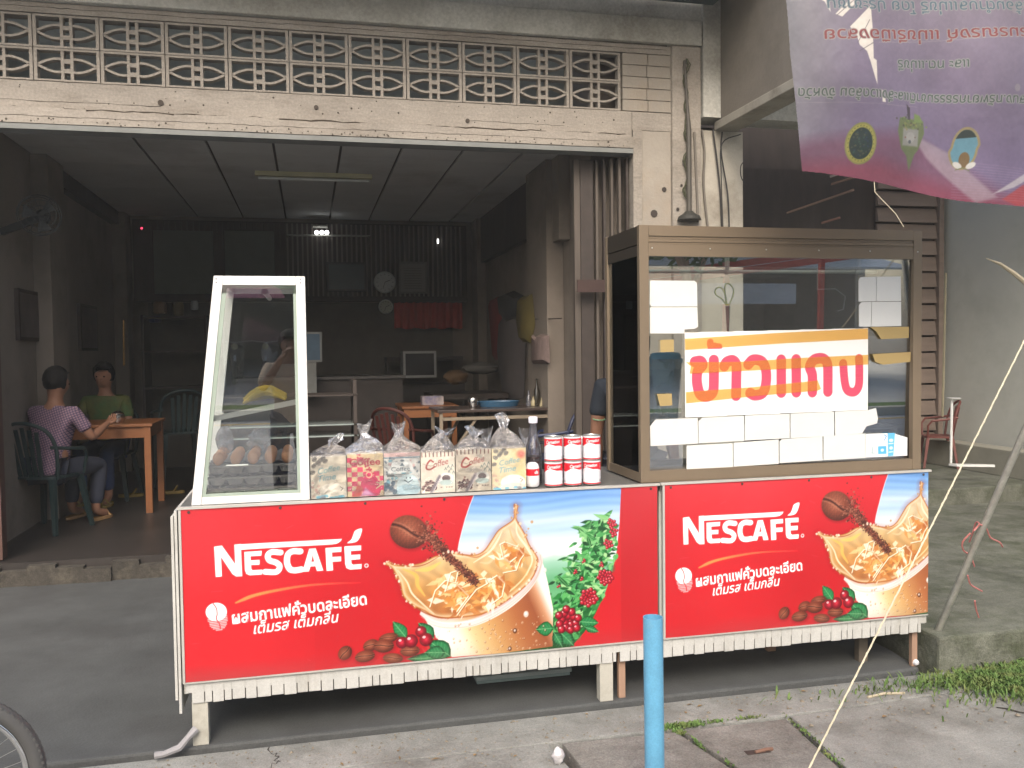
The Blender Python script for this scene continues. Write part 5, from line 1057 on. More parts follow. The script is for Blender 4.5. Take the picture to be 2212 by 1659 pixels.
gl(((1440, 1060), (1440, 960), (1425, 910), (1450, 868), (1500, 860), (1528, 890), (1532, 960), (1532, 1056)))
gl(((1622, 890), (1632, 1000), (1650, 1050), (1690, 1058), (1715, 1020), (1718, 940), (1716, 860)), wS*.85)
for x in np.arange(s0, s1_, .0048): pass
c.C = np.where(((c.V*520 % 1.6) < .25)[..., None] & (c.C[..., 1:2] < 100), c.C*1.05, c.C)
msk = ~((c.V > np.interp(c.U, [s0, s1_], [Z_(683, 705).z, Z_(1769, 679).z])) | (c.V < np.interp(c.U, [s0, s1_], [Z_(692, 1211).z, Z_(1770, 1166).z])) | (c.U < s0+.004*(sz1-c.V)))
c.mesh('sign_sheet', lambda U, V: (U, SYF-.004+.001*np.sin(U*12)*np.sin(V*9), V), vmat('sign_paper', .5), sg, mask=msk)
def tape_mat(name, tint, dcol, f):
    m = bpy.data.materials.new(name); m.use_nodes = True; nt = m.node_tree; N, L = nt.nodes, nt.links
    for n in list(N): N.remove(n)
    o = N.new('ShaderNodeOutputMaterial'); t_ = N.new('ShaderNodeBsdfTransparent'); t_.inputs[0].default_value = (*tint, 1); d = N.new('ShaderNodeBsdfDiffuse'); mx = N.new('ShaderNodeMixShader')
    nz = N.new('ShaderNodeTexNoise'); nz.inputs['Scale'].default_value = 14; cr_ = N.new('ShaderNodeValToRGB'); cr_.color_ramp.elements[0].color = (*[v*.9 for v in dcol], 1); cr_.color_ramp.elements[1].color = (*dcol, 1); L.new(nz.outputs[0], cr_.inputs[0]); L.new(cr_.outputs[0], d.inputs[0])
    mx.inputs[0].default_value = f; L.new(t_.outputs[0], mx.inputs[1]); L.new(d.outputs[0], mx.inputs[2]); L.new(mx.outputs[0], o.inputs[0]); return m
m_tape = tape_mat('brown_tape', (.95, .74, .42), S(222, 178, 104), .3); m_tape2 = tape_mat('tan_tape', (.6, .5, .3), S(182, 160, 112), .8)
def tape(pts, m_, y, parent=None, name='tape_strip'):
    P = [Z_(*p) for p in pts]; return MB().add([(p.x, y, p.z) for p in P], [tuple(range(len(P)))]).build(name, m_, parent, recalc=False)
tape([(684, 743), (1300, 705), (1767, 682), (1769, 745), (1300, 768), (686, 809)], m_tape, SYF-.0065, sg)
tape([(690, 882), (1000, 880), (1400, 855), (1770, 838), (1772, 895), (1400, 915), (1000, 935), (712, 950), (720, 905)], m_tape, SYF-.0065, sg)
tape([(690, 1058), (1100, 1028), (1470, 990), (1490, 1040), (1470, 1050), (1100, 1082), (692, 1126)], m_tape, SYF-.0065, sg)
for pts, lab in (([(1785, 674), (2015, 672), (2013, 738), (1850, 746), (1820, 700)], 'strip of tan packing tape right of the sign, upper one'), ([(1798, 834), (2025, 822), (2023, 880), (1860, 897), (1815, 880)], 'strip of tan packing tape right of the sign, lower one'),
                 ([(541, 750), (621, 748), (622, 820), (542, 823)], 'tan square of tape left of the sign, upper one'), ([(522, 1070), (610, 1068), (612, 1138), (540, 1143)], 'tan square of tape left of the sign, lower one')):
    P = [Z_(*p) for p in pts]; n = len(P)
    tag(MB().add([(p.x, SYF-.001, p.z) for p in P], [tuple(range(n))]).build('packing_tape', m_tape2, recalc=False), lab, 'tape', 'tan tape pieces on the cabinet glass')
# ------------------------------------------------------------------ banner, rope, prop pole, blue post
BNY = 3.0
bz = lambda x, y: at(x, y, Y=BNY)
u0, u1, v0, v1 = bz(1640, 100).x, bz(2330, 100).x, bz(2212, 480).z, bz(2000, -90).z
c = Canvas(u0, u1, v0, v1, .0024, (150, 140, 160)); q = lambda x, y: (bz(x, y).x, bz(x, y).z)
t = np.clip((c.V-v0)/(v1-v0), 0, 1); tu = (c.U-u0)/(u1-u0)
c.C = mixc((122, 104, 156), (146, 132, 152), np.clip(t*1.2-.1, 0, 1)); c.C = mixc((146, 146, 154), c.C, np.clip(tu*4.4-.4, 0, 1)) if False else c.C*(1-np.clip(1-tu*4, 0, 1)[..., None]*.0)+0*c.C
f = np.clip(1-(c.U-bz(1700, 200).x)/(bz(1840, 200).x-bz(1700, 200).x), 0, 1)[..., None]; c.C = c.C*(1-f*.7)+np.array((156, 160, 162.))*f*.7
c.poly([q(1700, 315), q(1760, 300), q(1965, 285), q(2240, 460), q(2212, 520), q(1700, 420)], (132, 78, 112), soft=.03, alpha=.9)
c.poly([q(1690, 350), q(1900, 350), q(2240, 450), q(2240, 520), q(1690, 440)], (160, 58, 88), soft=.035, alpha=.85)
c.poly([q(1965, 283), q(2060, 330), q(2160, 425), q(2120, 436), q(2010, 340)], (176, 158, 172), soft=.006, alpha=.7)
c.poly([q(2150, 418), q(2240, 355), q(2240, 375), q(2190, 405)], (190, 184, 196), soft=.003); c.poly([q(2168, 430), q(2205, 402), q(2240, 385), q(2240, 440), q(2200, 445)], (196, 56, 66), soft=.004)
for k in range(14): c.stroke([q(2070, 345+k*6), q(2240, 372+k*5)], .0025, (176, 150, 190), alpha=.35)
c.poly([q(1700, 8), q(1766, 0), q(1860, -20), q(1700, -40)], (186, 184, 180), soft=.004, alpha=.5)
for sun_patch in (((1752, 0), (1770, 10), (1782, 34), (1778, -12)), ((1792, 38), (1806, 44), (1846, 5), (1850, -10), (1838, -8)), ((1870, 18), (1872, 70), (1873, 133), (1880, 137), (1882, 188), (1876, 172), (1866, 140), (1858, 118), (1842, 105), (1836, 84), (1822, 66)), ((1893, 198), (1898, 204), (1904, 225), (1896, 224))):
    c.poly([q(*h) for h in sun_patch], (250, 240, 226), soft=.0015)  # patches of sunlight painted into the print in cream
for a_, b_ in (((1866, 50), (1838, 100)), ((1872, 100), (1842, 118)), ((1850, -8), (1796, 40))): c.stroke([q(*a_), q(*b_)], .003, (110, 100, 110), alpha=.8)
def btext(s, p, q_, h, col, bold=.01):
    a, b = bz(*p), bz(*q_); v = np.array((b.x-a.x, b.z-a.z)); L_ = float(np.hypot(*v)); an = math.atan2(v[1], v[0])
    for k in range(8):
        o_ = (.0035*math.cos(k*.785), .0035*math.sin(k*.785)); c.text(s, (a.x+o_[0], a.z+o_[1]), h, (176, 180, 172), ang=an, bold=bold, width=L_, alpha=.55)
    c.text(s, (a.x, a.z), h, col, ang=an, bold=bold, width=L_)
btext('สิ่งแวดล้อมตำบลแม่ขรี โดย ประชาชน', (2290, 10), (1775, 6), .058, (76, 112, 134), .006)
btext('ธรรมรณรงค์ แม่ขรีเมืองสวย', (2245, 66), (1768, 72), .060, (166, 58, 62), .012)
btext('และ ทต.แม่ขรี', (2082, 133), (1930, 134), .050, (72, 96, 90), .006)
btext('อนุกูล สนง.ทรัพยากรธรรมชาติและสิ่งแวดล้อม จังหวัด', (2260, 216), (1722, 192), .050, (66, 90, 84), .006)
# three round crests
cxy = q(1854, 312); c.ell(cxy, .066, .078, (150, 150, 72), -.15); c.ell(cxy, .060, .072, (176, 170, 66), -.15); c.ell(cxy, .049, .059, (34, 58, 56), -.15)
r = random.Random(5)
for i in range(60): a = r.uniform(0, 6.28); d_ = math.sqrt(r.random()); c.ell((cxy[0]+.042*d_*math.cos(a), cxy[1]+.050*d_*math.sin(a)), .004, .003, r.choice([(52, 92, 76), (40, 60, 96), (96, 92, 60), (30, 70, 60)]), r.uniform(-1, 1), alpha=.8)
for i in range(26): a = i/26*6.283; c.ell((cxy[0]+.054*math.cos(a), cxy[1]+.0655*math.sin(a)), .0022, .0022, (96, 104, 50))
ex, ez = q(1968, 300)
c.poly([(ex-0.0585, ez+0.0780), (ex+0.0585, ez+0.0715), (ex+0.0676, ez+0.0260), (ex+0.0416, ez-0.0390), (ex+0.0234, ez-0.0585), (ex, ez-0.1235), (ex-0.0156, ez-0.0650), (ex-0.0442, ez-0.0390), (ex-0.0650, ez+0.0260)], (112, 128, 78), soft=.003)
c.poly([(ex-0.0390, ez+0.0390), (ex+0.0390, ez+0.0390), (ex+0.0390, ez-0.0260), (ex-0.0390, ez-0.0260)], (150, 152, 146), soft=.004); c.ell((ex, ez+0.0065), .022, .02, (168, 168, 164)); c.ell((ex-0.0026, ez-0.0104), .007, .007, (84, 92, 104)); c.ell((ex-0.0260, ez+0.0052), .003, .003, (160, 60, 50)); c.ell((ex+0.0234, ez+0.0078), .003, .003, (120, 90, 80))
for i in range(44): c.ell((ex+r.gauss(0, .03), ez+0.0585+r.gauss(0, .012)), .005, .004, r.choice([(136, 158, 72), (96, 120, 60), (150, 140, 80), (84, 84, 66)]), alpha=.8)
c.poly([(ex-0.0286, ez+0.1300), (ex-0.0104, ez+0.1170), (ex-0.0052, ez+0.0715), (ex-0.0182, ez+0.0715)], (78, 66, 80)); c.poly([(ex+0.0130, ez+0.0975), (ex+0.0390, ez+0.0910), (ex+0.0585, ez+0.0650), (ex+0.0130, ez+0.0650)], (128, 158, 80), soft=.003)
ox, oz = q(2088, 332)
P = [(ox-.003+.062*math.cos(a)+(.006 if math.sin(a) > 0 else -.004), oz+0.0180+.087*math.sin(a)*(1 if math.sin(a) > 0 else .9)) for a in np.linspace(0, 6.283, 28)[:-1]]
c.poly(P, (168, 150, 100)); c.poly(P, (94, 160, 186), grow=-.010); c.poly([(x, z) for x, z in P if z > oz+.040], (46, 62, 60), grow=-.010)
c.ell((ox+0.0030, oz-0.0210), .023, .03, (134, 104, 60)); c.ell((ox-0.0240, oz-0.0420), .021, .011, (214, 214, 208), -.4); c.ell((ox+0.0330, oz-0.0420), .021, .011, (214, 214, 208), .4); c.stroke([(ox-0.0300, oz-0.0600), (ox, oz-0.0510), (ox+0.0300, oz-0.0630)], .004, (120, 130, 84))
c.stroke([q(1886, 98), q(2212, 84)], .0014, (200, 200, 196), alpha=.5); c.stroke([q(1720, 222), q(1980, 232)], .0014, (190, 186, 190), alpha=.5); c.ell(q(2178, 26), .012, .016, (160, 150, 160), alpha=.8); c.ell(q(2180, 196), .013, .015, (158, 150, 164), alpha=.8)
c.C = c.C*.54+c.C.mean(axis=2, keepdims=True)*.20; c.noise(.16, .25, 4, 4); c.noise(.05, .01, 6, 1)
# outline of the sheet; the painted sunlit patches stay uncut
lo = np.interp(c.U, [bz(x, 300).x for x in (1735, 1780, 1860, 1960, 2100, 2212, 2330)], [bz(x, y).z for x, y in ((1740, 366), (1780, 372), (1860, 388), (1960, 408), (2100, 433), (2212, 447), (2330, 470))])
le = np.interp(c.V, [bz(1700, y).z for y in (366, 250, 120, -60)], [bz(x, 300).x for x in (1741, 1722, 1700, 1684)])
keep = (c.V > lo) & (c.U > le)
for sun_patch in (((1752, 0), (1770, 10), (1782, 34), (1778, -12)), ((1792, 38), (1806, 44), (1846, 5), (1850, -10), (1838, -8)), ((1870, 18), (1872, 70), (1873, 133), (1880, 137), (1882, 188), (1876, 172), (1866, 140), (1858, 118), (1842, 105), (1836, 84), (1822, 66)), ((1893, 198), (1898, 204), (1904, 225), (1896, 224))):
    pass
bt = thing('purple_banner', 'faded purple vinyl banner hung upside down with painted sun patches and three crests', 'banner', (2.4, BNY, 2.0))
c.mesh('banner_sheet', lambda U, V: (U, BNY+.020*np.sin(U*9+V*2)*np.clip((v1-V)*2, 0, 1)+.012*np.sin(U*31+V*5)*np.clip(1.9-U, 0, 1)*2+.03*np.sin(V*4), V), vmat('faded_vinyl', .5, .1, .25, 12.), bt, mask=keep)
MB().tube([(u0-.15, BNY+.02, v1+.0), (4.5, BNY+.02, v1-.0)], .012, 8).build('top_cord', mat('grey_cord', S(150, 148, 140), .8), bt)
for pts, lab in ((((1888, 387), (1890, 415), (1902, 428)), 'short pale string hanging from the lower banner edge'), (((1902, 428), (1935, 462), (1952, 490)), 'thin frayed thread trailing below the purple banner')):
    tag(MB().tube([at(x, y, Y=BNY+.0) for x, y in pts], .0016, 5).build('string', mat('rope_fibre', S(196, 188, 164), .9)), lab, 'string')
r0, r1 = at(1722, 1710, Z=AZ), at(2330, 490, Y=3.1); r1 = r0+(r1-r0)*1.6
rp = MB(); n = 90; rp.tube([r0+(r1-r0)*(i/n)+Vector((0, 0, -.02*math.sin(math.pi*i/n))) for i in range(n+1)], .0032, 7); rp.tube([r0+(r1-r0)*(i/(4*n))+Vector((.0022*math.cos(i*1.2), .0022*math.sin(i*1.2), .0022*math.sin(i*1.2)-.02*math.sin(math.pi*i/(4*n)))) for i in range(4*n+1)], .0019, 5)
tag(rp.build('guy_rope', mat('rope_fibre'), smooth=True), 'taut pale twine guy rope running from upper right down to the pavement', 'rope')
p0, p1 = at(2026, 1372, Y=3.72), at(2240, 870, Y=3.3); p0.z = .15
po = thing('prop_pole', 'grey metal prop pole leaning right, pink ribbon knotted around it', 'pole', tuple(p0))
p2 = p0+(p1-p0)*2.0
MB().tube([p0, p2], .016, 12).build('pole_tube', mat('galvanised', S(150, 150, 142), .5, metal=.4, var=.2, scale=20), po, True)
m_rib = mat('faded_pink_ribbon', S(190, 120, 116), .8)
zz = lambda x, y, Y: at(1827.8+x*.4794, 864+y*.4794, Y=Y)
for pts in (((575, 590), (600, 560), (585, 552), (570, 600), (555, 640)), ((600, 560), (630, 575), (650, 620), (690, 640), (705, 662)), ((560, 600), (525, 640), (530, 680), (560, 700), (578, 750)), ((548, 790), (560, 830), (590, 850), (612, 862)), ((580, 905), (585, 940), (598, 980))):
    MB().tube([zz(x, y, 3.5+.01*i) for i, (x, y) in enumerate(cr_line(pts, 3))], .004, 5).build('ribbon', m_rib, po, True)
bp = thing('blue_post', 'light blue plastic pipe standing upright in front of the stalls', 'post', (at(1403, 1720, Z=AZ).x, 2.836, AZ))
a, b = at(1410, 1332, Y=2.84), at(1403, 1720, Y=2.84); r_ = .0345
MB().lathe([(r_, 0), (r_, a.z-AZ), (r_-.004, a.z-AZ), (r_-.004, a.z-AZ-.3), (.001, a.z-AZ-.31)], (0, 0, 0), 28).build('pipe', mat('blue_pvc', S(96, 158, 192), .45, var=.12, scale=9, grit=.06, coat=.15, col2=S(120, 150, 160), patch=.22), None, True)
o = bpy.data.objects['pipe']; o.parent = bp; o.location = (.006, 0, 0); o.rotation_euler = (0, R_(-.3), 0)
# ------------------------------------------------------------------ bicycle at the lower left
wc = Vector(at(-130, 1668, Y=2.95)); 
bk = thing('bicycle', 'bicycle at the lower left edge, only its knobby front tyre and bright rim in view', 'bicycle', (wc.x, wc.y, -.03))
R0 = .29; wc.z = R0-.03
d_ = Vector((-math.cos(R_(8)), -math.sin(R_(8)), 0))
def wheel(cn):
    rt = bpy.data.objects.new('wheel', None); COL.objects.link(rt); rt.parent = bk; rt.matrix_parent_inverse = Matrix.Translation(-Vector(bk.location))
    pt = lambda a, r, o_=0: cn+d_*(r*math.cos(a))+Vector((0, 0, r*math.sin(a)))+Vector((d_.y, -d_.x, 0))*o_
    ty = MB().tube([pt(i/64*6.2832, R0-.024) for i in range(64)], .024, 12, closed=True)
    for i in range(88):
        a = i/88*6.2832
        for o_ in (-.014, 0, .014): ty.bar(pt(a, R0-.004-abs(o_)*.3, o_), pt(a+.032, R0-.004-abs(o_)*.3, o_), .009, .009, up=pt(a, 1)-cn)
    w_ = ty.build('tyre', mat('tyre_rubber', S(72, 72, 72), .75, var=.1), None, True)
    w2 = MB().tube([pt(i/64*6.2832, R0-.056) for i in range(64)], .0115, 10, closed=True).build('rim', mat('chrome_rim', S(220, 220, 220), .12, metal=1), None, True)
    sp = MB()
    for i in range(32): a = i/32*6.2832; sp.tube([pt(a+.25*(1 if i % 2 else -1), .02, .02 if i % 4 < 2 else -.02), pt(a, R0-.062)], .0012, 4)
    sp.tube([pt(0, 0, -.05), pt(0, 0, .05)], .018, 10); w3 = sp.build('spokes', mat('spoke_steel', S(180, 180, 180), .3, metal=.9), None)
    for o in (w_, w2, w3): o.parent = rt; o.matrix_parent_inverse = (Matrix.Translation(-Vector((0, 0, 0))))
    return rt
w1 = wheel(wc); w2_ = wheel(wc+d_*1.02)
for w in (w1, w2_): w.matrix_parent_inverse = Matrix.Translation(-Vector(bk.location))
fr_ = MB(); C1, C2 = wc, wc+d_*1.02; up = Vector((0, 0, 1)); hd = wc+d_*.2+up*.52; bbk = wc+d_*.60-up*.0; st_ = wc+d_*.72+up*.42
for a, b in ((hd, bbk), (hd-up*.08, st_), (st_+up*.1, bbk), (bbk, C2), (st_, C2)): fr_.tube([a, b], .015, 8)
for s_ in (-1, 1): fr_.tube([wc+Vector((0, .05*s_, 0)), wc+d_*.1+up*.33+Vector((0, .04*s_, 0)), hd], .011, 7)
fr_.build('frame', mat('bike_frame', S(60, 70, 90), .4, coat=.4), bk, True)
MB().tube([hd, hd+up*.14], .012, 8).tube([hd+up*.14+Vector((0, -.28, .02)), hd+up*.14, hd+up*.14+Vector((0, .28, .02))], .011, 8).build('handlebar', mat('spoke_steel'), bk, True)
MB().ball(tuple(st_+up*.2), .1, 14, 8, (1.2, .6, .35)).tube([st_, st_+up*.18], .012).build('saddle', mat('saddle_black', S(40, 40, 42), .5), bk, True)
# ------------------------------------------------------------------ people
def skin_mesh(chains, name, m, parent, sub=2, loc=(0, 0, 0), yaw=0., extra=None):
    """chains: lists of (x, y, z, r); points that coincide are welded into one body"""
    bm = bmesh.new(); idx = {}; rad = []
    def V(p):
        k = tuple(round(c, 4) for c in p[:3])
        if k not in idx: idx[k] = bm.verts.new(p[:3]); rad.append(p[3:])
        return idx[k]
    for ch in chains:
        for a, b in zip(ch[:-1], ch[1:]):
            va, vb_ = V(a), V(b)
            if va is not vb_ and not bm.edges.get((va, vb_)): bm.edges.new((va, vb_))
    bm.verts.ensure_lookup_table(); me = bpy.data.meshes.new(name); bm.to_mesh(me); bm.free()
    o = bpy.data.objects.new(name, me); COL.objects.link(o)
    md = o.modifiers.new('s', 'SKIN'); md.use_smooth_shade = True
    sv = me.skin_vertices[0].data if me.skin_vertices else None
    if sv is None: raise RuntimeError('no skin layer')
    for i, r in enumerate(rad): sv[i].radius = (r[0], r[1] if len(r) > 1 else r[0])
    sv[0].use_root = True
    s2 = o.modifiers.new('u', 'SUBSURF'); s2.levels = s2.render_levels = sub
    bpy.context.view_layer.update(); dg = bpy.context.evaluated_depsgraph_get()
    m2 = bpy.data.meshes.new_from_object(o.evaluated_get(dg)); m2.name = name; bpy.data.objects.remove(o)
    m2.transform(Matrix.Translation(loc) @ Matrix.Rotation(yaw, 4, 'Z'))
    m2.materials.clear()
    return link(name, m2, m, parent, True)
m_skin = mat('skin', S(140, 100, 78), .6, var=.05, scale=8); m_hair = mat('black_hair', S(20, 18, 18), .7, var=.3, spec=.2, scale=40, bump=.5, bscale=80, stretch=(1, 1, .3))
def hand(w, d, side, curl=.5):
    """palm and five fingers from wrist w along d"""
    w, d, side = Vector(w), Vector(d).normalized(), Vector(side).normalized(); nrm = d.cross(side); ch = []
    palm = w+d*.05; kn = w+d*.085
    ch.append([(*w, .022), (*palm, .026, .020)])
    for i, (o_, l) in enumerate(((-.026, .068), (-.009, .078), (.009, .072), (.025, .056))):
        b = kn+side*o_; m1 = b+d*l*.5*math.cos(curl*.6)+nrm*l*.5*math.sin(curl*.6); m2 = m1+d*l*.5*math.cos(curl*1.6)+nrm*l*.5*math.sin(curl*1.6)
        ch.append([(*palm, .026, .020), (*b, .0095), (*m1, .0085), (*m2, .0068)])
    b = w+d*.03-side*.03; ch.append([(*palm, .026, .020), (*b, .011), (*(b+d*.03-side*.018+nrm*.01), .0095), (*(b+d*.055-side*.022+nrm*.02), .008)])
    return ch
def person(lab, loc, yaw, J, hair='short', shirt=None, trouser=None, sleeve=.55, shoes=None, long_trousers=True):
    t = thing('person', lab, 'person', loc); loc = Vector(loc)
    P = lambda k: Vector(J[k])
    pel, ch_, nk, hd = P('pelvis'), P('chest'), P('neck'), P('head')
    sp = pel.lerp(ch_, .5)
    chains = [[(*pel, .125, .10), (*sp, .12, .095), (*ch_, .145, .105), (*nk, .055), (*(nk.lerp(hd, .45)), .056), (*hd, .082, .092), (*(hd+Vector((0, -.005, .075))), .072, .08)]]
    fw = P('face').normalized()
    chains.append([(*hd, .082, .092), (*(hd+fw*.085+Vector((0, 0, -.065))), .03)])
    chains.append([(*hd, .082, .092), (*(hd+fw*.097+Vector((0, 0, -.02))), .016), (*(hd+fw*.108+Vector((0, 0, -.03))), .012)])
    sd = fw.cross(Vector((0, 0, 1)))
    for s_ in (-1, 1): chains.append([(*hd, .082, .092), (*(hd+sd*s_*.082+Vector((0, 0, -.015))), .016)])
    arms = []; legs = []
    for s_ in 'LR':
        sh_, el, wr = P('sh'+s_), P('el'+s_), P('wr'+s_); d = (wr-el)
        arms.append([(*ch_, .145, .105), (*sh_, .058), (*sh_.lerp(el, .5), .048), (*el, .038), (*el.lerp(wr, .35), .040), (*wr, .026)])
        chains.append(arms[-1]); side = d.cross(Vector((0, .3, 1))).normalized()
        chains += hand(wr, d, side if s_ == 'L' else -side)
        hp, kn, an, to = P('hp'+s_), P('kn'+s_), P('an'+s_), P('to'+s_)
        legs.append([(*pel, .125, .10), (*hp, .088), (*hp.lerp(kn, .5), .078), (*kn, .056), (*kn.lerp(an, .35), .058), (*an, .036)])
        chains.append(legs[-1]); chains.append([(*an, .036), (*an.lerp(to, .5), .038), (*to, .028)])
    body = skin_mesh(chains, 'body', m_skin, t, 2, loc, yaw)
    M = Matrix.Translation(loc) @ Matrix.Rotation(yaw, 4, 'Z')
    inf = lambda ch, k, a: [(*p[:3], *(r*k+a for r in p[3:])) for p in ch]
    tr = [(*pel, .125, .10), (*sp, .12, .095), (*ch_, .145, .105), (*nk.lerp(ch_, .25), .075)]
    if shirt is not None:
        cs = [inf([(*(pel+Vector((0, 0, -.11))), .165, .14)]+[(*pel, .15, .128)]+tr[1:], 1.06, .012)]
        for a in arms:
            p1, p2 = Vector(a[1][:3]), Vector(a[3][:3]); cs.append(inf([a[0]], 1.06, .010)+[(*p1, .070), (*p1.lerp(p2, sleeve), .062), (*p1.lerp(p2, sleeve+.22), .063)])
        skin_mesh(cs, 'shirt', shirt, t, 2, loc, yaw)
    if trouser is not None:
        cs = []
        for l in legs: cs.append([(*pel, .140, .118), (*l[1][:3], .100), (*l[2][:3], .090), (*l[3][:3], .072)]+([(*l[4][:3], .068), (*Vector(l[4][:3]).lerp(Vector(l[5][:3]), .85), .058)] if long_trousers else []))
        skin_mesh(cs, 'trousers', trouser, t, 2, loc, yaw)
    if hair:
        mb = MB(); r = random.Random(3); n, m = 28, 16; vs = []; back = -fw
        for i in range(m+1):
            ph = math.pi*i/m*.72
            for j in range(n):
                th_ = 2*math.pi*j/n; d = Vector((math.sin(ph)*math.cos(th_), math.sin(ph)*math.sin(th_), math.cos(ph)))
                f_ = max(0, d.dot(fw)); drop = 1-.0*f_
                z = d.z if not (f_ > .35 and d.z < .55) else .55+(d.z-.55)*.12
                rr = .112*(1+r.uniform(-.035, .035))*(1-.05*f_)
                vs.append(hd+Vector((d.x*rr*.88, d.y*rr, z*rr*1.05+.035)))
        fs = [(i*n+j, i*n+(j+1) % n, (i+1)*n+(j+1) % n, (i+1)*n+j) for i in range(m) for j in range(n)]
        mb.add([M @ v for v in vs], fs).build('hair', m_hair, t, True)
    for s_ in (-1, 1): q = M @ (hd+fw*.088+sd*s_*.032+Vector((0, 0, .005))); MB().ball(tuple(q), .010, 8, 6).build('eye', mat('eye_dark', S(30, 26, 26), .2), t, True)
    if shoes:
        mb = MB()
        for s_ in 'LR':
            a, b = M @ P('an'+s_), M @ P('to'+s_); z = loc.z+.006; dd = Vector((b.x-a.x, b.y-a.y, 0)).normalized(); n_ = Vector((-dd.y, dd.x, 0)); c0 = Vector((a.x, a.y, 0))-dd*.07; L_ = 12
            pts = [(c0+dd*(.13+.14*math.cos(k/L_*6.283))+n_*(.045*math.sin(k/L_*6.283)*(1+.15*math.cos(k/L_*6.283)))) for k in range(L_)]
            mb.prism([(p.x, p.y) for p in pts], z, z+.024, 'z')
            q = c0+dd*.2; mb.tube([q+n_*.045+Vector((0, 0, z+.02)), q+Vector((0, 0, z+.075)), q-n_*.045+Vector((0, 0, z+.02))], .010, 6)
        mb.build('sandals', shoes, t)
    return t
def sit(hz=.47, lean=.0, armL=None, armR=None, face=(0, 1, 0), turn=0):
    y = lean
    return dict(pelvis=(0, 0, hz+.06), chest=(0, y*.8, hz+.42), neck=(0, y, hz+.57), head=(0, y+.03, hz+.73), face=face, shL=(-.185, y, hz+.49), shR=(.185, y, hz+.49),
                elL=armL[0] if armL else (-.25, .16, hz+.25), wrL=armL[1] if armL else (-.2, .36, hz+.3), elR=armR[0] if armR else (.26, .16, hz+.25), wrR=armR[1] if armR else (.2, .38, hz+.3),
                hpL=(-.1, .03, hz+.03), knL=(-.13, .44, hz+.03), anL=(-.13, .40, .09), toL=(-.14, .54, .045), hpR=(.1, .03, hz+.03), knR=(.13, .44, hz+.03), anR=(.13, .36, .09), toR=(.14, .50, .045))
def stand(h=1.68, armL=None, armR=None, face=(0, 1, 0)):
    k = h/1.7
    D = dict(pelvis=(0, 0, .95), chest=(0, 0, 1.30), neck=(0, .0, 1.45), head=(0, .025, 1.59), face=face, shL=(-.19, 0, 1.38), shR=(.19, 0, 1.38), elL=(-.24, .0, 1.10), wrL=(-.25, .07, .86), elR=(.24, 0, 1.10), wrR=(.25, .07, .86),
             hpL=(-.1, 0, .90), knL=(-.11, .02, .50), anL=(-.11, 0, .09), toL=(-.12, .15, .04), hpR=(.1, 0, .90), knR=(.11, .02, .50), anR=(.11, 0, .09), toR=(.12, .15, .04))
    if armL: D['elL'], D['wrL'] = armL
    if armR: D['elR'], D['wrR'] = armR
    return {a: tuple(c*k for c in b) if a != 'face' else b for a, b in D.items()}
def check_shirt():
    m = mat('checked_cloth', S(150, 120, 130), .8, var=.05); nt = m.node_tree; N, L = nt.nodes, nt.links; b = N['Principled BSDF']
    tc = N.new('ShaderNodeTexCoord'); br = N.new('ShaderNodeTexBrick'); br.inputs['Scale'].default_value = 26; br.offset = 0; br.inputs['Color1'].default_value = (*S(150, 122, 134), 1); br.inputs['Color2'].default_value = (*S(140, 114, 128), 1); br.inputs['Mortar'].default_value = (*S(70, 60, 90), 1); br.inputs['Mortar Size'].default_value = .07; br.inputs['Brick Width'].default_value = .5; br.inputs['Row Height'].default_value = .5
    mp = N.new('ShaderNodeMapping'); mp.inputs['Rotation'].default_value = (R_(90), 0, R_(20)); L.new(tc.outputs['Object'], mp.inputs[0]); L.new(mp.outputs[0], br.inputs[0]); L.new(br.outputs[0], b.inputs['Base Color']); return m
FZ = .151
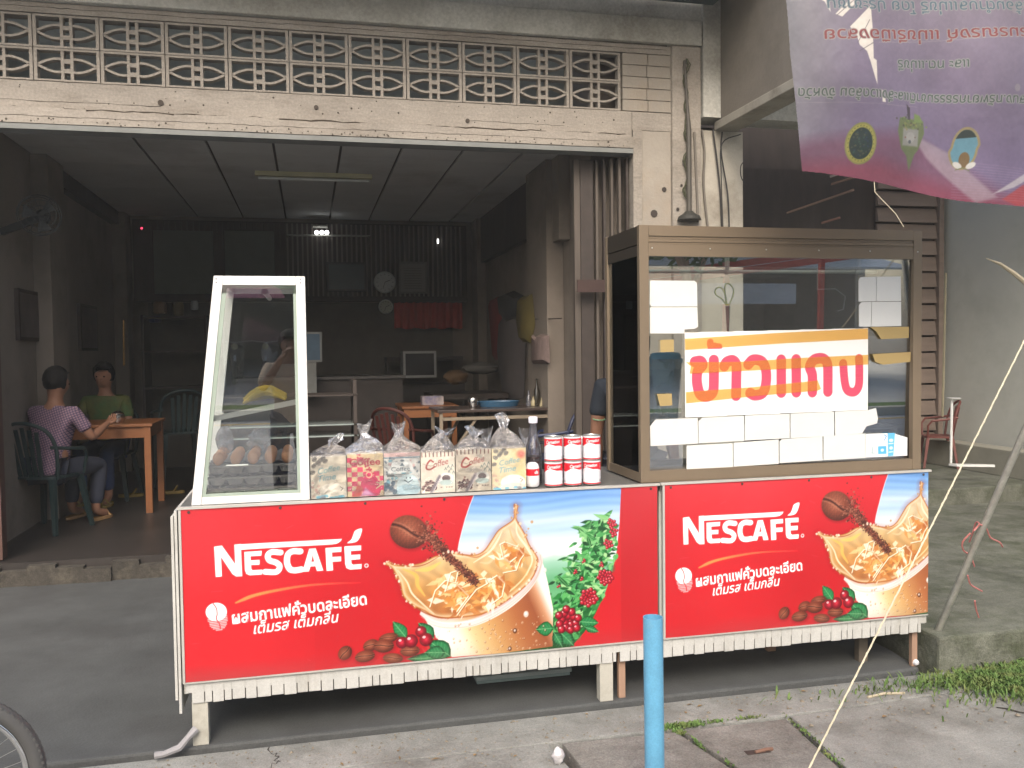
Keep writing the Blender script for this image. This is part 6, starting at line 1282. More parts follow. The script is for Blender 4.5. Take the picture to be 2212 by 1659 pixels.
def plastic_chair(name, lab, loc, yaw, m_, group=None, h=.46):
    t = thing(name, lab, 'chair', loc, group); M = Matrix.Rotation(yaw, 4, 'Z'); T = lambda *p: tuple(M @ Vector(p)+Vector(loc))
    mb = MB(); P = [(.21*math.cos(a)*(1 if abs(math.cos(a)) < .9 else 1), .20*math.sin(a)) for a in np.linspace(0, 6.283, 20)[:-1]]
    sq = [(np.sign(x)*abs(x/.21)**.6*.21, np.sign(y)*abs(y/.20)**.6*.20) for x, y in P]
    n = len(sq); mb.add([T(x, y, h-.02) for x, y in sq]+[T(x, y, h+.0) for x, y in sq], [tuple(range(n)), tuple(range(2*n-1, n-1, -1))]+[(i, i+n, (i+1) % n+n, (i+1) % n) for i in range(n)])
    mb.build('seat', m_, t)
    for sx in (-1, 1):
        for sy in (-1, 1):
            MB().add([T(sx*.17-.022, sy*.16-.02, h-.02), T(sx*.17+.022, sy*.16-.02, h-.02), T(sx*.17+.022, sy*.16+.02, h-.02), T(sx*.17-.022, sy*.16+.02, h-.02), T(sx*.23-.016, sy*.22-.014, 0), T(sx*.23+.016, sy*.22-.014, 0), T(sx*.23+.016, sy*.22+.014, 0), T(sx*.23-.016, sy*.22+.014, 0)],
                     [(0, 1, 2, 3), (4, 7, 6, 5), (0, 4, 5, 1), (1, 5, 6, 2), (2, 6, 7, 3), (3, 7, 4, 0)]).build('leg', m_, t)
    mb = MB(); out = [(-.20, h-.02), (-.225, h+.22), (-.19, h+.36), (-.10, h+.42), (0, h+.435), (.10, h+.42), (.19, h+.36), (.225, h+.22), (.20, h-.02)]
    pts = cr_line(out, 4); mb.tube([T(x, -.19-(z-h)*.22+.05*(abs(x)/.2)**2, z) for x, z in pts], .016, 8)
    for i in range(5): x = -.12+.06*i; mb.bar(T(x*.8, -.185, h), T(x, -.19-.38*.22+.02*(abs(x)/.2), h+.40-abs(x)*.3), .034, .008, up=M @ Vector((0, 1, 0)))
    mb.build('backrest', m_, t)
    for s_ in (-1, 1): MB().tube([T(s_*.215, -.22, h+.24), T(s_*.25, -.05, h+.215), T(s_*.25, .12, h+.20), T(s_*.235, .17, h+.14), T(s_*.20, .17, h-.01)], .015, 7).build('armrest', m_, t)
    return t
def table(name, lab, x0, x1, y0, y1, zt, m_, apron=.1, leg=.05, mt=None, group=None, z0=FZ):
    t = thing(name, lab, 'table', ((x0+x1)/2, (y0+y1)/2, z0), group)
    MB().box(x0, x1, y0, y1, zt-.025, zt).build('tabletop', mt or m_, t, bevel=.004)
    if apron: MB().box(x0+.03, x1-.03, y0+.025, y0+.045, zt-.025-apron, zt-.026).box(x0+.03, x1-.03, y1-.045, y1-.025, zt-.025-apron, zt-.026).box(x1-.05, x1-.03, y0+.046, y1-.046, zt-.025-apron, zt-.026).box(x0+.03, x0+.05, y0+.046, y1-.046, zt-.025-apron, zt-.026).build('apron', m_, t)
    for lx in (x0+.02, x1-.02-leg):
        for ly in (y0+.015, y1-.015-leg): MB().box(lx, lx+leg, ly, ly+leg, z0, zt-.026).build('leg', m_, t)
    return t
m_ow = mat('orange_wood', S(134, 84, 48), .5, var=.15, scale=9, stretch=(.3, 1, 1)); m_bw = mat('brown_board', S(96, 74, 60), .5, var=.2, scale=6)
# left dining group
tx = at(322, 915, Z=.955); table('dining_table', 'orange brown wooden table between the two seated people', tx.x-1.05, tx.x+.03, tx.y-.02, tx.y+.72, .955, m_ow, .10, .055)
m_gch = mat('green_plastic', S(30, 48, 50), .5)
chp = at(98, 1158, Z=FZ)
cxp, cyp = chp.x-.04, chp.y+.27
plastic_chair('plastic_chair', 'dark green plastic armchair holding the person in the checked shirt', (cxp, cyp, FZ), R_(-24), m_gch, 'dark green plastic chairs')
person('seated person with short black hair in a pink checked shirt, seen from behind', (cxp+.02, cyp+.01, FZ), R_(-24), sit(.46, .07, armL=((-.27, .20, .76), (-.16, .42, .84)), armR=((.27, .16, .74), (.22, .42, .83)), face=(.25, .95, -.1)), 'short', check_shirt(), mat('dark_trousers', S(48, 52, 66), .9), .5, mat('tan_sandal', S(140, 110, 72), .7))
pp = at(235, 860, Y=9.35)
person('seated person in a yellow and green shirt facing out across the wooden table', (pp.x, 9.30, FZ), R_(172), sit(.48, .05), 'short', mat('yellow_green_cloth', S(84, 88, 42), .8, var=.3, scale=12, col2=S(50, 96, 56), patch=.45), mat('blue_jeans', S(44, 60, 96), .9), .5, mat('yellow_sandal', S(140, 118, 56), .7))
plastic_chair('plastic_chair', 'dark plastic chair under the person in yellow and green', (pp.x, 9.32, FZ), R_(172), m_gch, 'dark green plastic chairs')
p = at(385, 830, Y=9.7); plastic_chair('plastic_chair', 'dark empty plastic chair with a rounded back right of the wooden table', (p.x, 9.7, FZ), R_(20), m_gch, 'dark green plastic chairs', .62)
pz = at(254, 893, Y=8.55); t = thing('metal_pot', 'small shiny metal pot on the wooden table', 'pot', (pz.x, 8.55, .956))
MB().lathe([(.001, 0), (.05, .002), (.062, .03), (.060, .075), (.05, .085), (.052, .09), (.02, .11), (.001, .112)], (pz.x, 8.55, .956), 24).build('pot_body', mat('shiny_steel', S(200, 200, 200), .2, metal=1, var=.04), t, True)
m_snd = mat('tan_sandal')
for x, y, lab in ((283, 1073, 'yellow rubber sandal on the floor left of the table leg'), (372, 1066, 'yellow rubber sandal on the floor right of the far table leg')):
    p = at(x, y, Z=FZ); tag(MB().prism([(p.x+.12*math.cos(a), p.y+.05*math.sin(a)) for a in np.linspace(0, 6.28, 14)[:-1]], FZ+.001, FZ+.03, 'z').tube([(p.x+.02, p.y-.045, FZ+.03), (p.x+.05, p.y, FZ+.075), (p.x+.02, p.y+.045, FZ+.03)], .010, 6).build('sandal', mat('yellow_sandal')), lab, 'sandal', 'yellow sandals')
# left wall things
def wall_box(name, lab, cat, X, pts, m_, d=.03, group=None):
    ps = [at(x, y, X=X) for x, y in pts]; y0, y1 = min(p.y for p in ps), max(p.y for p in ps); z0, z1 = min(p.z for p in ps), max(p.z for p in ps)
    t = thing(name, lab, cat, (X, (y0+y1)/2, (z0+z1)/2), group); s_ = 1 if X < 0 else -1; a, b = sorted((X, X+s_*d))
    MB().box(a, b, y0, y1, z0, z1).build('frame', mat('picture_frame', S(52, 42, 38), .6), t); x_ = X+s_*(d+.002)
    MB().add([(x_, y0+.03, z0+.03), (x_, y1-.03, z0+.03), (x_, y1-.03, z1-.03), (x_, y0+.03, z1-.03)], [(0, 1, 2, 3)]).build('picture', m_, t); return t
m_pic = mat('dark_picture', S(70, 60, 58), .4, var=.4, scale=8)
wall_box('wall_picture', 'dark framed picture on the left wall, nearest the street', 'picture', XL+.001, ((30, 622), (94, 738)), m_pic, group='pictures on the left wall')
wall_box('wall_picture', 'dark framed picture on the left wall behind the pilaster', 'picture', XL+.001, ((166, 655), (206, 758)), m_pic, group='pictures on the left wall')
wall_box('wall_picture', 'small dark framed picture deepest on the left wall', 'picture', XL+.001, ((258, 655), (282, 745)), m_pic, group='pictures on the left wall')
# wall fan
f0 = at(85, 465, X=XL+.3); fn = thing('wall_fan', 'dark wall fan high on the left wall', 'fan', tuple(f0)); R0 = .155; mf = mat('fan_dark', S(44, 48, 50), .6); Cn = f0
def fcirc(r, o_): return [(Cn.x+.35*o_+r*math.cos(a)*.93, Cn.y-.9*o_+r*math.cos(a)*.36, Cn.z+r*math.sin(a)) for a in np.linspace(0, 6.283, 25)[:-1]]
mb = MB()
for r, o_ in ((R0, 0), (R0*.95, .05), (R0*.7, .07), (R0*.4, .08), (R0*.95, -.05)): mb.tube(fcirc(r, o_), .0035, 5, closed=True)
for k in range(16): mb.bar(fcirc(.03, .085)[int(k*1.5)], fcirc(R0, 0)[int(k*1.5)], .003)
mb.build('fan_guard', mf, fn); mb = MB()
for k in range(3):
    a = k*2.094+.4; mb.add([Cn, (Cn.x+.13*math.cos(a)*.93, Cn.y+.13*math.cos(a)*.36, Cn.z+.13*math.sin(a)), (Cn.x+.13*math.cos(a+.8)*.93, Cn.y+.13*math.cos(a+.8)*.36+.03, Cn.z+.13*math.sin(a+.8))], [(0, 1, 2)])
mb.build('blade', mf, fn); MB().bar((XL+.0, Cn.y+.1, Cn.z-.12), (Cn.x, Cn.y+.08, Cn.z), .05).ball(tuple(Cn+Vector((0, .09, 0))), .06).build('motor', mf, fn)
pr = at(268, 735, Y=10.4); tag(MB().tube([(pr.x, 10.4, pr.z+.22), (pr.x-.01, 10.4, pr.z-.28)], .010, 8).build('brass_rod', mat('brass', S(206, 160, 96), .2, metal=1), smooth=True), 'thin shiny brass rod standing against the far left wall', 'rod')
# back wall
m_slat = mat('slat_light', S(112, 104, 98), .7, var=.2, scale=10, stretch=(1, 1, .2))
pt_ = thing('slat_partition', 'dark partition of closely spaced upright slats across the back of the room', 'partition', (0, BY-.1, 2.2))
zb_ = at(700, 640, Y=BY-.1).z; xa, xb = at(620, 560, Y=BY-.1).x, at(1000, 560, Y=BY-.1).x
mb = MB(); x = xa
while x < xb: mb.box(x, x+.022, BY-.13, BY-.10, zb_, CZ-.08); x += .062
mb.build('slats', m_slat, pt_); mb = MB(); x = at(325, 500, Y=BY-.1).x
while x < xa: mb.box(x, x+.018, BY-.12, BY-.10, zb_+.6, CZ-.08); x += .07
mb.build('slats_behind', mat('slat_dark', S(70, 64, 60), .7), pt_); MB().box(XL+.2, XR-.2, BY-.09, BY-.06, zb_-.02, CZ-.06).build('backing_board', m_dark, pt_)
MB().box(XL+.2, XR-.2, BY-.14, BY-.06, zb_-.07, zb_-.022).build('bottom_rail', m_dark, pt_)
m_bk = mat('dim_back', S(84, 80, 74), .8, var=.2, scale=3)
MB().box(XL+.35, XR-.4, BY-.05, BY-.02, FZ, zb_-.08).build('lower_wall_boards', m_bk, pt_)
def bw(name, lab, cat, x0, y0, x1, y1, m_, Y=BY-.14, d=.03, group=None, fr=None):
    a, b = at(x0, y1, Y=Y), at(x1, y0, Y=Y); t = thing(name, lab, cat, ((a.x+b.x)/2, Y, a.z), group)
    if fr:
        MB().box(a.x, b.x, Y-d, Y, a.z, b.z).build('frame', fr, t); w = min(.03, (b.x-a.x)*.08); MB().box(a.x+w, b.x-w, Y-d-.004, Y-d-.001, a.z+w, b.z-w).build('face', m_, t)
    else: MB().box(a.x, b.x, Y-d, Y, a.z, b.z).build('panel', m_, t, bevel=.004)
    return t
bw('menu_board', 'dull grey green menu board on the back wall, left one', 'board', 335, 500, 460, 635, mat('slate_board', S(92, 100, 92), .7, var=.1), group='boards on the back wall')
bw('menu_board', 'dull grey green menu board on the back wall, right one', 'board', 488, 500, 592, 630, mat('slate_board'), group='boards on the back wall')
bw('television', 'switched off television hung on the slat partition', 'television', 706, 568, 790, 630, mat('tv_glass', S(70, 84, 86), .25), d=.06, fr=mat('tv_case', S(40, 40, 42), .5))
c = Canvas(0, 1, 0, 1, .01, (128, 126, 118))
for k in range(9): c.stroke([(.15, .12+k*.09), (.85, .12+k*.09)], .02, (96, 94, 90))
t = bw('notice_poster', 'pale framed notice on the slat partition right of the round clock', 'poster', 862, 566, 922, 634, mat('notice_grey', S(150, 148, 140), .7), fr=mat('notice_frame', S(110, 108, 102), .6))
a, b = at(866, 630, Y=BY-.178), at(918, 570, Y=BY-.178); c.mesh('notice_print', lambda U, V: (a.x+(b.x-a.x)*U, BY-.180, a.z+(b.z-a.z)*V), vmat('notice_print', .7), t)
def clock(px, py, r, lab, cat, marks):
    p = at(px, py, Y=BY-.16); R0 = r*(p-Vector((0, 0, EYE))).length/F_; t = thing('wall_clock', lab, cat, tuple(p))
    MB().lathe([(.001, 0), (R0, 0), (R0, -.03), (R0*.9, -.04), (R0*.88, -.03), (.001, -.03)], (p.x, p.y, p.z), 32, 'y').build('case', mat('clock_rim', S(176, 182, 178), .35), t, True)
    MB().lathe([(R0*.86, -.031), (R0*.86, -.033), (.001, -.033)], (p.x, p.y, p.z), 32, 'y').build('dial', mat('clock_dial', S(190, 196, 194), .5) if marks else mat('clock_dial2', S(150, 154, 140), .5), t)
    mb = MB()
    for k in range(12): a = k*.5236; mb.bar((p.x+R0*.68*math.cos(a), p.y-.036, p.z+R0*.68*math.sin(a)), (p.x+R0*.78*math.cos(a), p.y-.036, p.z+R0*.78*math.sin(a)), .008, .003, up=(0, 1, 0))
    mb.bar((p.x, p.y-.038, p.z), (p.x+R0*.5, p.y-.038, p.z+R0*.2), .008, .003, up=(0, 1, 0)).bar((p.x, p.y-.039, p.z), (p.x-R0*.2, p.y-.039, p.z-R0*.62), .006, .003, up=(0, 1, 0)); mb.build('hands_and_marks', mat('clock_ink', S(70, 72, 76), .5), t)
clock(831, 610, 23, 'large round pale wall clock on the slat partition', 'clock', True); clock(833, 663, 15.5, 'small round dial hanging below the large wall clock', 'clock', False)
cb = thing('red_curtain', 'red cloth curtain hung on the back wall right of the small dial', 'curtain', (1.5, BY-.2, 2.0)); a, b = at(852, 710, Y=BY-.2), at(998, 653, Y=BY-.2)
mb = MB(); n = 60; vs = []
for k in range(n+1):
    u = k/n; x = a.x+(b.x-a.x)*u; o_ = .012*math.sin(u*60)
    vs += [(x, BY-.2+o_, b.z), (x, BY-.2+o_*1.6, a.z+.01*math.sin(u*25))]
mb.add(vs, [(2*k, 2*k+1, 2*k+3, 2*k+2) for k in range(n)]).build('cloth', mat('red_cloth', S(150, 58, 52), .85, var=.15), cb, True); MB().tube([(a.x-.03, BY-.2, b.z), (b.x+.03, BY-.2, b.z)], .008).build('rod', m_dark, cb)
# shelf, monitor, oven and other dim kitchen goods
sh2 = thing('kitchen_rack', 'dim rack and cupboards along the back wall under the red curtain', 'rack', (.9, BY-.4, FZ)); xa, xb = at(835, 750, Y=BY-.5).x, at(1000, 750, Y=BY-.5).x
MB().box(xa, xb, BY-.6, BY-.15, FZ, 1.15).box(xa, xb, BY-.5, BY-.15, 1.45, 1.50).box(xa, xa+.03, BY-.5, BY-.15, 1.151, 1.449).build('rack_body', mat('rack_dark', S(56, 52, 50), .7), sh2)
bw('oven', 'small oven with a pale frame on the back rack', 'oven', 866, 758, 935, 815, mat('oven_glass', S(44, 44, 46), .2), Y=BY-.62, d=.3, fr=mat('oven_frame', S(140, 140, 138), .4))
mon = bw('monitor', 'old grey monitor behind the egg showcase', 'monitor', 640, 718, 694, 782, mat('monitor_glass', S(90, 110, 128), .15, coat=1), Y=9.6, d=.25, fr=mat('monitor_case', S(120, 122, 120), .5))
p = at(666, 782, Y=9.6); MB().box(p.x-.08, p.x+.08, 9.35, 9.6, p.z-.35, p.z-.002).build('stand', mat('monitor_case'), mon)
t = thing('dark_counter', 'dark counter running across the room behind the coffee bags', 'counter', (.2, 9.9, FZ)); MB().box(-.75, 1.0, 9.62, 10.2, FZ, 1.28).build('counter_body', mat('counter_dark', S(54, 48, 46), .6, var=.2), t)
MB().box(-.78, 1.03, 9.58, 10.22, 1.281, 1.31).build('counter_top', mat('counter_edge', S(80, 78, 76), .4), t)
t = thing('low_shelf', 'dark shelves with pale edges behind the egg showcase', 'shelf', (-.2, 8.2, FZ)); a = at(668, 915, Y=8.2)
for z in (a.z+.0, a.z-.10, a.z+.26): MB().box(-.9, .42, 7.9, 8.4, z, z+.012).build('shelf_board', mat('glass_edge', S(150, 160, 158), .2, coat=.5) if z != a.z+.26 else m_dark, t)
for x_ in (-.88, .38): MB().box(x_, x_+.03, 7.9, 8.4, FZ, a.z+.4).build('upright', m_dark, t)
for k, (x, y, w, h_, cc, lab) in enumerate(((345, 665, 30, 26, (110, 84, 56), 'brown carton on the left back shelf'), (385, 668, 24, 30, (96, 84, 52), 'mustard tin on the left back shelf'), (420, 660, 16, 20, (150, 156, 160), 'small pale jar on the left back shelf'), (335, 690, 28, 14, (40, 50, 90), 'dark blue box on the left back shelf'))):
    a, b = at(x-w/2, y+h_/2, Y=11.2), at(x+w/2, y-h_/2, Y=11.2); t = thing('container', lab, 'container', ((a.x+b.x)/2, 11.2, a.z), 'goods on the left back shelf')
    r0 = (b.x-a.x)/2; MB().lathe([(.001, 0), (r0*.9, .003), (r0, .02), (r0, b.z-a.z-.03), (r0*.8, b.z-a.z), (.001, b.z-a.z)], ((a.x+b.x)/2, 11.2, a.z), 8 if k in (0, 3) else 18).build('container_body', mat('goods%d' % k, S(*cc), .5), t)
t = thing('back_shelf', 'dark shelf unit on the left of the back wall', 'shelf', (-1.7, 11.3, FZ)); a, b = at(310, 682, Y=11.2), at(450, 682, Y=11.2)
for z in (a.z-.02, a.z-.42, a.z-.85): MB().box(a.x, b.x, 11.0, 11.45, z-.02, z).build('shelf_board', m_dark, t)
MB().box(a.x, a.x+.03, 11.0, 11.45, FZ, a.z).box(b.x-.03, b.x, 11.0, 11.45, FZ, a.z).build('upright', m_dark, t)
# right side: tables, tray, bottles, chairs
x0, x1 = at(945, 880, Y=7.75).x, at(1225, 885, Y=7.75).x; ZT = at(1050, 884, Y=7.75).z
table('folding_table', 'dark folding table on pale tube legs behind the plastic bags', x0, x1, 7.75, 8.35, ZT, mat('tube_leg', S(140, 128, 112), .5, metal=.3), .0, .03, mat('table_dark', S(66, 56, 52), .35, coat=.3))
tt = bpy.data.objects['folding_table']; mb = MB(); mb.bar((x0+.05, 7.77, ZT-.08), (x1-.05, 7.77, ZT-.08), .028).bar((x0+.36, 7.78, ZT-.08), (x0+.05, 7.78, ZT-.5), .02).bar((x0+.05, 7.79, ZT-.35), (x0+.3, 8.3, ZT-.09), .02); mb.build('brace', mat('tube_leg'), tt)
xa, xb = at(868, 870, Y=8.8).x, at(970, 870, Y=8.8).x; table('side_table', 'narrow orange brown wooden table left of the dark folding table', xa, xb+.1, 8.8, 9.5, at(900, 878, Y=8.8).z, m_ow, .09, .05)
p = at(1022, 872, Y=8.0); t = thing('metal_cup', 'shiny metal cup at the left end of the dark folding table', 'cup', (p.x, 8, ZT)); MB().lathe([(.001, .0), (.035, .002), (.045, .02), (.048, .08), (.043, .09), (.001, .088)], (p.x, 8, ZT+.001), 20).build('cup_body', mat('shiny_steel'), t, True)
a, b = at(1035, 875, Y=8.05), at(1122, 875, Y=8.05); t = thing('blue_tray', 'blue oval tray propped on the dark folding table', 'tray', ((a.x+b.x)/2, 8.1, ZT))
MB().lathe([(.001, 0), ((b.x-a.x)*.46, .0), ((b.x-a.x)*.52, .05), ((b.x-a.x)*.5, .05), ((b.x-a.x)*.44, .012), (.001, .012)], ((a.x+b.x)/2, 8.08, ZT+.002), 32, sy=.6).build('tray_body', mat('tray_blue', S(44, 80, 108), .5), t, True)
for x, y, r, h_, m_, lab in ((1142, 868, .022, .15, m_bot, 'clear glass tumbler bottle right of the blue tray'), (1160, 868, .03, .26, mat('dark_bottle', S(40, 36, 28), .15, coat=.5), 'dark sauce bottle on the folding table'), (1152, 868, .02, .09, mat('small_jar', S(150, 140, 110), .4), 'small pale jar between the bottles on the folding table')):
    p = at(x, y, Y=8.0); t = thing('bottle', lab, 'bottle', (p.x, 8, ZT), 'bottles on the folding table'); MB().lathe([(.001, 0), (r, .002), (r, h_*.55), (r*.4, h_*.72), (r*.4, h_*.98), (.001, h_)], (p.x, 8., ZT+.001), 16).build('bottle_body', m_, t, True)
p = at(1178, 870, Y=7.95); tag(MB().prism([(p.x-.05, ZT+.001), (p.x+.03, ZT+.001), (p.x+.065, ZT+.17), (p.x-.01, ZT+.185)], 7.95, 7.98).build('menu_card', mat('menu_paper', S(172, 160, 128), .7)), 'cream card leaning on the folding table beside the bottles', 'card')
p = at(932, 866, Y=9.0); tag(MB().box(p.x-.1, p.x+.12, 8.95, 9.1, p.z-.04, p.z+.05).build('snack_box', mat('box_print', S(160, 150, 150), .6, var=.4, scale=16, col2=S(60, 70, 140), patch=.5), bevel=.004), 'white and blue snack box on the narrow wooden table', 'box')
p = at(872, 905, Y=8.3); plastic_chair('plastic_chair', 'dark red plastic chair left of the wooden table legs', (p.x, 8.35, FZ), R_(-40), mat('red_plastic', S(70, 34, 30), .5))
p = at(1210, 905, Y=7.6); plastic_chair('plastic_chair', 'dark blue plastic chair at the right end of the folding table', (p.x-.08, 7.65, FZ), R_(70), mat('blue_plastic', S(40, 50, 84), .45))
p = at(985, 815, Y=9.9); tag(crumple(MB(), (p.x, 9.9, p.z), (.14, .1, .08), 12, 16, 10, .12).build('cloth_bundle', mat('yellow_bundle', S(92, 70, 44), .8, var=.3), smooth=True), 'mustard cloth bundle on the goods behind the tables', 'bundle')
p = at(1040, 795, Y=10.3); tag(crumple(MB(), (p.x, 10.3, p.z), (.22, .12, .07), 14, 16, 10, .12).build('rice_bag', mat('pale_sack', S(92, 90, 86), .8), smooth=True), 'pale grey sack lying on the goods by the back pillar', 'sack')
t = thing('goods_bench', 'low dark bench piled with goods near the back right corner', 'bench', (1.4, 10.2, FZ)); MB().box(at(930, 800, Y=10).x, at(1090, 800, Y=10).x, 9.8, 10.6, 1.02, 1.08).build('bench_top', m_dark, t)
for x_ in (at(935, 800, Y=10).x, at(1085, 800, Y=10).x-.05): MB().box(x_, x_+.05, 9.82, 10.58, FZ, 1.019).build('leg', m_dark, t)
# clothes and bags on the right wall
def cloth(name, lab, cat, X, pts, m_, bulge=.06):
    ps = [at(x, y, X=X) for x, y in pts]; n = len(ps); cy_ = sum(p.y for p in ps)/n; cz_ = sum(p.z for p in ps)/n
    v = [(X, p.y, p.z) for p in ps]+[(X-bulge, cy_+(p.y-cy_)*.72, cz_+(p.z-cz_)*.8) for p in ps]+[(X-bulge*1.15, cy_, cz_)]
    return tag(MB().add(v, [(i, (i+1) % n, (i+1) % n+n, i+n) for i in range(n)]+[(i+n, (i+1) % n+n, 2*n) for i in range(n)]).build(name, m_, smooth=True), lab, cat)
cloth('hanging_shirt', 'grey shirt hanging on the right wall behind the pillar', 'shirt', XR-.01, ((1085, 690), (1105, 660), (1128, 668), (1136, 720), (1132, 860), (1095, 865), (1080, 760)), mat('grey_cloth', S(104, 98, 98), .9, var=.1), .08)
cloth('red_towel', 'dark red towel hanging deep on the right wall', 'towel', XR-.01, ((1058, 650), (1078, 640), (1086, 700), (1084, 770), (1070, 780)), mat('dark_red_cloth', S(120, 44, 44), .9), .05)
cloth('dark_jacket', 'dark jacket hanging above the grey shirt', 'jacket', XR-.012, ((1085, 640), (1110, 628), (1134, 640), (1136, 690), (1110, 700), (1090, 680)), mat('dark_cloth', S(50, 50, 52), .9), .1)
cloth('yellow_bag', 'yellow plastic bag hanging on the pilaster edge', 'bag', XR-.165, ((1126, 642), (1150, 634), (1156, 700), (1148, 742), (1130, 738), (1122, 690)), mat('yellow_plastic', S(96, 86, 46), .6, var=.2), .06)
cloth('clear_bag', 'clear grey plastic bag with paper hanging on the right pilaster', 'plastic bag', XR-.165, ((1152, 722), (1160, 732), (1168, 722), (1186, 724), (1188, 785), (1152, 786)), mat('bag_grey', S(128, 112, 108), .4, var=.25, scale=14), .04)
p = at(1130, 690, X=XR-.17); q_ = at(1262, 690, X=XR-.02); tag(MB().tube([(XR-.17, p.y, p.z), (XR-.168, p.y-.3, p.z-.01), (XR-.13, q_.y+.3, q_.z+.02)], .005, 5).build('clothes_line', m_dark), 'dark cord strung across the right pilaster', 'cord')
# lamps of the room
p0_, p1_ = at(552, 382, Z=CZ-.04), at(805, 382, Z=CZ-.04); ym = (p0_.y+p1_.y)/2
t = thing('tube_lamp', 'unlit fluorescent tube lamp under the ceiling boards', 'lamp', ((p0_.x+p1_.x)/2, ym, CZ-.002)); MB().box(p0_.x, p1_.x, ym-.03, ym+.03, CZ-.045, CZ-.003).build('lamp_housing', mat('lamp_cream', S(176, 172, 138), .5), t)
MB().tube([(p0_.x+.03, ym-.0, CZ-.065), (p1_.x-.03, ym, CZ-.065)], .014, 10).build('lamp_tube', mat('tube_white'), t, True)
xa, xb = at(620, 508, Y=BY-.25), at(800, 510, Y=BY-.25); t = thing('shelf_lamp', 'thin tube lamp in front of the slat partition with three lit bulbs above it', 'lamp', ((xa.x+xb.x)/2, BY-.25, xa.z))
MB().tube([(xa.x, BY-.25, xa.z), (xb.x, BY-.25, xb.z)], .012, 8).box(xa.x, xa.x+.02, BY-.25, BY-.135, xa.z-.01, xa.z+.01).box(xb.x-.02, xb.x, BY-.25, BY-.135, xb.z-.01, xb.z+.01).build('lamp_tube', mat('tube_dim', S(150, 150, 142), .4), t, True)
m_lit = mat('lit_bulb', (1, 1, 1), .3, emit=(1, 1, 1), estr=4.)
for k in range(3): p = at(684+k*11, 502, Y=BY-.3); MB().ball((p.x, BY-.3, p.z), .026, 12, 8).build('bulb', m_lit, t, True)
p = at(690, 488, Y=BY-.3); MB().box(p.x-.08, p.x+.1, BY-.32, BY-.14, p.z-.01, p.z+.01).build('lamp_mount', mat('tube_dim'), t)
p = at(946, 521, Y=BY-.16); tag(MB().ball((p.x, BY-.16, p.z), .016, 8, 6, (.6, .6, 2)).build('small_lamp', m_lit), 'tiny lit white lamp on the right half of the slat partition', 'lamp')
p = at(306, 493, Y=BY-.33); tag(MB().ball((p.x, BY-.33, p.z), .013, 8, 6).build('indicator_light', mat('red_led', (1, .05, .1), .4, emit=(1, .05, .12), estr=1.5)), 'tiny red indicator light at the upper left of the back wall', 'light')
# the cook behind the glass cabinet
ax = at(1300, 850, Y=4.75)
person('person in a dark shirt standing behind the glass cabinet, one bare arm in view', (ax.x+.21, 4.82, 0), R_(178), stand(1.66, armR=((.225, .00, 1.10), (.215, -.02, .84))), 'short', mat('navy_cloth', S(36, 42, 50), .85), mat('dark_trousers'), .42, mat('tan_sandal'))
cook = [o for o in COL.objects if o.name.startswith('person')][-1]
p = at(1294, 905, Y=4.80); MB().tube([(p.x+.034*math.cos(a), 4.80+.034*math.sin(a), p.z+.005*math.sin(a)) for a in np.linspace(0, 6.283, 17)[:-1]], .004, 5, closed=True).build('bracelet', mat('green_bead', S(120, 160, 120), .4), cook)
# neighbour bay: red chair, white stand, twig
p = at(2018, 960, Y=7.9); frc = plastic_chair('plastic_chair', 'faded red plastic chair beside the lap siding next door', (p.x+.0, 7.85, .301), R_(62), mat('faded_red_plastic', S(110, 62, 56), .5), None, .40); frc.scale = (.72, .72, .82)
a, b = at(2054, 1000, Y=7.0), at(2056, 862, Y=7.0); t = thing('white_stand', 'thin white metal stand with a small round plate next door', 'stand', tuple(a)); MB().tube([a, b], .012, 8).build('stand_pole', m_frm, t, True)
MB().lathe([(.001, 0), (.06, .002), (.065, .012), (.001, .016)], (b.x+.02, b.y, b.z), 20).build('top_plate', m_frm, t); MB().prism([(a.x-.04, a.y-.02), (a.x+.28, a.y-.20), (a.x+.27, a.y-.24), (a.x-.02, a.y-.1)], a.z-.02, a.z, 'z').build('foot_plate', m_frm, t)
P = [at(x, y, Y=3.6) for x, y in ((2130, 558), (2160, 570), (2190, 590), (2230, 622))]; tag(MB().tube(P+[Vector((3.9, 3.55, 1.2)), Vector((4.1, 3.5, AZ))], [.002, .008, .011, .014, .018, .02], 7).build('bent_stick', mat('dry_wood'), smooth=True), 'pale bent stick reaching in at the right picture edge', 'stick')
a, b = at(2042, 590, X=WX-.01), at(2040, 880, X=WX-.01); tag(MB().tube([at(2043, 590, Y=7.9), at(2036, 900, Y=7.9)], .012, 7).build('thin_pole', mat('pole_beige', S(150, 144, 120), .7)), 'thin beige upright pole in front of the grey partition', 'pole')
p = at(8, 1140, Z=.1); tag(crumple(MB(), (p.x-.02, p.y, .14), (.22, .16, .10), 21, 16, 10, .12).build('grey_bundle', mat('grey_sheet', S(128, 130, 132), .7, bump=.3)), 'grey plastic bundle lying at the left edge of the shop floor', 'bundle')
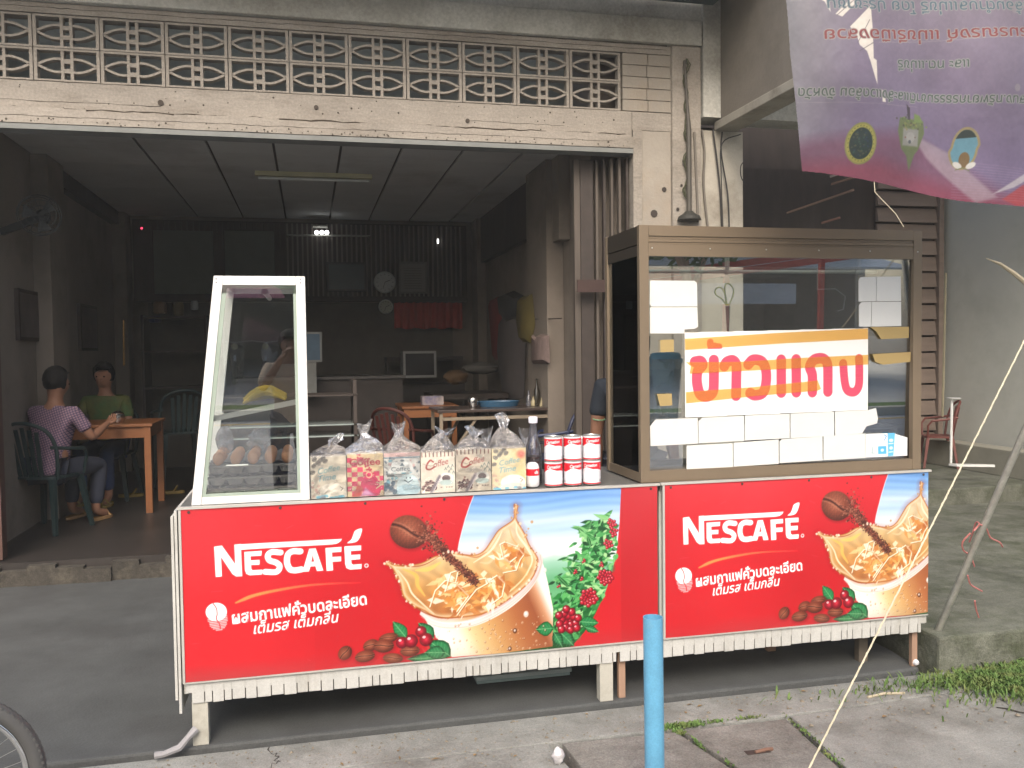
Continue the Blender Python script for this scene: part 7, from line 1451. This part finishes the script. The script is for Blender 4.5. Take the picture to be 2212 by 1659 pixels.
# ------------------------------------------------------------------ across the street (seen in the panes)
struct(MB().box(-60, 60, -8.6, -7.21, -.2, -.02).box(-60, 60, -24, -8.61, -.2, -.03), 'far_pavement', mat('far_concrete', S(176, 174, 168), .9, var=.1, scale=1.5))
kb = MB()
for i in range(60): kb.box(-30+i, -29.01+i, -7.2, -7.0, -.129, .03)
struct(kb, 'far_kerb', mat('kerb_paint', S(176, 172, 160), .8, var=.3, scale=.5, stretch=(1, 1, 1)))
struct(MB().box(-60, 60, -6.6, -6.5, -.129, -.125), 'yellow_line', mat('yellow_line', S(196, 160, 70), .8))
struct(MB().box(-60, 60, -7.9, -7.25, -.019, .02), 'verge', mat('verge_grass', S(84, 110, 50), .9, var=.4, scale=10, bump=.8))
def shopblock(x0, x1, h, col, lab, sgn):
    t = thing('opposite_shop', lab, 'shop building', ((x0+x1)/2, -15.5, -.03)); m_ = mat('front%d' % col[0], S(*col), .8, var=.1, scale=2)
    MB().box(x0, x1, -21, -15.5, 3.1, h).box(x0, x0+.3, -21, -15.5, -.03, 3.1).box(x1-.3, x1, -21, -15.5, -.03, 3.1).box(x0+.3, x1-.3, -21, -20.8, -.03, 3.1).build('wall', m_, t)
    MB().add([(x0, -13.4, 3.0), (x1, -13.4, 3.0), (x1, -15.49, 3.5), (x0, -15.49, 3.5), (x0, -13.4, 3.06), (x1, -13.4, 3.06), (x1, -15.49, 3.56), (x0, -15.49, 3.56)], [(0, 1, 2, 3), (4, 7, 6, 5), (0, 4, 5, 1), (1, 5, 6, 2), (2, 6, 7, 3), (3, 7, 4, 0)]).build('awning', sgn, t)
    k = x0+.8
    while k < x1-1: MB().box(k, k+1.1, -15.48, -15.44, 4.2, 5.6).build('window', mat('far_window', S(60, 70, 80), .2), t); k += 2
    return t
m_red = mat('red_awning', S(170, 60, 50), .7); m_gr = mat('tin_awning', S(170, 172, 172), .5, metal=.3)
shopblock(-14, -8.2, 7, (150, 146, 138), 'grey row shop across the street, leftmost', m_gr); shopblock(-8.1, -3.2, 6.2, (120, 104, 92), 'brown row shop across the street', m_red); shopblock(-3.1, 2.2, 5.4, (130, 124, 118), 'dark wooden row shop across the street', m_gr); shopblock(2.3, 8, 6.6, (140, 132, 122), 'tan row shop across the street with red awning', m_red); shopblock(8.1, 16, 7.2, (168, 164, 158), 'pale row shop across the street, rightmost', m_gr)
m_leafy = mat('tree_leaf', S(64, 92, 44), .8, var=.4, scale=3); rr = random.Random(9)
t = thing('street_tree', 'leafy roadside tree across the street', 'tree', (7.5, -9, -.03)); MB().tube([(7.5, -9, -.03), (7.55, -9, 1.5), (7.4, -9.1, 3)], [.16, .12, .08], 8).tube([(7.5, -9, 2.2), (8.1, -9.2, 3.4)], [.07, .04], 6).tube([(7.4, -9.1, 2.6), (6.8, -8.8, 3.7)], [.07, .04], 6).build('trunk', m_legw, t, True)
mb = MB()
for i in range(2600):
    a, b_, r = rr.uniform(0, 6.28), rr.uniform(-1, 1), rr.random()**.4*1.5; c0 = Vector((7.5+r*math.cos(a)*math.sqrt(1-b_*b_)*1.2, -9+r*math.sin(a)*math.sqrt(1-b_*b_), 3.9+r*b_*.8)); d = Vector((rr.gauss(0, 1), rr.gauss(0, 1), rr.gauss(0, .6))).normalized()*.11; e = d.orthogonal().normalized()*.05
    mb.add([c0-d, c0+e, c0+d, c0-e], [(0, 1, 2, 3)])
mb.build('crown', m_leafy, t, recalc=False)
t = thing('steel_canopy', 'red painted steel canopy with a grey board across the street', 'canopy', (8.5, -8.9, -.03))
for x_ in (6.4, 8.4, 10.6): MB().box(x_, x_+.1, -9.4, -9.3, -.03, 2.9).build('post', m_red, t)
MB().bar((6.2, -9.2, 2.35), (11.5, -9.2, 3.05), .14).bar((6.2, -10.0, 2.5), (11.5, -10.0, 3.2), .14).build('beam', m_red, t); MB().box(7.6, 9.9, -9.12, -9.08, 2.0, 2.42).build('board', mat('grey_board', S(160, 166, 176), .5), t)
for k, (z0, z1) in enumerate(((4.6, 5.0), (4.9, 5.3), (5.1, 5.0))):
    tag(MB().tube([(-20+i*2., -6.9, z0+(z1-z0)*i/20-.35*math.sin(math.pi*(i % 10)/10)) for i in range(21)], .02, 5).build('power_cable', m_dark), ['lowest', 'middle', 'topmost'][k]+' power cable strung along the street opposite', 'cable', 'power cables')
# pink parasol and motorcycles by the far kerb
t = thing('market_parasol', 'pink market parasol across the street', 'parasol', (-1.7, -11.6, -.33)); MB().lathe([(1.25, 2.15), (1.15, 2.33), (.6, 2.62), (.05, 2.78), (.02, 2.80), (.6, 2.58), (1.14, 2.28)], (-1.7, -11.6, -.33), 10).build('canopy', mat('pink_canvas', S(206, 120, 140), .8, var=.2, scale=10), t)
MB().tube([(-1.7, -11.6, -.33), (-1.7, -11.6, 2.4)], .022, 8).build('pole', m_alu, t, True)
def motorbike(x, y, yaw, col, lab):
    t = thing('motorcycle', lab, 'motorcycle', (x, y, -.13), 'motorcycles parked across the street'); M = Matrix.Translation((x, y, -.13)) @ Matrix.Rotation(yaw, 4, 'Z'); T = lambda *p: tuple(M @ Vector(p))
    for wx in (-.6, .6):
        MB().tube([T(wx+.25*math.cos(a), 0, .30+.25*math.sin(a)) for a in np.linspace(0, 6.283, 29)[:-1]], .045, 8, closed=True).build('wheel', mat('tyre_rubber'), t, True)
    mb = MB().tube([T(.6, 0, .3), T(.42, 0, .85), T(.38, 0, .98)], .03, 8).tube([T(-.6, 0, .3), T(-.1, 0, .32), T(.3, 0, .55)], .05, 8); mb.build('frame', mat('spoke_steel'), t, True)
    MB().tube([T(-.75, 0, .68), T(-.4, 0, .70), T(0, 0, .58), T(.25, 0, .55), T(.42, 0, .8), T(.45, 0, .92)], [.05, .12, .10, .11, .12, .06], 10).build('fairing', mat('bike_paint%d' % col[0], S(*col), .3, coat=.6), t, True)
    MB().tube([T(-.65, 0, .80), T(-.3, 0, .80), T(.1, 0, .74)], [.06, .11, .07], 10).build('seat', mat('saddle_black'), t, True); MB().tube([T(.35, -.33, 1.02), T(.38, 0, .98), T(.35, .33, 1.02)], .014, 6).build('handlebar', mat('spoke_steel'), t, True)
    MB().ball(T(.5, 0, .9), .07).build('headlight', mat('lamp_cream'), t, True)
for k, (x, y, a, cc, lab) in enumerate(((-2.3, -12.9, 1.75, (190, 40, 40), 'red motorcycle parked across the street, leftmost'), (-1.55, -13.0, 1.6, (60, 60, 64), 'black motorcycle parked across the street'), (-.85, -12.9, 1.7, (150, 150, 156), 'silver motorcycle parked across the street'), (4.2, -9.2, 1.2, (60, 80, 130), 'blue motorcycle parked across the street, rightmost'))): motorbike(x, y, a, cc, lab)
person('photographer in a beige shirt standing on the pavement, mirrored in the showcase pane', (-.16, -.5, -.13), R_(-6), stand(1.62, armL=((-.26, .18, 1.22), (-.10, .33, 1.50)), armR=((.26, .18, 1.22), (.14, .33, 1.50))), 'short', mat('beige_cloth', S(190, 172, 150), .85, var=.08), mat('navy_trousers', S(44, 50, 74), .9), .62, mat('tan_sandal'))
# ------------------------------------------------------------------ haze volume added to imitate a veil of lens flare
hb = MB().box(-72, 72, -72, 72, -1.2, 9.5).build('haze', None) if False else None
_m = bpy.data.materials.new('flare_veil'); _m.use_nodes = True; _nt = _m.node_tree
for _x in list(_nt.nodes): _nt.nodes.remove(_x)
_o = _nt.nodes.new('ShaderNodeOutputMaterial'); _v = _nt.nodes.new('ShaderNodeVolumePrincipled'); _v.inputs['Density'].default_value = .0045; _v.inputs['Color'].default_value = (.86, .87, .84, 1); _v.inputs['Anisotropy'].default_value = .2
_nt.links.new(_v.outputs[0], _o.inputs['Volume'])
hb = MB().box(-72, 72, -72, 72, -1.2, 9.5).build('haze', _m); hb['kind'] = 'stuff'; hb['label'] = 'thin pale haze added to imitate lens flare'; hb['category'] = 'haze'  # added volume, stands in for a veil of lens flare
